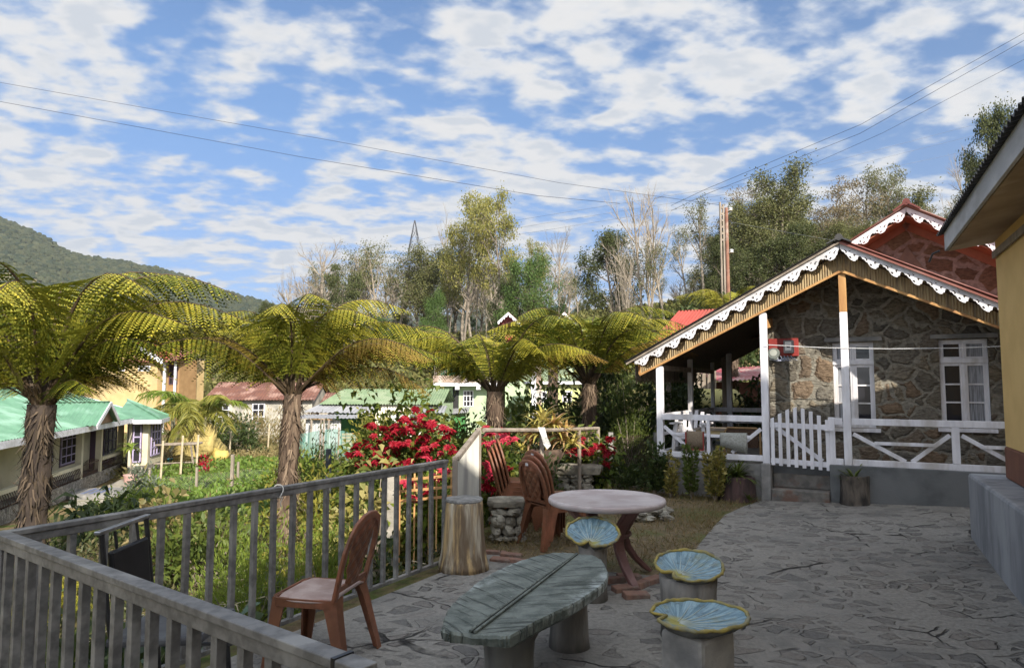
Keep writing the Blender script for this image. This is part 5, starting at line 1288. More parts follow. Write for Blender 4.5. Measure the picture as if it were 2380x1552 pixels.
for k,(px,py,n,mtl,L) in enumerate([(1255,1010,26,lf_bro,.42),(1285,1000,26,lf_bro,.40),(1232,1030,22,lf_broo,.36),(1310,1025,24,lf_broo,.40),(1275,1040,26,lf_broo,.38),(1330,1035,18,lf_bro,.32),(1262,975,18,lf_bro,.36),(1290,985,14,lf_broo,.26),(1315,1005,14,lf_broo,.26),(1220,1055,16,lf_bro,.34),(1250,1050,20,lf_grey,.36),(1300,1060,20,lf_grey,.34)]):
    p = at(px,py+2,10.3+rg.uniform(-.2,.2)); b = MB(); strap_mesh(b,(p.x-q.x,p.y-q.y,p.z-bz),n+8,L*1.1,.024,rg); b.build('rosette', mtl, br)

# planter stumps at the gate
q = G(1990,1184); ps = thing('stump_planter','short hollow black tree stump planted with a bromeliad in front of the dark plinth','planter',(q.x,q.y+.02,0),0.)
m_char = mat('charred_bark',(.075,.065,.055),(.03,.027,.024),10,.95,1.,14,c3=(.15,.125,.10),s3=4,stretch=(1,1,.3),dist=.03)
MB().lathe([(.205,0),(.19,.1),(.18,.3),(.185,.46),(.165,.465),(.14,.38),(0,.37)],(0,0,0),30,.09,6,cap=False).build('stump', m_char, ps, smooth=False)
b = MB(); strap_mesh(b,(0,0,.36),26,.34,.024,np.random.default_rng(8),.35,1.4,.9); b.build('bromeliad', leafmat('bromeliad_green',[(.10,.13,.035),(.15,.18,.05),(.07,.10,.03)],.3), ps)
q = G(1722,1166); ps = thing('leafy_stump_planter','wide dark stump planter spilling green strap leaves left of the gate pillar','planter',(q.x,q.y+.15,0),0.)
MB().lathe([(.26,0),(.25,.15),(.24,.34),(.20,.36),(0,.33)],(0,0,0),26,.08,4,cap=False).build('stump', mat('purple_brown_bark',(.10,.06,.055),(.05,.035,.032),9,.95,1.,14,stretch=(1,1,.3)), ps)
b = MB(); strap_mesh(b,(0,0,.30),90,.44,.014,np.random.default_rng(18),.25,1.4,1.2); strap_mesh(b,(-.15,.05,.3),40,.36,.014,np.random.default_rng(19),.25,1.4,1.2); b.build('strap_leaves', lf_mid, ps)
b = MB(); strap_mesh(b,(.1,-.22,.02),30,.26,.010,np.random.default_rng(20),.4,1.3,.8); b.build('grass_tuft', lf_mid, ps)

# young shrubs along the porch
def sapling(label, px, ybase, ytop, w_px, material, seed, stems=3, dens=1.):
    q = cl(C.hit(px, ybase, -.34)[0], -.34, 0.); hgt = at(px, ytop, q.y).z
    r = thing('young_shrub', label, 'shrub', (q.x,q.y,-.02), 0., 'young shrubs along the porch'); rg = np.random.default_rng(seed); rr = random.Random(seed)
    wd = w_px/F*q.y*.5; b = MB(); PP = []; AX = []
    for k in range(stems+3):
        a = rr.uniform(0,6.3); tx, ty = math.cos(a)*wd*rr.uniform(.2,.95), math.sin(a)*wd*rr.uniform(.2,.9); hh = hgt*rr.uniform(.62,1.0) if k else hgt
        pts = [Vector((0,0,0)),Vector((tx*.45,ty*.45,hh*.28)),Vector((tx*.8,ty*.8,hh*.62)),Vector((tx,ty,hh))]
        b.tube(pts,[.011,.009,.006,.003],5)
        n = int(230*dens*hh/.9)
        for i in range(n):
            f = rr.uniform(.22,1.0); s_ = f*3; i0 = min(2,int(s_)); p = pts[i0].lerp(pts[i0+1], s_-i0); an = rr.uniform(0,6.3); rad_ = wd*.34*rr.random()**.6*(1.15-f*.5)
            PP.append((p.x+math.cos(an)*rad_,p.y+math.sin(an)*rad_,p.z+rr.uniform(-.02,.03))); AX.append((math.cos(an)*.8,math.sin(an)*.8,.7))
    V, Fc = leaf_np(np.array(PP), .07, .5, rg, axis=np.array(AX), spread=.45)
    MB().np(V,Fc).build('foliage', material, r); b.build('stems', m_oldwood, r); return r
sapling('tall green young shrub at the left corner of the porch',1520,1152,1030,62,lf_dark,3,4,1.15)
sapling('small pale variegated shrub in front of the porch rail',1558,1150,1052,46,lf_crot,4,3,1.)
sapling('slender dark green shrub below the brown door mat',1607,1145,1032,46,lf_mid,5,3,.8)
sapling('dense yellow variegated shrub below the grey towel',1663,1158,1038,62,lf_crot,6,5,1.5)
q = G(1440,1140); shrub('low_hedge','low dark green ground shrub between the slab bench and the porch corner','shrub',(q.x,q.y+.2,-.02),(1.2,.9,.46),2000,.065,.45,lf_dark,15,4,24)
q = G(1500,1128); shrub('low_hedge','low mixed green shrub under the left post of the porch','shrub',(q.x+.1,q.y+.4,-.02),(.9,.7,.42),1200,.065,.4,lf_mid,16,4,24)

# ---------------------------------------------------------------- green roofed house
B0 = G(110,1180,-2.2); GP = Plane(B0, (-.27,.963))
gh = thing('green_roofed_house','cream bungalow with sea green corrugated roofs and iron porch railing on the left','house',(B0.x,B0.y,-2.2),GP.rz)
m_cream = mat('cream_wall_paint',(.64,.58,.43),(.55,.50,.36),1.5,.85,.1,c3=(.45,.40,.29),s3=.6)
m_greenroof = mat('sea_green_sheet',(.13,.265,.17),(.10,.21,.135),2.5,.6,.1,c3=(.21,.35,.26),s3=.8)
m_purple = mat('lavender_window_paint',(.42,.36,.52),(.35,.30,.45),6,.6)
m_dkpurple = mat('dark_plum_frame',(.09,.05,.08),None,6,.6)
m_iron = mat('rusty_iron',(.09,.05,.04),(.05,.035,.03),9,.6,metal=.3)
m_rubble = stonemat('small_rubble_base',[(.24,.22,.19),(.33,.30,.26),(.18,.165,.15)],(.44,.41,.36),6.,mortar_w=.10)
cr_ = lambda x,y:(x/3.944,865.7+y/3.944)
gu = lambda x,y,o=0.: GP.hit(*cr_(x,y),o)
g0 = -2.2
MB().box(-9,8.6,.0,.12,0,.5).build('base_wall', m_rubble, gh)
MB().box(-9,8.6,.05,6,-.6,.45).build('porch_floor', m_concrete, gh)
WO = .85
MB().box(-9,9.2,WO,6.3,.45,2.55).build('wall', m_cream, gh)
for x in (-1.2,3.15,5.45,8.5): MB().box(x-.10,x+.10,.0,.2,.5,2.45).build('column', m_cream, gh)
for x0,x1 in ((-5,-1.3),(-1.1,3.05),(5.55,8.4)):
    MB().box(x0,x1,-.02,.16,.92,1.04).build('rail_beam', m_cream, gh)
    b = MB(); n = int((x1-x0)/.16)
    for k in range(n+1):
        x = x0+.06+k*(x1-x0-.12)/n; b.tube([(x,.06,.5),(x,-.06,.60),(x,-.02,.75),(x,.06,.92)],.012,4)
    b.bar((x0,.06,.72),(x1,.06,.72),.015,.02); b.build('iron_railing', m_iron, gh)
b = MB()
for k in range(15): x = 3.3+k*.14; b.bar((x,.06,.4),(x,.06,1.0+.12*math.sin(k/14*PI)),.018,.018,(0,1,0))
b.bar((3.25,.06,.45),(5.35,.06,.45),.02,.03).bar((3.25,.06,.95),(5.35,.06,.95),.02,.03).box(3.3,5.3,.065,.075,.42,.62); b.build('iron_gate', m_iron, gh)
def wframe(root, x0,x1,y,z0,z1,cols,rows,fm,gm,dk=None,t=.05):
    f = MB(); f.box(x0,x0+t,y-.05,y,z0,z1).box(x1-t,x1,y-.05,y,z0,z1).box(x0+t,x1-t,y-.05,y,z0,z0+t).box(x0+t,x1-t,y-.05,y,z1-t,z1)
    for i in range(1,cols): x = x0+(x1-x0)*i/cols; f.box(x-t*.4,x+t*.4,y-.045,y-.002,z0+t,z1-t)
    for j in range(1,rows): z = z0+(z1-z0)*j/rows; f.box(x0+t,x1-t,y-.042,y-.004,z-t*.35,z+t*.35)
    w_ = f.build('window', fm, root); MB().box(x0+.01,x1-.01,y-.025,y-.012,z0+.01,z1-.01).build('pane', gm, w_)
    if dk: MB().box(x0-.07,x1+.07,y-.011,y-.001,z0-.07,z1+.07).build('surround', dk, w_)
    return w_
a_ = gu(560,535,WO); c_ = gu(688,800,WO)
wframe(gh,a_[0],c_[0],WO,.95,2.2,3,4,m_purple,m_glass,m_dkpurple)
a_ = gu(430,560,WO); wframe(gh,a_[0]-.9,a_[0]+.5,WO,.95,2.2,3,4,m_purple,m_glass,m_dkpurple)
a_ = gu(955,465,WO); c_ = gu(1055,790,WO)
wframe(gh,a_[0],c_[0],WO,.5,2.3,3,4,m_purple,m_glass,m_dkpurple)
a_ = gu(830,500,WO); c_ = gu(878,600,WO); MB().box(a_[0],c_[0],WO-.05,WO-.003,.46,2.3).build('door', m_dkpurple, gh)
# roofs
zE = 2.52
MB().corr((9.6,-.75,zE),(-10,-.75,zE),(-10,3.2,3.78),(9.6,3.2,3.78),110,.02).build('roof', m_greenroof, gh)
MB().corr((-10,7.1,zE),(9.6,7.1,zE),(9.6,3.2,3.785),(-10,3.2,3.785),110,.02).build('roof', m_greenroof, gh)
MB().bar((-10,-.78,zE-.10),(9.6,-.78,zE-.10),.03,.18).build('fascia', m_white, gh)
MB().slab([(9.5,-.75,zE-.02),(9.5,3.2,3.7),(9.5,7.1,zE-.02)],.08).build('gable_end', m_cream, gh)
MB().bar((9.62,-.75,zE-.05),(9.62,3.2,3.73),.03,.16).bar((9.62,7.1,zE-.05),(9.62,3.2,3.73),.03,.16).build('bargeboard', m_white, gh)
ap = gu(985,268,-.95); f1_ = gu(858,462,-.95); f2_ = gu(1062,442,-.95)
zA = ap[1]-g0; xa = ap[0]; xl = f1_[0]-.05; xr = f2_[0]+.1; ze = zE+.02
MB().corr((xl,3.0,ze),(xl,-1.05,ze),(xa,-1.05,zA),(xa,3.0,zA),26,.018).build('porch_roof', m_greenroof, gh)
MB().corr((xr,-1.05,ze),(xr,3.0,ze),(xa,3.0,zA),(xa,-1.05,zA),26,.018).build('porch_roof', m_greenroof, gh)
MB().add([(xl+.1,-.86,ze),(xr-.1,-.86,ze),(xa,-.86,zA-.06)],[(0,1,2)]).build('porch_gable', mat('brown_gable_board',(.32,.20,.12),(.25,.15,.09),5), gh)
MB().bar((xl,-1.07,ze-.06),(xa,-1.07,zA-.06),.03,.15).bar((xr,-1.07,ze-.06),(xa,-1.07,zA-.06),.03,.15).build('porch_bargeboard', m_white, gh)
MB().bar((xa,-1.0,zA+.02),(xa,3.0,zA+.02),.22,.03).bar((-10,3.2,3.80),(9.6,3.2,3.80),.3,.03).build('ridge_cap', m_greenroof, gh)
# bay on the far end
bp = [at(304,HZ,29.3),at(349,HZ,29.6),at(381,HZ,31.4),at(376,HZ,33.5),at(300,HZ,33.5)]
pts_ = [(p.x,p.y) for p in bp]
MB().prism(pts_,-2.75,-1.72).build('bay_base', m_rubble, gh, world=True)
MB().prism([(x,y) for x,y in pts_],-1.718,.22).build('bay_wall', m_cream, gh, world=True)
def facewin(root, p, q, f0, f1, z0, z1, cols, rows, fm):
    d = Vector((q[0]-p[0],q[1]-p[1],0)); n = Vector((d.y,-d.x,0)).normalized(); a_ = Vector((p[0],p[1],0))
    X = lambda f,o=.03: a_+d*f+n*o
    b = MB(); t = .055
    for f in [f0+(f1-f0)*i/cols for i in range(cols+1)]: b.bar(X(f)+Vector((0,0,z0)),X(f)+Vector((0,0,z1)),t,.05,n)
    for z in [z0+(z1-z0)*i/rows for i in range(rows+1)]: b.bar(X(f0)+Vector((0,0,z)),X(f1)+Vector((0,0,z)),.05,t)
    w_ = b.build('window', fm, root, world=True)
    e_ = .06/d.length; b = MB(); b.slab([X(f0-e_,.012)+Vector((0,0,z0-.06)),X(f1+e_,.012)+Vector((0,0,z0-.06)),X(f1+e_,.012)+Vector((0,0,z1+.06)),X(f0-e_,.012)+Vector((0,0,z1+.06))],.008); b.build('surround', m_dkpurple, w_, world=True)
    MB().slab([X(f0,.022)+Vector((0,0,z0)),X(f1,.022)+Vector((0,0,z0)),X(f1,.022)+Vector((0,0,z1)),X(f0,.022)+Vector((0,0,z1))],.006).build('pane', m_glass, w_, world=True)
facewin(gh,pts_[0],pts_[1],.25,.62,-1.55,.02,1,3,m_purple); facewin(gh,pts_[1],pts_[2],.18,.80,-1.35,.0,3,4,m_purple)
ee = [at(264,958,28.6),at(374,963,29.0),at(397,948,31.6),at(390,947,34.5),at(280,947,34.5)]
zz_ = .26; ee = [Vector((p.x,p.y,zz_)) for p in ee]; rk = at(296,929.5,31.2); rk.z = 1.02
b = MB()
for i in range(4): b.slab([ee[i],ee[i+1],rk],.03)
b.slab([ee[4],ee[0],rk],.03); b.build('bay_roof', m_greenroof, gh, world=True)
b = MB()
for i in range(3): b.bar(ee[i]+Vector((0,0,-.09)),ee[i+1]+Vector((0,0,-.09)),.04,.17)
b.build('bay_fascia', m_white, gh, world=True)
b = MB()
for i in (1,2): b.tube([ee[i]+Vector((0,0,.03)),rk+Vector((0,0,.03))],.05,6)
b.build('hip_cap', m_greenroof, gh, world=True)
# yard of that house
yd = [G(*q,-2.19) for q in ((-140,1230),(120,1187),(300,1105),(345,1085),(335,1120),(310,1140),(200,1180),(110,1235),(-140,1330))]
b = MB().prism([(p.x,p.y) for p in yd],-2.6,-2.185); tag(b.build('yard_path', mat('pale_cement_path',(.42,.38,.32),(.33,.30,.25),3,.9,.4,c3=(.25,.24,.16),s3=.9)), kind='structure')
q = G(225,1148,-2.15); dc = thing('drain_cover','round pale cement slab with blue stripes on the path before the green roofed house','drain cover',(q.x,q.y,-2.19),.2)
MB().lathe([(.98,0),(.98,.12),(.92,.15),(0,.15)],(0,0,0),32,.01,1,cap=False).build('slab', m_concrete, dc)
b = MB()
for k in range(3): b.cbox((-.25+.25*k,0,.156),.12,1.2,.01)
b.build('stripes', mat('faded_blue_paint',(.10,.14,.30),(.2,.22,.3),9), dc)
q = G(291,1130,-2.19); pp_ = thing('potted_plant','spindly yellow green plant in a pink pot at the end of the porch','potted plant',(q.x,q.y+.3,-2.19),0.)
MB().lathe([(.18,0),(.24,.38),(.26,.42),(.22,.42),(0,.38)],(0,0,0),18,cap=False).build('pot', mat('pink_pot',(.55,.36,.32),(.48,.30,.27),6,.7), pp_, smooth=True)
b = MB().tube([(0,0,.38),(.03,0,.9),(0,0,1.45)],.03,6); b.build('stem', m_oldwood, pp_)
b = MB(); strap_mesh(b,(0,0,1.42),34,.62,.06,np.random.default_rng(2),-.2,1.,1.6); b.build('leaves', lf_lime, pp_)

# ---------------------------------------------------------------- other village houses
def hwin(root, p, sx_, w, h, fm, gm, cols=2, rows=2):
    """window on a wall facing -y at p (local), frame stands proud"""
    return wframe(root, p[0]-w/2, p[0]+w/2, p[1], p[2], p[2]+h, cols, rows, fm, gm, None, .07)
# yellow house with red roof, far left
q = at(300,905,52); yz = gzf(q.x,q.y)
y2 = thing('yellow_house','two storey yellow house with red roof and white toothed gable behind the green roofs','house',(q.x,q.y,yz),math.radians(-8))
m_yel2 = mat('warm_yellow_plaster',(.56,.41,.20),(.48,.34,.155),1.2,.85,c3=(.42,.31,.16),s3=.5); hT = 5.2-yz-.0
zt = at(300,832,52).z - yz
MB().box(-2.5,2.3,0,6,-1,zt).build('wall', m_yel2, y2)
MB().box(2.302,3.3,1.2,3.4,-1,zt-.1).build('wing_wall', mat('brown_yellow_plaster',(.36,.22,.10),(.30,.18,.08),2), y2)
za = at(310,787,52).z - yz
for s_,x_ in ((-1,-3.0),(1,3.1)):
    pa,pb,pc,pd = (x_,-.7,zt-.1),(x_,3,zt-.1),(.2,3,za),(.2,-.7,za)
    if s_ > 0: pa,pb,pc,pd = pb,pa,pd,pc
    MB().corr(pa,pb,pc,pd,16,.03).build('gable_roof', m_redroof, y2)
MB().add([(-2.6,-.02,zt),(2.5,-.02,zt),(.2,-.02,za-.15)],[(0,1,2)]).build('gable', mat('salmon_board',(.55,.34,.22),None,4), y2)
b = MB()
for s_ in (-1,1):
    for k in range(11):
        f = k/11; x0 = .2+s_*f*3.0; x1 = .2+s_*(f+1/11)*3.0; z0 = za-f*(za-zt+.1); z1 = za-(f+1/11)*(za-zt+.1)
        b.add([(x0,-.75,z0),(x1,-.75,z1),(x1,-.75,z1-.30),((x0+x1)/2,-.75,(z0+z1)/2-.48),(x0,-.75,z0-.30),(x0,-.72,z0),(x1,-.72,z1),(x1,-.72,z1-.30),((x0+x1)/2,-.72,(z0+z1)/2-.48),(x0,-.72,z0-.30)],[(0,1,2,3,4)[::(-s_)],(5,6,7,8,9)[::s_]])
b.build('bargeboard', m_white, y2)
MB().corr((-6,-.5,zt-.3),(3.9,-.5,zt-.3),(3.9,3.4,zt+1.0),(-6,3.4,zt+1.0),40,.03).build('roof', m_maroonroof, y2)
MB().box(-5.6,-2.503,.4,6,-1,1.2).build('balcony_wall', m_white, y2); MB().box(-5.6,-2.503,2.2,6,1.202,zt-.3).build('back_wall', m_yel2, y2)
for x_ in (-.9,1.2): hwin(y2,(x_,-.002,zt-1.0),1,1.0,.42,m_white,m_glass,1,2)
hwin(y2,(2.8,1.19,zt-2.0),1,.7,1.5,m_dkpurple,m_glass,2,3)
MB().box(2.6,2.75,.2,.35,-1,zt-.3).box(3.5,3.62,.2,.35,-1,zt-.3).build('verandah_post', m_white, y2)

# rusty roof plaster house
q = at(600,990,47); hz = gzf(q.x,q.y); rz_ = math.radians(3)
rhs = thing('rusty_roof_house','stained grey plaster house with a rusty brown roof behind the garden','house',(q.x,q.y,hz-.3),rz_)
m_pl = mat('stained_plaster',(.48,.44,.37),(.37,.34,.28),1.2,.9,.2,c3=(.24,.23,.20),s3=.9); m_rust = mat('rusty_sheet',(.17,.075,.05),(.13,.06,.045),1.5,.7,.1,c3=(.30,.18,.14),s3=1.1)
e_ = at(600,927,47).z-hz+.3; r_ = at(600,891,50).z-hz+.3
MB().box(-3.3,3.6,0,5,-.5,e_).build('wall', m_pl, rhs); MB().add([(3.59,0,e_),(3.59,5,e_),(3.59,2.5,r_),(-3.29,0,e_),(-3.29,5,e_),(-3.29,2.5,r_)],[(0,1,2),(3,5,4)]).build('gable', m_pl, rhs)
MB().corr((-3.6,-.5,e_-.05),(3.9,-.5,e_-.05),(3.9,2.5,r_+.1),(-3.6,2.5,r_+.1),36,.025).build('roof', m_rust, rhs); MB().corr((3.9,5.5,e_-.05),(-3.6,5.5,e_-.05),(-3.6,2.5,r_+.105),(3.9,2.5,r_+.105),36,.025).build('roof', m_rust, rhs)
hwin(rhs,(0.0,0,e_-1.65),1,.85,1.35,m_white,m_glass,2,3); hwin(rhs,(-3.0+.6,0,e_-1.65),1,.85,1.35,m_white,m_glass,2,3)
MB().corr((3.9,.2,e_-.6),(6.4,.2,e_-.6),(6.4,3,e_+.4),(3.9,3,e_+.4),14,.025).build('lean_to_roof', m_rust, rhs); MB().box(3.95,6.2,.6,3,-.5,e_-.62).build('lean_to', m_pl, rhs)

# long green sheet roof with white shed
q = at(880,990,44); hz = gzf(q.x,q.y); gs = thing('green_sheet_shed','long low white shed with a faded green sheet roof and a grey awning','shed',(q.x,q.y,hz-.2),math.radians(-2))
e_ = at(880,939,44).z-hz+.2; r_ = at(880,904,47).z-hz+.2
m_fg = mat('faded_green_sheet',(.20,.27,.15),(.16,.22,.125),2,.6,.1,c3=(.25,.30,.19),s3=.7); m_gsheet = mat('grey_tin_sheet',(.33,.33,.34),(.26,.26,.27),1.5,.55,metal=.2)
m_lgreen = mat('green_board',(.06,.22,.06),(.05,.17,.05),3,.6)
xl_ = (750-880)/F*44; xr_ = (1030-880)/F*44
MB().corr((xl_-.2,-.3,e_),(xr_,-.3,e_),(xr_,3.2,r_),(xl_+.4,3.2,r_),44,.03).build('roof', m_fg, gs)
MB().corr((xr_,6.5,e_),(xl_-.2,6.5,e_),(xl_+.4,3.205,r_),(xr_,3.205,r_),44,.03).build('roof', m_fg, gs)
xm = (872-880)/F*44
MB().box(xm,xr_-1.2,0,5,-.8,e_-.04).build('wall', mat('whitewash',(.74,.71,.62),(.66,.62,.53),2,.9), gs); MB().box(xl_+.3,xm-.002,1.6,5,-.8,e_+.2).build('green_wall', m_lgreen, gs); MB().box(xr_-1.2,xr_,.6,5,-.8,e_-.05).build('dark_wall', mat('pale_green_wall',(.33,.42,.27),(.28,.36,.22),3), gs)
MB().corr((xl_-.9,-1.2,e_-.45),(xm+.1,-1.2,e_-.55),(xm+.5,.5,e_+.12),(xl_-.1,.5,e_+.12),16,.025).build('awning', m_gsheet, gs)
MB().corr((xr_-2.0,-1.1,e_-.5),(xr_+.2,-1.1,e_-.5),(xr_+.2,.4,e_-.1),(xr_-1.6,.4,e_-.1),10,.025).build('awning', m_gsheet, gs)
hwin(gs,((923-880)/F*44,0,e_-1.55),1,.95,1.1,m_brownband,mat('white_pane',(.6,.6,.58),None,4),2,1)
for x_ in (xl_-.6,xm-.3): MB().bar((x_,-1.0,-.8),(x_,-1.0,e_-.5),.12,.12,(0,1,0)).build('awning_post', m_oldwood, gs)
b = MB(); X0 = (727-880)/F*44
for k in range(6): b.box(X0,X0+1.35,-.5,-.45,e_-1.15+k*.15,e_-1.08+k*.15)
b.box(X0,X0+.06,-.448,-.40,e_-1.2,e_-.25).box(X0+1.29,X0+1.35,-.448,-.40,e_-1.2,e_-.25); b.build('slatted_screen', m_rawwood, gs)

# little tin and log animal shed and the green net
q = at(770,1005,40); hz = gzf(q.x,q.y); ts_ = thing('animal_shed','tiny shed of white tin sheet and stacked split logs under a flat tin roof','shed',(q.x,q.y,hz-.1),0.)
t_ = at(770,970,40).z-hz+.1
MB().corr((-1.5,0,-.4),(.55,0,-.4),(.55,0,t_-.15),(-1.5,0,t_-.1),14,.02).build('tin_wall', mat('white_tin',(.55,.55,.54),(.42,.42,.42),2,.5), ts_)
b = MB()
for k in range(7): b.tube([(.62,.05,k*.19),(1.75,.05,k*.19+.02)],.085,7)
b.build('log_stack', m_rawwood, ts_)
MB().corr((-2.1,-.5,t_-.02),(2.0,-.5,t_-.02),(2.0,1.6,t_+.1),(-2.1,1.6,t_+.1),18,.02).build('roof', m_gsheet, ts_)
for x_ in (-1.0,.0): MB().tube([(x_-.1,-.7,-.9),(x_,-.55,t_-.1)],.07,7).build('prop_pole', m_oldwood, ts_)
m, t, o_ = _new('green_shade_net'); col = t.mix(t.noise(t.n('ShaderNodeTexCoord').outputs['Object'],2,4)[0],(.14,.34,.28),(.22,.42,.36))
p = t.n('ShaderNodeBsdfPrincipled',{'Base Color':col,'Roughness':.8}); tr = t.n('ShaderNodeBsdfTransparent'); t.set(o_.inputs[0], t.n('ShaderNodeMixShader',{0:.45,1:p.outputs[0],2:tr.outputs[0]}).outputs[0])
n0 = at(690,1038,33); n1_ = at(828,1027,35); hz = gzf(n0.x,n0.y); gn = thing('shade_net_fence','green shade net strung on poles in front of the animal shed','net fence',(n0.x,n0.y,hz),0.)
b = MB(); vs = []; K = 24
for i in range(K+1):
    f = i/K; p = n0.lerp(n1_,f); zt_ = at(690+138*f, 1010 - 14*math.sin(min(1,f*1.4)*PI*.5) + 36*max(0,f-.62), p.y).z
    yy = p.y + .12*math.sin(i*2.1); gz0 = gzf(p.x,p.y)
    vs += [(p.x,yy,gz0-.05),(p.x,yy+.05*math.sin(i*1.3),(gz0+zt_)/2),(p.x,yy,zt_)]
b.add(vs,[(3*i+j,3*i+3+j,3*i+4+j,3*i+1+j) for i in range(K) for j in (0,1)]).build('net', m, gn, world=True)
for px_ in (745,752,787): p = at(px_,1030,33.5); MB().tube([(p.x,p.y-.1,gzf(p.x,p.y)-.2),(p.x+.03,p.y-.1,at(px_,972 if px_<760 else 993,33.5).z)],.045,6).build('pole', m_oldwood, gn, world=True)

# pale green two storey building and red roofed upper house
q = at(1060,985,50); hz = gzf(q.x,q.y); pg = thing('pale_green_building','pale green two storey building with a projecting roof terrace','building',(q.x,q.y,hz-.3),0.)
k_ = 50/F; zf = lambda y: at(1060,y,50).z-hz+.3
m_pg = mat('pale_green_plaster',(.44,.54,.35),(.38,.47,.30),2,.85); m_conc2 = mat('mossy_terrace_slab',(.36,.26,.20),(.27,.20,.16),3,.9,c3=(.5,.46,.42),s3=.8)
MB().box(-28*k_,90*k_,0,6,-1,zf(897)).build('wall', m_pg, pg); MB().box(-50*k_,95*k_,-1.1,6.2,zf(897)+.002,zf(889)).build('slab', m_white, pg); MB().box(-50*k_,95*k_,-1.15,-1.0,zf(889)+.002,zf(873)).build('parapet', m_conc2, pg)
for x_ in (-48,0,48): MB().box(x_*k_,x_*k_+.3,-1.05,0,zf(905),zf(897)-.01).build('bracket', m_white, pg)
b = MB()
for i in range(7): b.bar((-50*k_+.1+i*.15,-1.07,zf(872)),(-50*k_+.1+i*.15,-1.07,zf(852)),.06,.05,(0,1,0))
b.build('terrace_rail', m_oldwood, pg); MB().box(-35*k_,45*k_,-1.06,-1.02,zf(872),zf(850)).build('green_screen', mat('dark_green_board',(.03,.13,.07),(.025,.1,.05),3), pg)
hwin(pg,(28*k_,0,zf(945)),1,24*k_,38*k_,m_white,m_glass,3,3); hwin(pg,(-20*k_,0,zf(925)),1,12*k_,20*k_,m_conc2,m_glass,1,1); MB().box(-8*k_,6*k_,-.02,-.003,zf(975),zf(900)).build('doorway', mat('dark_doorway',(.03,.03,.03),None,4), pg)
MB().corr((-25*k_,-1.8,zf(962)),(32*k_,-1.8,zf(955)),(32*k_,-.01,zf(946)),(-15*k_,-.01,zf(950)),12,.03).build('awning', m_gsheet, pg); MB().box(-22*k_,24*k_,-1.4,-.4,-1,zf(966)).build('green_shed', m_lgreen, pg)
q = at(1272,790,56); hz = gzf(q.x,q.y); uh = thing('red_roofed_house','red walled upper house with two red gables and white toothed boards behind the tree ferns','house',(q.x,q.y,hz),0.)
k_ = 56/F; zf = lambda y: at(1272,y,56).z-hz; m_redw = mat('red_wall_paint',(.20,.045,.04),(.15,.035,.03),3,.7)
MB().box(-98*k_,98*k_,0,7,zf(806),zf(778)).build('wall', m_redw, uh); MB().box(-98*k_,98*k_,.01,7,-1.5,zf(806)-.002).build('lower_wall', m_pg, uh)
for cx_, lw_, rw_ in ((-91,24,70),(38,46,64)):
    xa_ = cx_*k_; za_ = zf(728); sl_ = (za_-zf(786))/(64*k_)
    for s_, wl_ in ((-1,lw_*k_),(1,rw_*k_)):
        ze_ = za_-sl_*wl_; pa,pb,pc,pd = (xa_+s_*wl_,-.9,ze_),(xa_+s_*wl_,6,ze_),(xa_,6,za_),(xa_,-.9,za_)
        if s_ > 0: pa,pb,pc,pd = pb,pa,pd,pc
        MB().corr(pa,pb,pc,pd,14,.03).build('roof', m_redroof, uh)
        b = MB(); n = max(4,int(wl_/.27))
        for i in range(n):
            f = i/n; g_ = (i+1)/n; P_ = [(xa_+s_*wl_*f,za_-(za_-ze_)*f),(xa_+s_*wl_*g_,za_-(za_-ze_)*g_)]
            o5 = [(P_[0][0],P_[0][1]),(P_[1][0],P_[1][1]),(P_[1][0],P_[1][1]-.17),((P_[0][0]+P_[1][0])/2,(P_[0][1]+P_[1][1])/2-.32),(P_[0][0],P_[0][1]-.17)]
            b.add([(x,-.95,z) for x,z in o5]+[(x,-.91,z) for x,z in o5],[(0,1,2,3,4)[::(-s_)],(5,6,7,8,9)[::s_]]+[(j,(j+1)%5,5+(j+1)%5,5+j) for j in range(5)])
        b.build('bargeboard', m_white, uh)
    MB().add([(xa_-lw_*k_,-.02,za_-sl_*lw_*k_),(xa_+rw_*k_,-.02,za_-sl_*rw_*k_),(xa_,-.02,za_-.1)],[(0,1,2)]).build('gable', m_redw, uh)
MB().corr((-98*k_,-.5,zf(790)),(98*k_,-.5,zf(790)),(98*k_,3.4,zf(742)),(-98*k_,3.4,zf(742)),40,.03).build('roof', m_redroof, uh)
q = at(1300,935,48); hz = gzf(q.x,q.y); yg = thing('lime_green_house','flat roofed lime green house partly hidden behind the bushes','house',(q.x,q.y,hz-.3),0.)
k_ = 48/F; zf = lambda y: at(1300,y,48).z-hz+.3
MB().box(-75*k_,48*k_,0,6,-1,zf(893)).build('wall', mat('lime_green_plaster',(.58,.62,.28),(.52,.55,.24),2), yg); MB().box(-80*k_,52*k_,-.5,6.2,zf(893)+.002,zf(886)).build('roof_slab', m_white, yg)
for x_ in (-40,18): hwin(yg,(x_*k_,0,zf(935)),1,22*k_,26*k_,m_white,m_glass,2,2)
for px_,yt in ((1240,832),(1252,838)):
    p = at(px_,900,46); MB_ = MB().bar((p.x,p.y,gzf(p.x,p.y)-.3),(p.x,p.y,at(px_,yt,46).z),.35,.35,(0,1,0)); tag(MB_.build('concrete_pillar', m_white if px_==1240 else m_conc2, loc=(p.x,p.y,gzf(p.x,p.y)-.3)), 'white concrete pillar standing in front of the lime green house' if px_==1240 else 'thinner brown stained pillar beside the white concrete pillar', 'pillar')

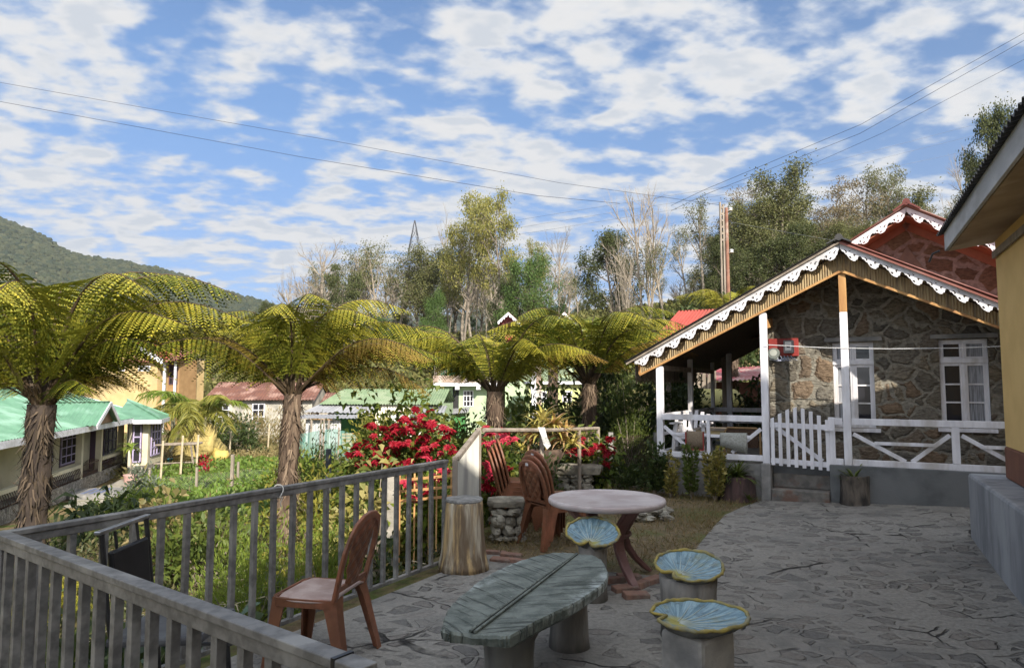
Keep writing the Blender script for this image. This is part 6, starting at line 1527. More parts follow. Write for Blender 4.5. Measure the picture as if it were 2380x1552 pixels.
# things behind the porch: tin shed, yellow canopy, leaning poles
q = at(1715,880,19.5); hz = gzf(q.x,q.y); rs = thing('tin_shed','low shed with a patched red and pink tin roof seen through the porch','shed',(q.x,q.y,hz-.1),0.1)
zf = lambda y: at(1715,y,19.5).z-hz+.1
MB().corr((-.85,-.5,zf(885)),(1.6,-.9,zf(878)),(1.7,1.6,zf(846)),(-.75,1.6,zf(858)),20,.02).build('roof', mat('patched_pink_tin',(.55,.40,.36),(.38,.13,.14),1.6,.6,c3=(.45,.06,.09),s3=1.),rs); MB().box(-.7,1.5,.2,1.5,-.5,zf(888)).build('wall', mat('old_red_boards',(.20,.08,.05),(.13,.055,.04),5), rs)
q = at(1655,950,17.5); hz = gzf(q.x,q.y); cp = thing('yellow_canopy','curved yellow tarpaulin canopy on a bamboo frame behind the porch','canopy',(q.x,q.y,hz-.1),0.)
zf = lambda y: at(1655,y,17.5).z-hz+.1; vs = []; K=12
for i in range(K+1):
    a = PI*i/K
    for j in range(6): vs.append((-.62+1.35*j/5, .6-.9*math.cos(a), zf(955)+(zf(905)-zf(955))*math.sin(a)**.8))
o = MB().add(vs,[(i*6+j,(i+1)*6+j,(i+1)*6+j+1,i*6+j+1) for i in range(K) for j in range(5)]).build('tarpaulin', mat('yellow_tarpaulin',(.46,.42,.15),(.38,.35,.12),2,.6,.2), cp, smooth=True); o.modifiers.new('t','SOLIDIFY').thickness=.012
for x_ in (-.62,.73):
    for y_ in (-.3,1.5): MB().tube([(x_,y_,-.3),(x_,y_,zf(950))],.03,6).build('pole', m_oldwood, cp)
b = MB()
for i in range(1,K): b.tube([(.74,.6-.9*math.cos(PI*(i-1)/K),zf(955)+(zf(907)-zf(955))*math.sin(PI*(i-1)/K)**.8),(.74,.6-.9*math.cos(PI*i/K),zf(955)+(zf(907)-zf(955))*math.sin(PI*i/K)**.8)],.02,5)
b.build('hoop', m_oldwood, cp)
for k in range(14):
    p = at(1605+4.2*k,915,18.6+.06*(k%3)); o = MB().tube([(0,0,-.2),(.12+.04*math.sin(k*2.2),.25,1.35+.16*math.sin(k*1.7))],.035+.008*(k%3),6).build('wooden_pole', m_oldwood, loc=None)
    zb_ = at(1605,912,18.6).z - .45; o.location = (p.x,p.y,zb_); tag(o,'rough brown pole leaning in the row behind the porch','pole','leaning poles behind the porch')

# ---------------------------------------------------------------- garden below the terrace
def gat(px, py, lo=2., hi=400.):
    """first point of the real ground along the sight line"""
    r = Vector(ray(px,py)); t = lo; 
    while t < hi:
        p = r*t
        if H + p.z < gzf(p.x,p.y): return Vector((p.x,p.y,gzf(p.x,p.y)))
        t *= 1.01
    p = r*hi; return Vector((p.x,p.y,gzf(p.x,p.y)))
# bean field (bright green ground cover) and dry weeds
rg = np.random.default_rng(77)
P = rg.uniform((-21,12.5),( -1.5,42),(105000,2)); u_ = (P[:,0]/P[:,1]*F+CX)
d_ = terr_dist(P[:,0],P[:,1]); nz = np.sin(P[:,0]*1.1+P[:,1]*.5)+np.sin(P[:,1]*.9-P[:,0]*.35)
ok = (u_>345)&(u_<790)&(d_<-1.0)
P = P[ok]; nz = nz[ok]; dry = (P[:,1]>34+2*np.sin(P[:,0]*.9))|(rg.uniform(size=len(P))<.05)
Zp = gz(P[:,0],P[:,1]) + rg.uniform(0,1,len(P))**1.5*(.34+.10*nz)
A_ = np.column_stack([P,Zp])
V,Fc = leaf_np(A_[~dry],.17,.6,rg,axis=(0,-.15,.35),spread=.7); tag(MB().np(V,Fc).build('bean_field',leafmat('bean_leaf',[(.09,.16,.025),(.14,.22,.035),(.18,.25,.05),(.07,.12,.02)],.3)),'bright green bean field filling the plot behind the railing','bean plants',kind='stuff')
V,Fc = leaf_np(A_[dry],.22,.22,rg,axis=(0,0,.6),spread=.7); tag(MB().np(V,Fc).build('dry_weeds',lf_tan),'dry tan weeds at the far edge of the bean field','weeds',kind='stuff')
P = rg.uniform((-9,3.2),(0.5,11.5),(34000,2)); d_ = terr_dist(P[:,0],P[:,1]); P = P[(d_<-.16)]; nz = np.sin(P[:,0]*2.3+P[:,1])*np.sin(P[:,1]*1.9)
A_ = np.column_stack([P, gz(P[:,0],P[:,1])+rg.uniform(0,1,len(P))**2*(.26+.16*nz)])
V,Fc = leaf_np(A_,.085,.34,rg,axis=(0,0,.5),spread=.8,droop=.1); tag(MB().np(V,Fc).build('garden_undergrowth',leafmat('undergrowth_leaf',[(.022,.034,.012),(.05,.068,.02),(.10,.105,.032),(.03,.042,.015),(.17,.14,.065),(.06,.075,.028)],.25)),'tangled low green undergrowth below the railing','undergrowth',kind='stuff')
P = rg.uniform((-34,28),(12,47),(34000,2)); u_ = P[:,0]/P[:,1]*F+CX; P = P[~((u_>345)&(u_<790)&(P[:,1]<41))]; A_ = np.column_stack([P, gz(P[:,0],P[:,1])+rg.uniform(0,.55,len(P))*rg.uniform(0,1,len(P))])
V,Fc = leaf_np(A_,.34,.25,rg,axis=(0,0,.6),spread=.8); tag(MB().np(V,Fc).build('weeds',leafmat('village_weed',[(.13,.13,.04),(.20,.17,.07),(.09,.10,.03),(.25,.20,.09)],.25)),'mixed green and dry weeds between the village houses','weeds',kind='stuff')
def gshrub(label, px, py, Y, size, n, L, asp, m_, seed, name='garden_shrub', cat='shrub', **kw):
    p = at(px,py,Y); return shrub(name,label,cat,(p.x,p.y,gzf(p.x,p.y)-.05),size,n,L,asp,m_,seed,**kw)
gshrub('rounded lime cypress shrub behind the middle balusters of the railing',580,1300,6.3,(1.15,.8,1.05),9000,.055,.14,lf_lime,51,name='cypress_shrub',stems=4,clump=45,axis_=(0,0,1.4))
gshrub('smaller lime cypress shrub behind the lone plastic chair',755,1290,7.0,(.8,.6,.95),6000,.055,.14,lf_lime,52,name='cypress_shrub',stems=4,clump=45,axis_=(0,0,1.4))
gshrub('blue green broad leaved plants left of the lime cypress',430,1330,5.2,(1.3,.8,.62),420,.19,.62,lf_cabb,53,name='leafy_plant',cat='plant',clump=8,droop=.3)
gshrub('dark leafy bush in the corner between railing and black chair',215,1300,4.6,(1.2,.9,.75),900,.12,.5,lf_dark,54,clump=14,droop=.2)
gshrub('tangled yellow green vine bush behind the railing left of the tree fern trunk',470,1220,8.0,(1.7,1.1,.95),1500,.12,.35,lf_mid,55,clump=16)
gshrub('pale twiggy bush around the foot of the middle tree fern',700,1220,9.6,(1.5,.9,1.15),1700,.10,.4,lf_yel,56,clump=18)
gshrub('feathery green bush right of the bean field post',735,1130,12.5,(1.3,1.0,1.55),3400,.09,.22,lf_mid,57,clump=30)
gshrub('bright green leafy clump at the right side of the middle tree fern',715,1130,15.5,(2.3,1.6,1.15),3200,.15,.35,lf_lime,58,clump=26)
gshrub('dark palm like clump above the railing beside the drain cover',255,1185,11.0,(1.9,1.3,.75),420,.42,.16,lf_dark,59,name='leafy_plant',cat='plant',clump=10,axis_=(.2,0,.3),droop=.5)
gshrub('lime green ground shrub between the path and the bean field',330,1160,14.0,(2.2,1.4,.7),2600,.12,.3,lf_lime,60,clump=24)
gshrub('vine covered fence corner at the left end of the bean field',338,1120,17.5,(.9,.9,1.2),1600,.12,.4,lf_grey,61,clump=24)
gshrub('sword fern growing at the foot of the left tree fern',85,1190,6.6,(.9,.7,.55),10,.1,.3,lf_mid,62,name='sword_fern',cat='fern',clump=3)
sfr = [o for o in bpy.data.objects if o.get('label','').startswith('sword fern')][0]
rr = random.Random(5)
for k in range(16):
    o = bpy.data.objects.new('frond', FM[('mid','flat','steep')[k%3]]); COL.objects.link(o); o.parent = sfr; o.scale = (.42*rr.uniform(.8,1.2),)*3; o.location = (rr.uniform(-.15,.15),rr.uniform(-.12,.12),.1); o.rotation_euler = (0,0,rr.uniform(0,6.3))
gshrub('sparse woody shrub at the far left edge beside the tree fern',18,1220,6.2,(.9,.7,1.0),320,.12,.3,lf_dark,63,clump=6)
gshrub('dark flowering shrub behind the metal sheet gate and chair stack',1215,1110,9.6,(1.0,.8,1.0),1500,.09,.45,lf_dark,64,clump=20)
gshrub('dense dark foliage mass left of the porch under the rightmost tree fern',1450,1080,14.0,(3.3,2.0,2.9),9000,.16,.4,lf_dark,65,name='large_bush',cat='bush',clump=40)
gshrub('tall broad leaved bush between the two right tree ferns',1255,1040,14.5,(2.4,1.6,2.3),5200,.17,.42,lf_mid,66,name='large_bush',cat='bush',clump=34)
gshrub('grey green bush behind the third tree fern',1190,1000,16.5,(2.1,1.6,2.0),4600,.15,.34,lf_grey,67,name='large_bush',cat='bush',clump=34)
gshrub('bushy green tree tomato left of the metal sheet gate',1055,1050,13.5,(1.2,1.0,1.9),2600,.14,.4,lf_mid,68,name='large_bush',cat='bush',clump=24)
gshrub('slim yellow green bush in front of the green sheet shed',990,1010,24,(1.2,1.0,2.6),2600,.17,.35,lf_yel,69,name='large_bush',cat='bush',clump=24)
gshrub('tall spindly leafy bush beside the green shade net',868,1015,27,(2.2,1.5,2.7),3400,.19,.35,lf_yel,70,name='large_bush',cat='bush',clump=22)
gshrub('dry reed like bush behind the bean field poles',600,1030,43,(7.5,1.5,2.2),3600,.30,.14,lf_tan,71,name='large_bush',cat='bush',clump=20,axis_=(0,0,1.3))
gshrub('dark shrub at the corner of the rusty roofed house',545,1000,38,(3.0,1.8,2.2),2600,.24,.35,lf_dark,72,name='large_bush',cat='bush',clump=26)
gshrub('small conifer like bush left of the porch corner',1462,1060,12.6,(.75,.7,1.75),5200,.07,.14,lf_mid,73,name='cypress_shrub',clump=40,axis_=(0,0,1.2))
gshrub('drooping dark bush inside the far end of the porch',1745,1000,15.2,(1.4,1.0,1.7),900,.34,.2,lf_dark,74,name='large_bush',cat='bush',clump=10,droop=.5)
gshrub('dark evergreen bush behind the verandah posts',1585,990,16.5,(1.2,1.2,2.6),3600,.16,.35,lf_dark,75,name='large_bush',cat='bush',clump=30)
gshrub('green bush behind the red tin shed',1700,900,23,(5.5,2.5,3.4),5200,.22,.36,lf_dark,76,name='large_bush',cat='bush',clump=36)

for k,(px_,py_,Y_,sz_,n_,L_,asp_,m_,lab) in enumerate([(330,1290,5.0,(.8,.6,.7),220,.20,.55,lf_cabb,'blue green broad leaved plant beside the steel chair'),(500,1360,5.4,(.9,.6,.5),260,.16,.6,lf_dark,'dark broad leaved plant low behind the second stretch of balusters'),(640,1330,6.6,(.7,.5,.55),260,.13,.4,lf_grey,'grey green plant at the foot of the middle fern trunk'),(690,1290,7.6,(.7,.5,.7),300,.12,.35,lf_yel,'pale yellow green plant between the fern trunk and the small cypress'),(850,1270,7.4,(.7,.5,.9),420,.11,.4,lf_dark,'dark shrub behind the lone plastic chair back'),(960,1260,7.6,(.6,.4,.5),320,.09,.4,lf_mid,'small green plant at the foot of the lattice gate'),(395,1230,8.6,(1.2,.8,.9),520,.17,.5,lf_tan,'dry tan leaved plant behind the near balusters'),(150,1290,4.4,(.8,.6,.6),260,.15,.5,lf_mid,'green leafy plant left of the steel chair')]):
    gshrub(lab,px_,py_,Y_,sz_,n_,L_,asp_,m_,120+k,name='leafy_plant',cat='plant',clump=8,droop=.3)
# staghorn / orchid tufts on the fern trunk
p = at(700,1085,9.1); b = MB(); strap_mesh(b,(0,0,0),26,.34,.012,np.random.default_rng(3),-.2,1.2,1.0); o = b.build('yellow_orchid_leaves', lf_bro, loc=(p.x-.12,p.y,p.z)); tag(o,'tuft of yellow strap leaves growing on the right side of the middle fern trunk','orchid')
p = at(95,1050,7.75); b = MB(); strap_mesh(b,(0,0,0),30,.42,.018,np.random.default_rng(6),-.6,.9,1.2); strap_mesh(b,(-.05,.0,.28),16,.40,.02,np.random.default_rng(7),-.3,.9,1.2); o = b.build('orchid_leaves', lf_mid, loc=(p.x-.06,p.y,p.z)); tag(o,'green orchid strap leaves growing on the left tree fern trunk','orchid')

# areca palms before the rusty roofed house
def palm(label, px, pyb, pyt, Y, L, n, seed, trunks=1):
    p = at(px,pyb,Y); zt = at(px,pyt,Y).z; z0 = gzf(p.x,p.y)-.1; r = thing('areca_palm',label,'palm',(p.x,p.y,z0),0.,'areca palms'); rr = random.Random(seed); rg = np.random.default_rng(seed)
    m_p = mat('pale_palm_trunk',(.42,.38,.27),(.33,.29,.20),6,.8,.3,stretch=(1,1,3))
    for k in range(trunks):
        tx = (k-(trunks-1)/2)*.7; hh = (zt-z0)*(1-.12*k)
        top_ = Vector((tx*1.5,0,hh)); MB().tube([(tx*.4,0,0),(tx*.9,0,hh*.5),top_],[.13,.10,.085],8).build('trunk', m_p, r)
        for i in range(n):
            a = rr.uniform(0,6.3); e = rr.uniform(.1,1.25); Lf = L*rr.uniform(.8,1.1); pts = []; q_ = top_.copy(); ee = e
            for j in range(9): pts.append(q_.copy()); q_ = q_+Vector((math.cos(a)*math.cos(ee),math.sin(a)*math.cos(ee),math.sin(ee)))*Lf/8; ee -= .22
            PP=[];AX=[]
            for j in range(44):
                f = .12+.88*j/44; i0 = min(7,int(f*8)); pp2 = pts[i0].lerp(pts[i0+1],f*8-i0); d = (pts[i0+1]-pts[i0]).normalized(); sd = d.cross(Vector((0,0,1))).normalized()
                for s_ in (-1,1): PP.append(pp2); AX.append(sd*s_+d*.6+Vector((0,0,-.25)))
            V,Fc = leaf_np(np.array(PP),L*.27,.075,rg,axis=np.array(AX)*3,spread=.3,droop=.3)
            b = MB(); b.np(V,Fc); b.tube(pts[::2]+[pts[-1]],[.03,.024,.018,.012,.006,.004][:len(pts[::2])+1],5); b.build('frond', lf_yel if rr.random()<.65 else lf_lime, r)
    return r
palm('taller areca palm with two pale trunks left of the rusty roof',452,1030,950,33,2.3,13,3,2)
palm('shorter drooping areca palm right behind the green roofed house',400,1020,960,37,2.2,13,4)

# bamboo pole fence with netting, work frame, tarp, barrel clutter
m_pole = mat('pale_bamboo_pole',(.52,.44,.30),(.40,.33,.22),6,.7,.2)
pn = [(378,1118,1010),(423,1120,1020),(447,1095,1025),(487,1082,1008),(530,1062,1000),(572,1045,998),(625,1040,990)]
ft0 = gat(423,1115); bf = thing('bamboo_fence','row of pale bamboo stakes with thin netting along the left of the bean field','fence',(ft0.x,ft0.y,ft0.z),0.)
pts=[]
for k,(px_,pb,ptp) in enumerate([(372,1122,1024),(418,1118,1012),(455,1102,1010),(488,1088,1008),(532,1068,1000),(575,1060,990),(622,1050,985)]):
    p = gat(px_,pb); z_ = at(px_+4,ptp,p.y).z; pts.append((p,z_)); MB().tube([(p.x,p.y,p.z-.2),(p.x+.06,p.y,z_)],.045,6).build('stake', m_pole, bf, world=True)
b = MB()
for (p,z1),(q_,z2) in zip(pts[:-1],pts[1:]):
    for f in np.linspace(.12,.95,7): b.tube([(p.x,p.y,p.z+(z1-p.z)*f),(q_.x,q_.y,q_.z+(z2-q_.z)*f)],.006,3,cap=False)
b.build('netting', m_iron, bf, world=True)
p = gat(400,1100); wf_ = thing('work_frame','rough grey stick work bench frame beside the yellow tarpaulin','frame',(p.x,p.y,p.z),.2)
for sx_ in (-.9,.9):
    for sy_ in (-.3,.3): MB().tube([(sx_*1.15,sy_*1.4,-.1),(sx_*.9,sy_,1.25)],.045,6).build('leg', m_oldwood, wf_)
b = MB()
for k in range(5): b.tube([(-1.1,-.35+.17*k,1.27),(1.15,-.33+.17*k,1.30)],.045,6)
b.build('top_pole', m_oldwood, wf_); MB().tube([(-1.05,-.35,.45),(1.0,-.35,.5)],.035,6).build('crossbar', m_oldwood, wf_)
p = gat(447,1090); tp = thing('yellow_tarpaulin','crumpled dull yellow tarpaulin draped over a pile between the stakes','tarpaulin',(p.x,p.y+.6,p.z),0.)
MB().blob((0,0,.85),(.95,.7,.95),4,22,14,.35).build('draped_sheet', mat('dull_yellow_tarp',(.46,.36,.13),(.36,.28,.10),2,.7,.9,5,dist=.1), tp, smooth=True); MB().blob((.95,-.1,.45),(.35,.3,.4),7,14,9,.3).build('sheet_corner', mat('bright_yellow_cloth',(.55,.42,.12),None,4), tp, smooth=True)
p = gat(398,1085); bl = thing('blue_bucket','small turquoise bucket under the stick work bench','bucket',(p.x,p.y,p.z),0.); MB().lathe([(.17,0),(.22,.36),(.23,.38),(.20,.37),(.15,.02),(0,.02)],(0,0,0),16,cap=False).build('bucket_body', mat('turquoise_plastic',(.04,.28,.36),None,4,.4), bl, smooth=True)
MB().tube([(-.21,0,.36),(-.12,0,.52),(.12,0,.52),(.21,0,.36)],.008,5).build('handle', m_iron, bl)
gshrub('small red leaved plant between the bamboo stakes',476,1062,30,(.6,.5,.9),160,.16,.4,lf_red,80,name='leafy_plant',cat='plant',clump=8)
# chain link fence in the dip
c0 = gat(345,1165); c1 = gat(655,1135); m_wire = mat('galvanised_wire',(.36,.37,.37),(.25,.26,.26),9,.5,metal=.5)
cl_ = thing('chain_link_fence','sagging chain link fence on dark posts along the lower edge of the bean field','fence',(c0.x,c0.y,c0.z),0.)
b = MB(); dv = (c1-c0); Lc = math.hypot(dv.x,dv.y); nst = int(Lc/.085); hf = .75
gA = lambda f: gzf(c0.x+dv.x*f,c0.y+dv.y*f)+.02
for k in range(-9,nst):
    for s_ in (0,1):
        a_, e_ = k/nst, (k+9)/nst
        fa, fe = max(0,a_), min(1,e_); ta = (fa-a_)/(e_-a_); te = (fe-a_)/(e_-a_)
        za_, ze_ = (ta,te) if s_ == 0 else (1-ta,1-te)
        b.tube([(c0.x+dv.x*fa,c0.y+dv.y*fa,gA(fa)+hf*za_),(c0.x+dv.x*fe,c0.y+dv.y*fe,gA(fe)+hf*ze_)],.0024,3,cap=False)
b.build('wire_mesh', m_wire, cl_, world=True)
for f in (0,.33,.64,1.): MB().bar((c0.x+dv.x*f,c0.y+dv.y*f,gA(f)-.4),(c0.x+dv.x*f,c0.y+dv.y*f,gA(f)+1.05),.07,.07,(0,1,0)).build('post', m_oldwood, cl_, world=True)
p = gat(537,1150); tag(MB().bar((p.x,p.y,p.z-.3),(p.x+.02,p.y,at(540,1056,p.y).z),.10,.10,(0,1,0)).build('dark_post', m_oldwood, loc=(p.x,p.y,p.z-.3)),'dark square wooden post standing alone in front of the bean field','post')
p = at(764,1112,11.5); tag(MB().bar((p.x,p.y,gzf(p.x,p.y)-.3),(p.x-.01,p.y,at(762,1043,11.5).z),.075,.075,(0,1,0)).build('blue_grey_post', mat('blue_grey_post_paint',(.10,.11,.125),(.075,.08,.09),6), loc=(p.x,p.y,gzf(p.x,p.y)-.3)),'blue grey square post beside the large poinsettia bush','post')
# dark wire fence by the porch corner
c0 = at(1418,1075,12.2); c1 = at(1528,1075,12.0); b = MB(); z0 = gzf(c0.x,c0.y); zt_ = at(1470,1012,12).z
wfn = thing('wire_fence','dark wire mesh fence between the crimson poinsettia and the porch','fence',(c0.x,c0.y,z0),0.)
for k in range(30):
    f0_, f1_ = max(0,(k-8)/22), min(1,k/22)
    for s_ in (0,1):
        ta = (f0_*22-(k-8))/8; te = (f1_*22-(k-8))/8; za_, ze_ = (ta,te) if s_==0 else (1-ta,1-te)
        if f1_ > f0_: b.tube([(c0.x+(c1.x-c0.x)*f0_,12.1,z0+(zt_-z0)*za_),(c0.x+(c1.x-c0.x)*f1_,12.1,z0+(zt_-z0)*ze_)],.004,3,cap=False)
b.build('wire_mesh', m_iron, wfn, world=True)
for f in (0.,1.): MB().bar((c0.x+(c1.x-c0.x)*f,12.1,z0-.3),(c0.x+(c1.x-c0.x)*f,12.1,zt_+.05),.08,.08,(0,1,0)).build('post', m_concrete, wfn, world=True)

# dry vines and prunings tangled below the railing
rr = random.Random(14); b = MB()
for k in range(46):
    f = rr.uniform(.05,1.); p = Vector((-2.3+1.6*f,3.6+3.0*f,0))+Vector((-rr.uniform(.3,1.8),rr.uniform(0,.9),0)); z0 = gzf(p.x,p.y); a = rr.uniform(0,6.3); L_ = rr.uniform(.4,1.0); h_ = rr.uniform(.1,.55)
    d = Vector((math.cos(a),math.sin(a),0)); b.tube([p+Vector((0,0,z0)),p+d*L_*.35+Vector((0,0,z0+h_)),p+d*L_*.7+Vector((rr.uniform(-.1,.1),0,z0+h_*.95)),p+d*L_+Vector((0,0,z0+h_*rr.uniform(.1,.7)))],[.008,.007,.005,.003],4)
tag(b.build('dry_vines', m_pole),'tangle of dry tan vines and prunings below the railing','vines',kind='stuff')
rr = random.Random(4)

# ---------------------------------------------------------------- trees on the hills
m_bare = mat('pale_bare_bark',(.33,.28,.215),(.21,.175,.135),5,.9)
m_bare2 = mat('grey_brown_bark',(.24,.20,.16),(.16,.13,.10),5,.9)
def branches(seed, h, trunk_r, spec, first=.35, lean=.05, multi=1, upb=.5, wob=.1):
    """recursive limbs; spec = [(count, length ratio, spread angle)...]; returns mesh builder and twig ends"""
    rr = random.Random(seed); b = MB(); tips = []
    def limb(p, d, L, r, lev):
        nseg = 4 if lev == 0 else 3 if lev < 3 else 2
        pts = [p]; q = p.copy(); dd = d.copy()
        for i in range(nseg):
            dd = (dd + Vector((rr.gauss(0,wob),rr.gauss(0,wob),rr.gauss(0,wob*.6)+(upb*.18 if lev else 0)))).normalized(); q = q + dd*L/nseg; pts.append(q.copy())
        re = r*(.45 if lev else .38)
        b.tube(pts,[r+(re-r)*i/nseg for i in range(nseg+1)], 6 if lev == 0 else 4 if lev == 1 else 3, cap=False)
        if lev >= len(spec): tips.append((q, dd)); return
        n, ratio, ang = spec[lev]; lo = first if lev == 0 else .25
        for k in range(n):
            f = lo+(1-lo)*(k+rr.random()*.8)/n; f = min(f,.999); s_ = f*nseg; i0 = int(s_); st_ = pts[i0].lerp(pts[i0+1], s_-i0)
            a = 2.4*k+rr.uniform(-.5,.5); ax = dd.cross(Vector((math.cos(a),math.sin(a),.01)))
            base_d = (pts[i0+1]-pts[i0]).normalized()
            px_ = base_d.orthogonal().normalized(); py_ = base_d.cross(px_)
            an = ang*rr.uniform(.65,1.25)
            nd = base_d*math.cos(an)+(px_*math.cos(a)+py_*math.sin(a))*math.sin(an)
            limb(st_, nd.normalized(), L*ratio*rr.uniform(.7,1.2)*(1-.45*f if lev == 0 else 1-.3*f), r*(1-f*.55)*.62, lev+1)
    for k in range(multi):
        a = 2*PI*k/max(1,multi); sp2 = .0 if multi == 1 else .25
        limb(Vector((math.cos(a)*.2*(multi>1),math.sin(a)*.2*(multi>1),-.2)), Vector((math.cos(a)*sp2+rr.gauss(0,lean),math.sin(a)*sp2+rr.gauss(0,lean),1)).normalized(), h*(1 if k == 0 else rr.uniform(.75,.95)), trunk_r*(1 if multi == 1 else .7), 0)
    return b, tips
DIM = {}
def tree_proto(name, seed, h, tr, spec, bark, leaf=None, per=0, L=.3, asp=.5, rad=.5, flatz=1., keep=1., axis_=(0,0,.2), **kw):
    b, tips = branches(seed, h, tr, spec, **kw); rg = np.random.default_rng(seed)
    r = thing(name, 'x', 'tree', (0,0,0), 0.)
    b.build('trunk', bark, r); va = np.array(b.v); DIM[r.name] = (va[:,2].max(), np.percentile(np.hypot(va[:,0],va[:,1]),97))
    if leaf and tips:
        T = np.array([tuple(t[0]) for t in tips]); T = T[rg.uniform(size=len(T)) < keep]
        Pn = (T[:,None,:]+rg.normal(size=(len(T),per,3))*np.array([rad,rad,rad*flatz])).reshape(-1,3)
        DIM[r.name] = (np.percentile(Pn[:,2],99.5), np.percentile(np.hypot(Pn[:,0],Pn[:,1]),95))
        V,Fc = leaf_np(Pn, L, asp, rg, axis=axis_, spread=.9, droop=.15); MB().np(V,Fc).build('crown', leaf, r)
    return r
lf_tyel = leafmat('olive_yellow_crown',[(.19,.19,.045),(.28,.25,.06),(.12,.135,.035),(.36,.31,.09)],.3,.6)
lf_tdark = leafmat('dark_crown',[(.045,.06,.02),(.075,.09,.03),(.11,.12,.04),(.06,.07,.022)],.25,.6)
lf_tmid = leafmat('olive_crown',[(.09,.10,.035),(.13,.135,.045),(.17,.165,.06),(.07,.08,.028)],.25,.6)
lf_tbrn = leafmat('russet_crown',[(.17,.13,.07),(.22,.165,.09),(.14,.13,.06),(.25,.18,.11)],.25,.6)
lf_tgrn = leafmat('fresh_green_crown',[(.05,.095,.022),(.08,.135,.03),(.11,.17,.04),(.04,.075,.018)],.25,.6)
PR = {}
PR['bare'] = tree_proto('bare_tree',1,10,.22,[(11,.50,.8),(7,.52,.62),(6,.5,.6),(4,.5,.6)],m_bare,first=.30,upb=.35)
PR['barev'] = tree_proto('bare_tree',2,10,.18,[(10,.44,.65),(6,.5,.55),(4,.5,.55),(4,.5,.5)],m_bare,first=.42,upb=.5)
PR['barem'] = tree_proto('bare_tree',3,10,.24,[(9,.50,.75),(6,.50,.6),(5,.5,.55),(4,.5,.55)],m_bare,multi=3,first=.22,upb=.4)
PR['sparse'] = tree_proto('sparse_tree',4,10,.20,[(9,.38,.65),(5,.5,.6),(5,.5,.6)],m_bare,lf_tmid,14,.22,.45,.32,keep=.7,first=.45,upb=.7)
PR['yellow'] = tree_proto('yellow_tree',5,10,.17,[(10,.52,.95),(6,.52,.75),(5,.5,.7)],m_bare2,lf_tyel,40,.20,.55,.42,flatz=.45,keep=.72,first=.42,upb=.25)
PR['dark'] = tree_proto('evergreen_tree',6,10,.22,[(12,.46,.9),(7,.50,.7),(6,.5,.7)],m_bare2,lf_tdark,28,.25,.5,.36,first=.14,upb=.5)
PR['green'] = tree_proto('green_tree',7,10,.20,[(18,.34,1.15),(6,.5,.8),(5,.5,.7)],m_bare2,lf_tgrn,36,.23,.34,.32,first=.08,upb=.3)
PR['feather'] = tree_proto('feathery_tree',8,10,.17,[(9,.52,.85),(6,.5,.7),(5,.5,.7)],m_bare2,lf_tmid,22,.26,.36,.42,flatz=.25,keep=.85,first=.42,upb=.35)
PR['russet'] = tree_proto('russet_tree',9,10,.17,[(9,.52,.85),(6,.5,.7),(5,.5,.7)],m_bare2,lf_tbrn,13,.26,.36,.42,flatz=.25,keep=.8,first=.42,upb=.35)
PR['umbrella'] = tree_proto('evergreen_tree',10,10,.18,[(9,.55,1.0),(6,.5,.8),(5,.5,.7)],m_bare2,lf_tdark,22,.32,.45,.42,flatz=.35,first=.5,upb=.5)
PR['olive'] = tree_proto('evergreen_tree',11,10,.20,[(12,.44,.85),(7,.50,.7),(6,.5,.7)],m_bare2,lf_tmid,26,.22,.45,.38,first=.22,upb=.6)
used = set(); rr = random.Random(99)
def tree(kind, px, ptop, Y, label, wpx=90., seed=0, group=None, pbase=None, zoff=-.1):
    p = at(px, 800, Y); z0 = gzf(p.x,p.y)+zoff
    if pbase: z0 = at(px,pbase,Y).z
    zm, rm = DIM[PR[kind].name]; s = (at(px,ptop,Y).z - z0)/zm; sxy = wpx*(.5 if kind[:4] == 'bare' else .64)/F*Y/rm
    o = PR[kind] if kind not in used else copy_tree(PR[kind]); used.add(kind)
    o.location = (p.x,p.y,z0); o.rotation_euler = (0,0,rr.uniform(0,6.3)); o.scale = (sxy,sxy,s); o['label'] = label; o['category'] = 'tree'
    if group: o['group'] = group
    return o
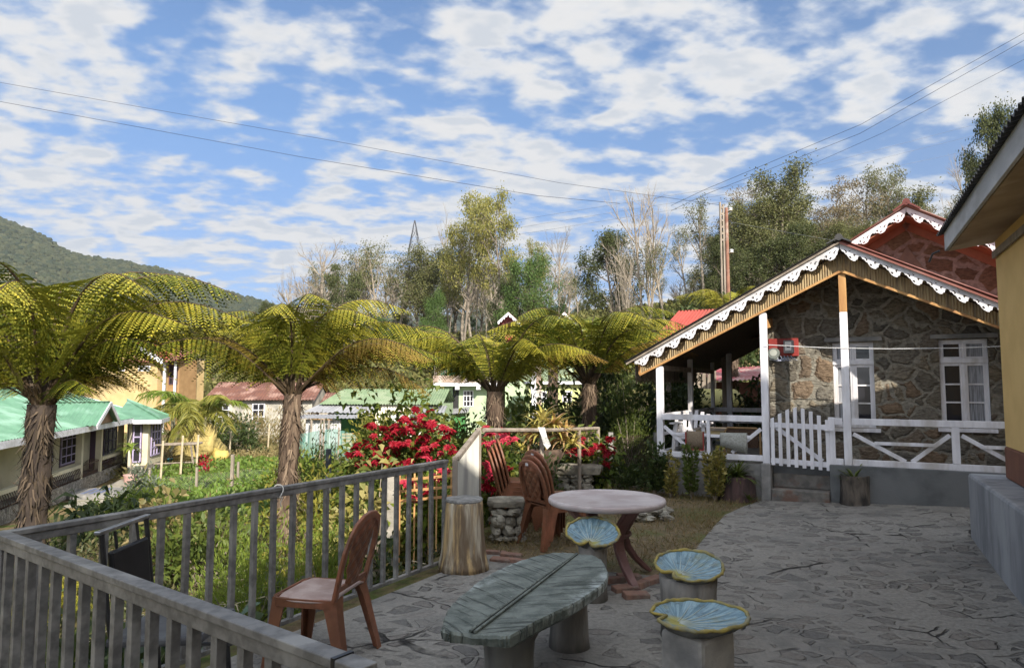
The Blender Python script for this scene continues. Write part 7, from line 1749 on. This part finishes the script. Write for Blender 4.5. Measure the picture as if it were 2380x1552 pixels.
T = [('bare',745,552,84,'bare grey tree with wide twiggy crown above the tall middle tree fern',150),
 ('umbrella',800,618,80,'dark flat topped evergreen above the right frond of the middle tree fern',110),
 ('barev',820,562,88,'thin bare tree rising behind the dark flat topped evergreen',60),
 ('sparse',885,556,84,'pale trunked tree with a few leaves between the flat topped evergreen and the pylon',90),
 ('barev',845,590,95,'small bare tree between the flat topped evergreen and the pale trunked tree',50),
 ('sparse',925,605,90,'thin leafy tree just left of the pylon',60),
 ('bare',985,570,88,'bare white trunked tree just right of the pylon',90),
 ('umbrella',930,630,105,'dark layered tree behind the pylon foot',80),
 ('yellow',1082,452,74,'tall olive yellow tree, the left one of the two tallest on the skyline',165),
 ('yellow',1180,447,72,'tall olive yellow tree, the right one of the two tallest on the skyline',150),
 ('yellow',1042,540,78,'lower olive yellow tree at the left of the two tallest trees',85),
 ('yellow',1225,560,70,'lower olive yellow tree at the right of the two tallest trees',80),
 ('barev',1045,462,90,'very tall bare tree behind the left of the two tallest yellow trees',70),
 ('barev',1105,545,80,'slim pale bare tree between the trunks of the two tallest yellow trees',50),
 ('barev',1128,560,76,'second slim pale bare tree between the trunks of the two tallest yellow trees',50),
 ('bare',1150,590,84,'bare branching tree under the right tall yellow tree',90),
 ('green',1232,592,62,'dense fresh green tree above the red toothed gable house',130),
 ('dark',1190,640,64,'dark evergreen left of the dense fresh green tree',80),
 ('green',1012,680,72,'cone shaped green tree below the left tall yellow tree',75),
 ('green',880,735,80,'low round green tree on the tea slope below the pylon',70),
 ('green',930,760,86,'small green tree on the tea slope right of the low round one',60),
 ('bare',1300,522,74,'bare grey tree right of the tall yellow trees',95),
 ('sparse',1322,640,80,'thin leafy tree below the bare grey tree right of the yellow ones',80),
 ('bare',1345,610,92,'small bare tree left of the dark round evergreen',60),
 ('dark',1440,535,54,'dark round evergreen left of the many stemmed bare tree',130),
 ('barem',1505,432,50,'large many stemmed bare tree against the sky',215),
 ('barem',1455,560,46,'smaller many stemmed bare tree in front of the dark round evergreen',90),
 ('sparse',1545,560,48,'sparse leafy tree right of the many stemmed bare tree',80),
 ('sparse',1640,452,52,'tall sparse leafy tree left of the utility pole',90),
 ('sparse',1600,520,60,'slim sparse tree behind the tall one left of the utility pole',60),
 ('olive',1742,462,50,'olive evergreen just right of the utility pole',120),
 ('olive',1832,386,50,'tallest olive evergreen right of the utility pole',140),
 ('dark',1780,560,44,'broad dark tree behind the porch roof ridge',130),
 ('dark',1880,520,44,'dark evergreen left of the stone house gable',110),
 ('dark',1710,600,46,'dark tree behind the foot of the utility pole',80),
 ('russet',1955,418,50,'russet feathery tree above the stone house gable',140),
 ('russet',2045,415,52,'russet feathery tree directly over the gable peak',150),
 ('feather',2118,378,50,'flat crowned green tree right of the russet ones',120),
 ('olive',2000,520,46,'olive tree behind the left of the stone house gable',110),
 ('bare',2250,340,48,'bare tree beside the eave of the yellow house',110),
 ('feather',2225,450,46,'feathery green tree below the bare one at the eave',120),
 ('dark',2350,240,40,'dark tall evergreen rising over the yellow house eave',110),
 ('feather',2300,340,44,'feathery tree left of the dark one over the yellow house eave',90),
 ('russet',2160,480,56,'small russet tree behind the right gable slope',90),
 ('barev',655,600,95,'thin dead stem at the left end of the skyline trees',14),
 ('barev',672,605,97,'second thin dead stem at the left end of the skyline trees',14),
 ('bare',700,655,92,'low bare tree behind the top of the middle tree fern',90),
 ('bare',360,738,70,'bare low tree standing behind the red roof of the yellow village house',120),
 ('dark',470,745,75,'dark low tree right of the red roof of the yellow village house',60)]
for k,(kd,px,pt2,Y,lab,wd) in enumerate(T): tree(kd,px,pt2,Y,lab,wd,k)
# filler wood on the right hillside and along the crest: read as trees of one belt
fill = []
for k in range(26):
    px = 1690+ (k*67)%600 + rr.uniform(-15,15); fill.append((px,44+(k*13)%24,('dark','olive','sparse','olive','russet')[k%5],rr.uniform(500,620)))
for k in range(18): fill.append((1545+ (k*37)%150, 56+(k*7)%18, ('sparse','barev','sparse','olive')[k%4], rr.uniform(620,690)))
for k in range(26): fill.append((690+ (k*97)%640, 84+(k*7)%20, ('barev','sparse','bare','sparse','barev','olive')[k%6], rr.uniform(555,650)))
for k in range(12): fill.append((1700+ (k*71)%560, 60+(k*7)%14, ('russet','sparse','olive','feather')[k%4], rr.uniform(440,520)))
for k in range(30): fill.append((620+ (k*53)%760, 98+(k*11)%22, ('dark','green','olive','sparse')[k%4], rr.uniform(690,760)))
names = {'dark':'dark tree in the wooded belt on the hillside','olive':'olive green tree in the wooded belt on the hillside','sparse':'thin leafed tree in the wooded belt on the hillside','russet':'russet tree in the wooded belt on the hillside','barev':'leafless tree in the wooded belt on the hillside','feather':'feathery tree in the wooded belt on the hillside','bare':'bare branching tree in the wooded belt on the hillside','green':'fresh green tree in the wooded belt on the hillside'}
for px,Y,kd,pt2 in fill:
    p = at(px,800,Y); z0 = gzf(p.x,p.y)-.1; hh = max(2.5, at(px,pt2,Y).z-z0)
    o = copy_tree(PR[kd]); o.location = (p.x,p.y,z0); o.rotation_euler = (0,0,rr.uniform(0,6.3)); zm, rm = DIM[PR[kd].name]; s = hh/zm; o.scale = (hh*.30/rm,hh*.30/rm,s); o['label'] = names[kd]; o['group'] = 'trees of the hillside wood: '+kd; o['category'] = 'tree'

# tea rows on the slopes
rg = np.random.default_rng(31); parts = []
P = rg.uniform((-52,54),(28,108),(90000,2)); row = np.sin((P[:,1]+.25*P[:,0])*2*PI/2.6); P = P[(row>-.35)]
row = np.sin((P[:,1]+.25*P[:,0])*2*PI/2.6); A_ = np.column_stack([P,gz(P[:,0],P[:,1])+.25+.75*np.clip(row+.35,0,1.35)/1.35*rg.uniform(.55,1.05,len(P))])
V,Fc = leaf_np(A_,.62,.45,rg,axis=(0,0,.25),spread=.8); tag(MB().np(V,Fc).build('tea_bushes',leafmat('tea_leaf',[(.09,.10,.03),(.14,.14,.04),(.19,.17,.055),(.075,.085,.025)],.15,.7)),'rows of clipped tea bushes on the slope behind the village','tea bushes',kind='stuff')
P = rg.uniform((6,32),(44,70),(60000,2)); row = np.sin((P[:,1]+.5*P[:,0])*2*PI/2.0); ok = row>-.3; P = P[ok]; row = row[ok]
A_ = np.column_stack([P,gz(P[:,0],P[:,1])+.2+.6*np.clip(row+.3,0,1.3)/1.3*rg.uniform(.55,1.05,len(P))])
V,Fc = leaf_np(A_,.42,.45,rg,axis=(0,0,.25),spread=.8); tag(MB().np(V,Fc).build('tea_bushes',leafmat('tea_leaf_green',[(.075,.095,.028),(.11,.125,.035),(.15,.15,.045),(.06,.075,.02)],.15,.7)),'rows of clipped green tea bushes on the hill behind the porch roof','tea bushes',kind='stuff')

# ---------------------------------------------------------------- far wooded mountain
def ridge(name, prof, Y0, depth, seed, material, nblob, bs, label):
    rg = np.random.default_rng(seed); px_ = np.array([q[0] for q in prof],float); py_ = np.array([q[1] for q in prof],float)
    nu, nv = 150, 26; U = np.linspace(px_[0],px_[-1],nu); top = np.interp(U,px_,py_)
    V_ = np.zeros((nv,nu,3))
    for j in range(nv):
        f = j/(nv-1); Yd = Y0 + depth*f
        X_ = (U-CX)/F*Y0*(1+0*f)
        zt = (HZ-top)/F*Y0*(1+depth/Y0) + H
        z = -20 + (zt+20)*f**.85
        nzv = (np.sin(X_*.013+seed+f*5)+np.sin(X_*.031+f*9)*.6+np.sin(X_*.083+f*21+seed)*.3)
        V_[j,:,0] = X_*(1+depth/Y0*f); V_[j,:,1] = Yd + nzv*depth*.06*(1-f); V_[j,:,2] = z + nzv*(zt+20)*.035*np.sin(PI*f)
    ii = (np.arange(nv-1)[:,None]*nu+np.arange(nu-1)[None]).ravel(); Fq = np.stack([ii,ii+1,ii+1+nu,ii+nu],1)
    o = MB().np(V_.reshape(-1,3),Fq).build(name, material, smooth=True); tag(o,kind='structure')
    # canopy: crowns as small irregular lumps over the slope
    fi = rg.uniform(0,nv-1.001,nblob); ui = rg.uniform(0,nu-1.001,nblob); a = V_[fi.astype(int),ui.astype(int)]; c = V_[fi.astype(int)+1,ui.astype(int)+1]
    t_ = rg.uniform(size=(nblob,1)); Pc = a*(1-t_)+c*t_
    base = np.array([(math.sin(PI*i/4)*math.cos(2*PI*j/6),math.sin(PI*i/4)*math.sin(2*PI*j/6),math.cos(PI*i/4)) for i in (1,2) for j in range(6)]+[(0,0,1.)])
    fb = [(i*0+j,6+j,6+(j+1)%6,(j+1)%6) for i in (0,) for j in range(6)]; ft = [(12,j,(j+1)%6,(j+1)%6) for j in range(6)]
    sz = bs*rg.uniform(.5,1.3,(nblob,1,1))
    Vb = Pc[:,None,:] + base[None]*sz*np.array([1,1,1.0]) * rg.uniform(.75,1.25,(nblob,13,1))
    Vb = Vb.reshape(-1,3); off = (np.arange(nblob)*13)[:,None,None]
    Fa = (np.array(fb)[None]+off).reshape(-1,4).tolist(); F3 = (np.array([f[:3] for f in ft])[None]+off).reshape(-1,3).tolist()
    b = MB(); b.v = Vb.tolist(); b.f = [tuple(f) for f in Fa]+[tuple(f) for f in F3]; b.mi=[0]*len(b.f)
    o2 = b.build('forest', lf_forest); tag(o2,label,'forest',kind='stuff')
lf_forest = leafmat('forest_canopy',[(.022,.032,.018),(.04,.048,.024),(.06,.064,.032),(.03,.038,.02)],0.,.9)
m_mtn = mat('mountain_ground',(.09,.10,.045),(.13,.12,.06),.02,.95,c3=(.24,.18,.11),s3=.006,bump=.3,bscale=.2,dist=2.)
ridge('mountain',[(-900,430),(-500,420),(-200,440),(0,512),(60,535),(95,548),(125,572),(170,590),(260,604),(350,622),(420,640),(480,668),(560,690),(640,712),(720,745),(820,800),(900,850)],520,420,3,m_mtn,20000,4.2,'dense forest covering the mountain on the left')
ridge('far_hill',[(200,640),(420,642),(470,655),(540,682),(600,700),(700,718),(850,728),(1000,735),(1150,725),(1300,718),(1500,735),(1900,700),(2600,640),(3200,600)],1300,500,8,m_mtn,9000,8.,'hazy forest covering the distant hills')

# ---------------------------------------------------------------- pylon, poles and wires
m_steel = mat('pylon_steel',(.16,.16,.17),(.11,.11,.12),2,.5,metal=.6)
p = at(962,700,128); zb_ = gzf(p.x,p.y); zt_ = at(962,512,128).z; py = thing('pylon','lattice steel power pylon on the tree covered skyline','pylon',(p.x,p.y,zb_),.3)
hh = zt_-zb_; b = MB(); wd = lambda f: 1.5*(1-f)**.9+.62 if f < .75 else 1.05*(1-(f-.75)/.25)+.04
lev = [0,.15,.3,.42,.53,.62,.69,.75,.84,.93,1.]
for i in range(len(lev)-1):
    a_, c_ = wd(lev[i]), wd(lev[i+1]); z1, z2 = hh*lev[i], hh*lev[i+1]; cs = [(-1,-1),(1,-1),(1,1),(-1,1)]
    for j in range(4):
        (x1,y1),(x2,y2) = cs[j], cs[(j+1)%4]
        b.bar((x1*a_,y1*a_,z1),(x1*c_,y1*c_,z2),.10,.10); b.bar((x1*a_,y1*a_,z1),(x2*c_,y2*c_,z2),.05,.05); b.bar((x2*a_,y2*a_,z1),(x1*c_,y1*c_,z2),.05,.05); b.bar((x1*c_,y1*c_,z2),(x2*c_,y2*c_,z2),.05,.05)
b.build('lattice_mast', m_steel, py)
for f in (.68,.62,.57):
    b = MB()
    for s_ in (-1,1): b.bar((s_*.0,-.5,hh*f),(s_*3.0,0,hh*f+.2),.12,.14); b.bar((s_*.0,.5,hh*f),(s_*3.0,0,hh*f+.2),.12,.14); b.bar((s_*.0,0,hh*f+1.2),(s_*3.0,0,hh*f+.2),.1,.1)
    b.build('crossarm', m_steel, py)
p = at(1693,700,27); zb_ = gzf(p.x,p.y); up = thing('utility_pole','rusty brown utility pole with white insulators behind the porch roof','utility pole',(p.x,p.y,zb_-.3),0.)
zt_ = at(1693,483,27).z-zb_+.3; MB().tube([(0,0,0),(0,0,zt_*.55),(0,0,zt_)],[.085,.075,.065],10).build('shaft', mat('rusty_pole_paint',(.27,.13,.085),(.20,.09,.06),4,.7,c3=(.42,.33,.27),s3=1.2), up)
m_ins = mat('white_porcelain',(.75,.75,.73),None,4,.3)
for dz in (.05,1.75): MB().lathe([(.04,0),(.10,.03),(.05,.07),(.09,.11),(.04,.15),(0,.16)],(.16,-.05,zt_-dz-.1),10,cap=False).tube([(0,0,zt_-dz-.08),(.16,-.05,zt_-dz-.08)],.02,6).build('insulator', m_ins, up)
p = at(1682,700,30); zb_ = gzf(p.x,p.y); cp2 = thing('concrete_pole','grey concrete pole with paired beams just behind the rusty utility pole','utility pole',(p.x,p.y,zb_-.3),0.)
zt_ = at(1682,470,30).z-zb_+.3; zl_ = at(1682,560,30).z-zb_+.3
MB().bar((-.06,0,0),(-.06,0,zt_),.065,.10,(0,1,0)).bar((.07,0,0),(.07,0,zt_-.1),.065,.10,(0,1,0)).build('shaft', m_oldwood, cp2)
b = MB()
for k in range(6): b.box(-.025,.035,-.06,.06,zl_+k*(zt_-zl_)/6,zl_+.08+k*(zt_-zl_)/6)
b.build('spacer', m_oldwood, cp2)
m_cable = mat('black_cable',(.03,.03,.035),None,5,.5)
def wire(label, pts, r, sag=0., material=None):
    P_ = [at(*q) for q in pts]; out = []
    for a_, c_ in zip(P_[:-1],P_[1:]):
        for i in range(12): f = i/12; v = a_.lerp(c_,f); v.z -= sag*4*f*(1-f); out.append(v)
    out.append(P_[-1]); k = len(out)
    rad = [.40*r*max(.35,v.y/40.) for v in out]
    o = MB().tube([v-P_[0] for v in out], rad, 5).build('overhead_wire', material or m_cable); o.location = P_[0]
    tag(o,label,'wire'); return o
wire('highest of the three dark cables descending from the upper right corner',[(2420,55,16),(2000,290,26),(1640,440,44),(1560,478,60)],.030)
wire('middle of the three dark cables descending from the upper right corner',[(2420,72,16),(2000,310,26),(1640,452,44),(1560,490,60)],.030)
wire('lowest of the three dark cables from the upper right, ending at the utility poles',[(2420,118,14),(2050,310,20),(1690,470,28)],.024)
wire('upper of the two long wires crossing the sky from the left edge',[(-40,185,60),(760,325,56),(1300,425,50),(1685,478,30)],.026)
wire('lower of the two long wires crossing the sky from the left edge',[(-40,229,62),(700,365,58),(1250,455,52),(1440,473,48)],.030)
wire('thin wire from the rusty utility pole to the cottage ridge',[(1697,516,27),(1830,540,20),(1955,562,12)],.016,.0,MATS['pale_cord'])
for k,(y0,y1) in enumerate(((235,452),(262,470),(300,486))):
    wire(('highest','middle','lowest')[k]+' of the three faint distant wires over the hillside trees',[(2420,y0+15,120),(1750,y1-28,130),(1200,y1+60,150),(950,y1+110,135)],.016,0,m_steel)
for k,yy in enumerate((806,822,838)):
    wire(('upper','middle','lower')[k]+' thin fence wire along the tea slope below the pylon',[(780,yy-18,58),(1000,yy-36,60),(1190,yy-40,60)],.014,0,m_steel)

# valley air
hz_ = MB().box(-2600,2600,-120,2300,-40,480).build('haze', [])
m = bpy.data.materials.new('valley_haze'); m.use_nodes = True; t = NT(m.node_tree); o_ = t.n('ShaderNodeOutputMaterial')
v_ = t.n('ShaderNodeVolumePrincipled', {'Color': (.80,.87,.96), 'Density': .00013, 'Anisotropy': .3}); t.set(o_.inputs['Volume'], v_.outputs[0]); hz_.data.materials.append(m); tag(hz_, kind='stuff')
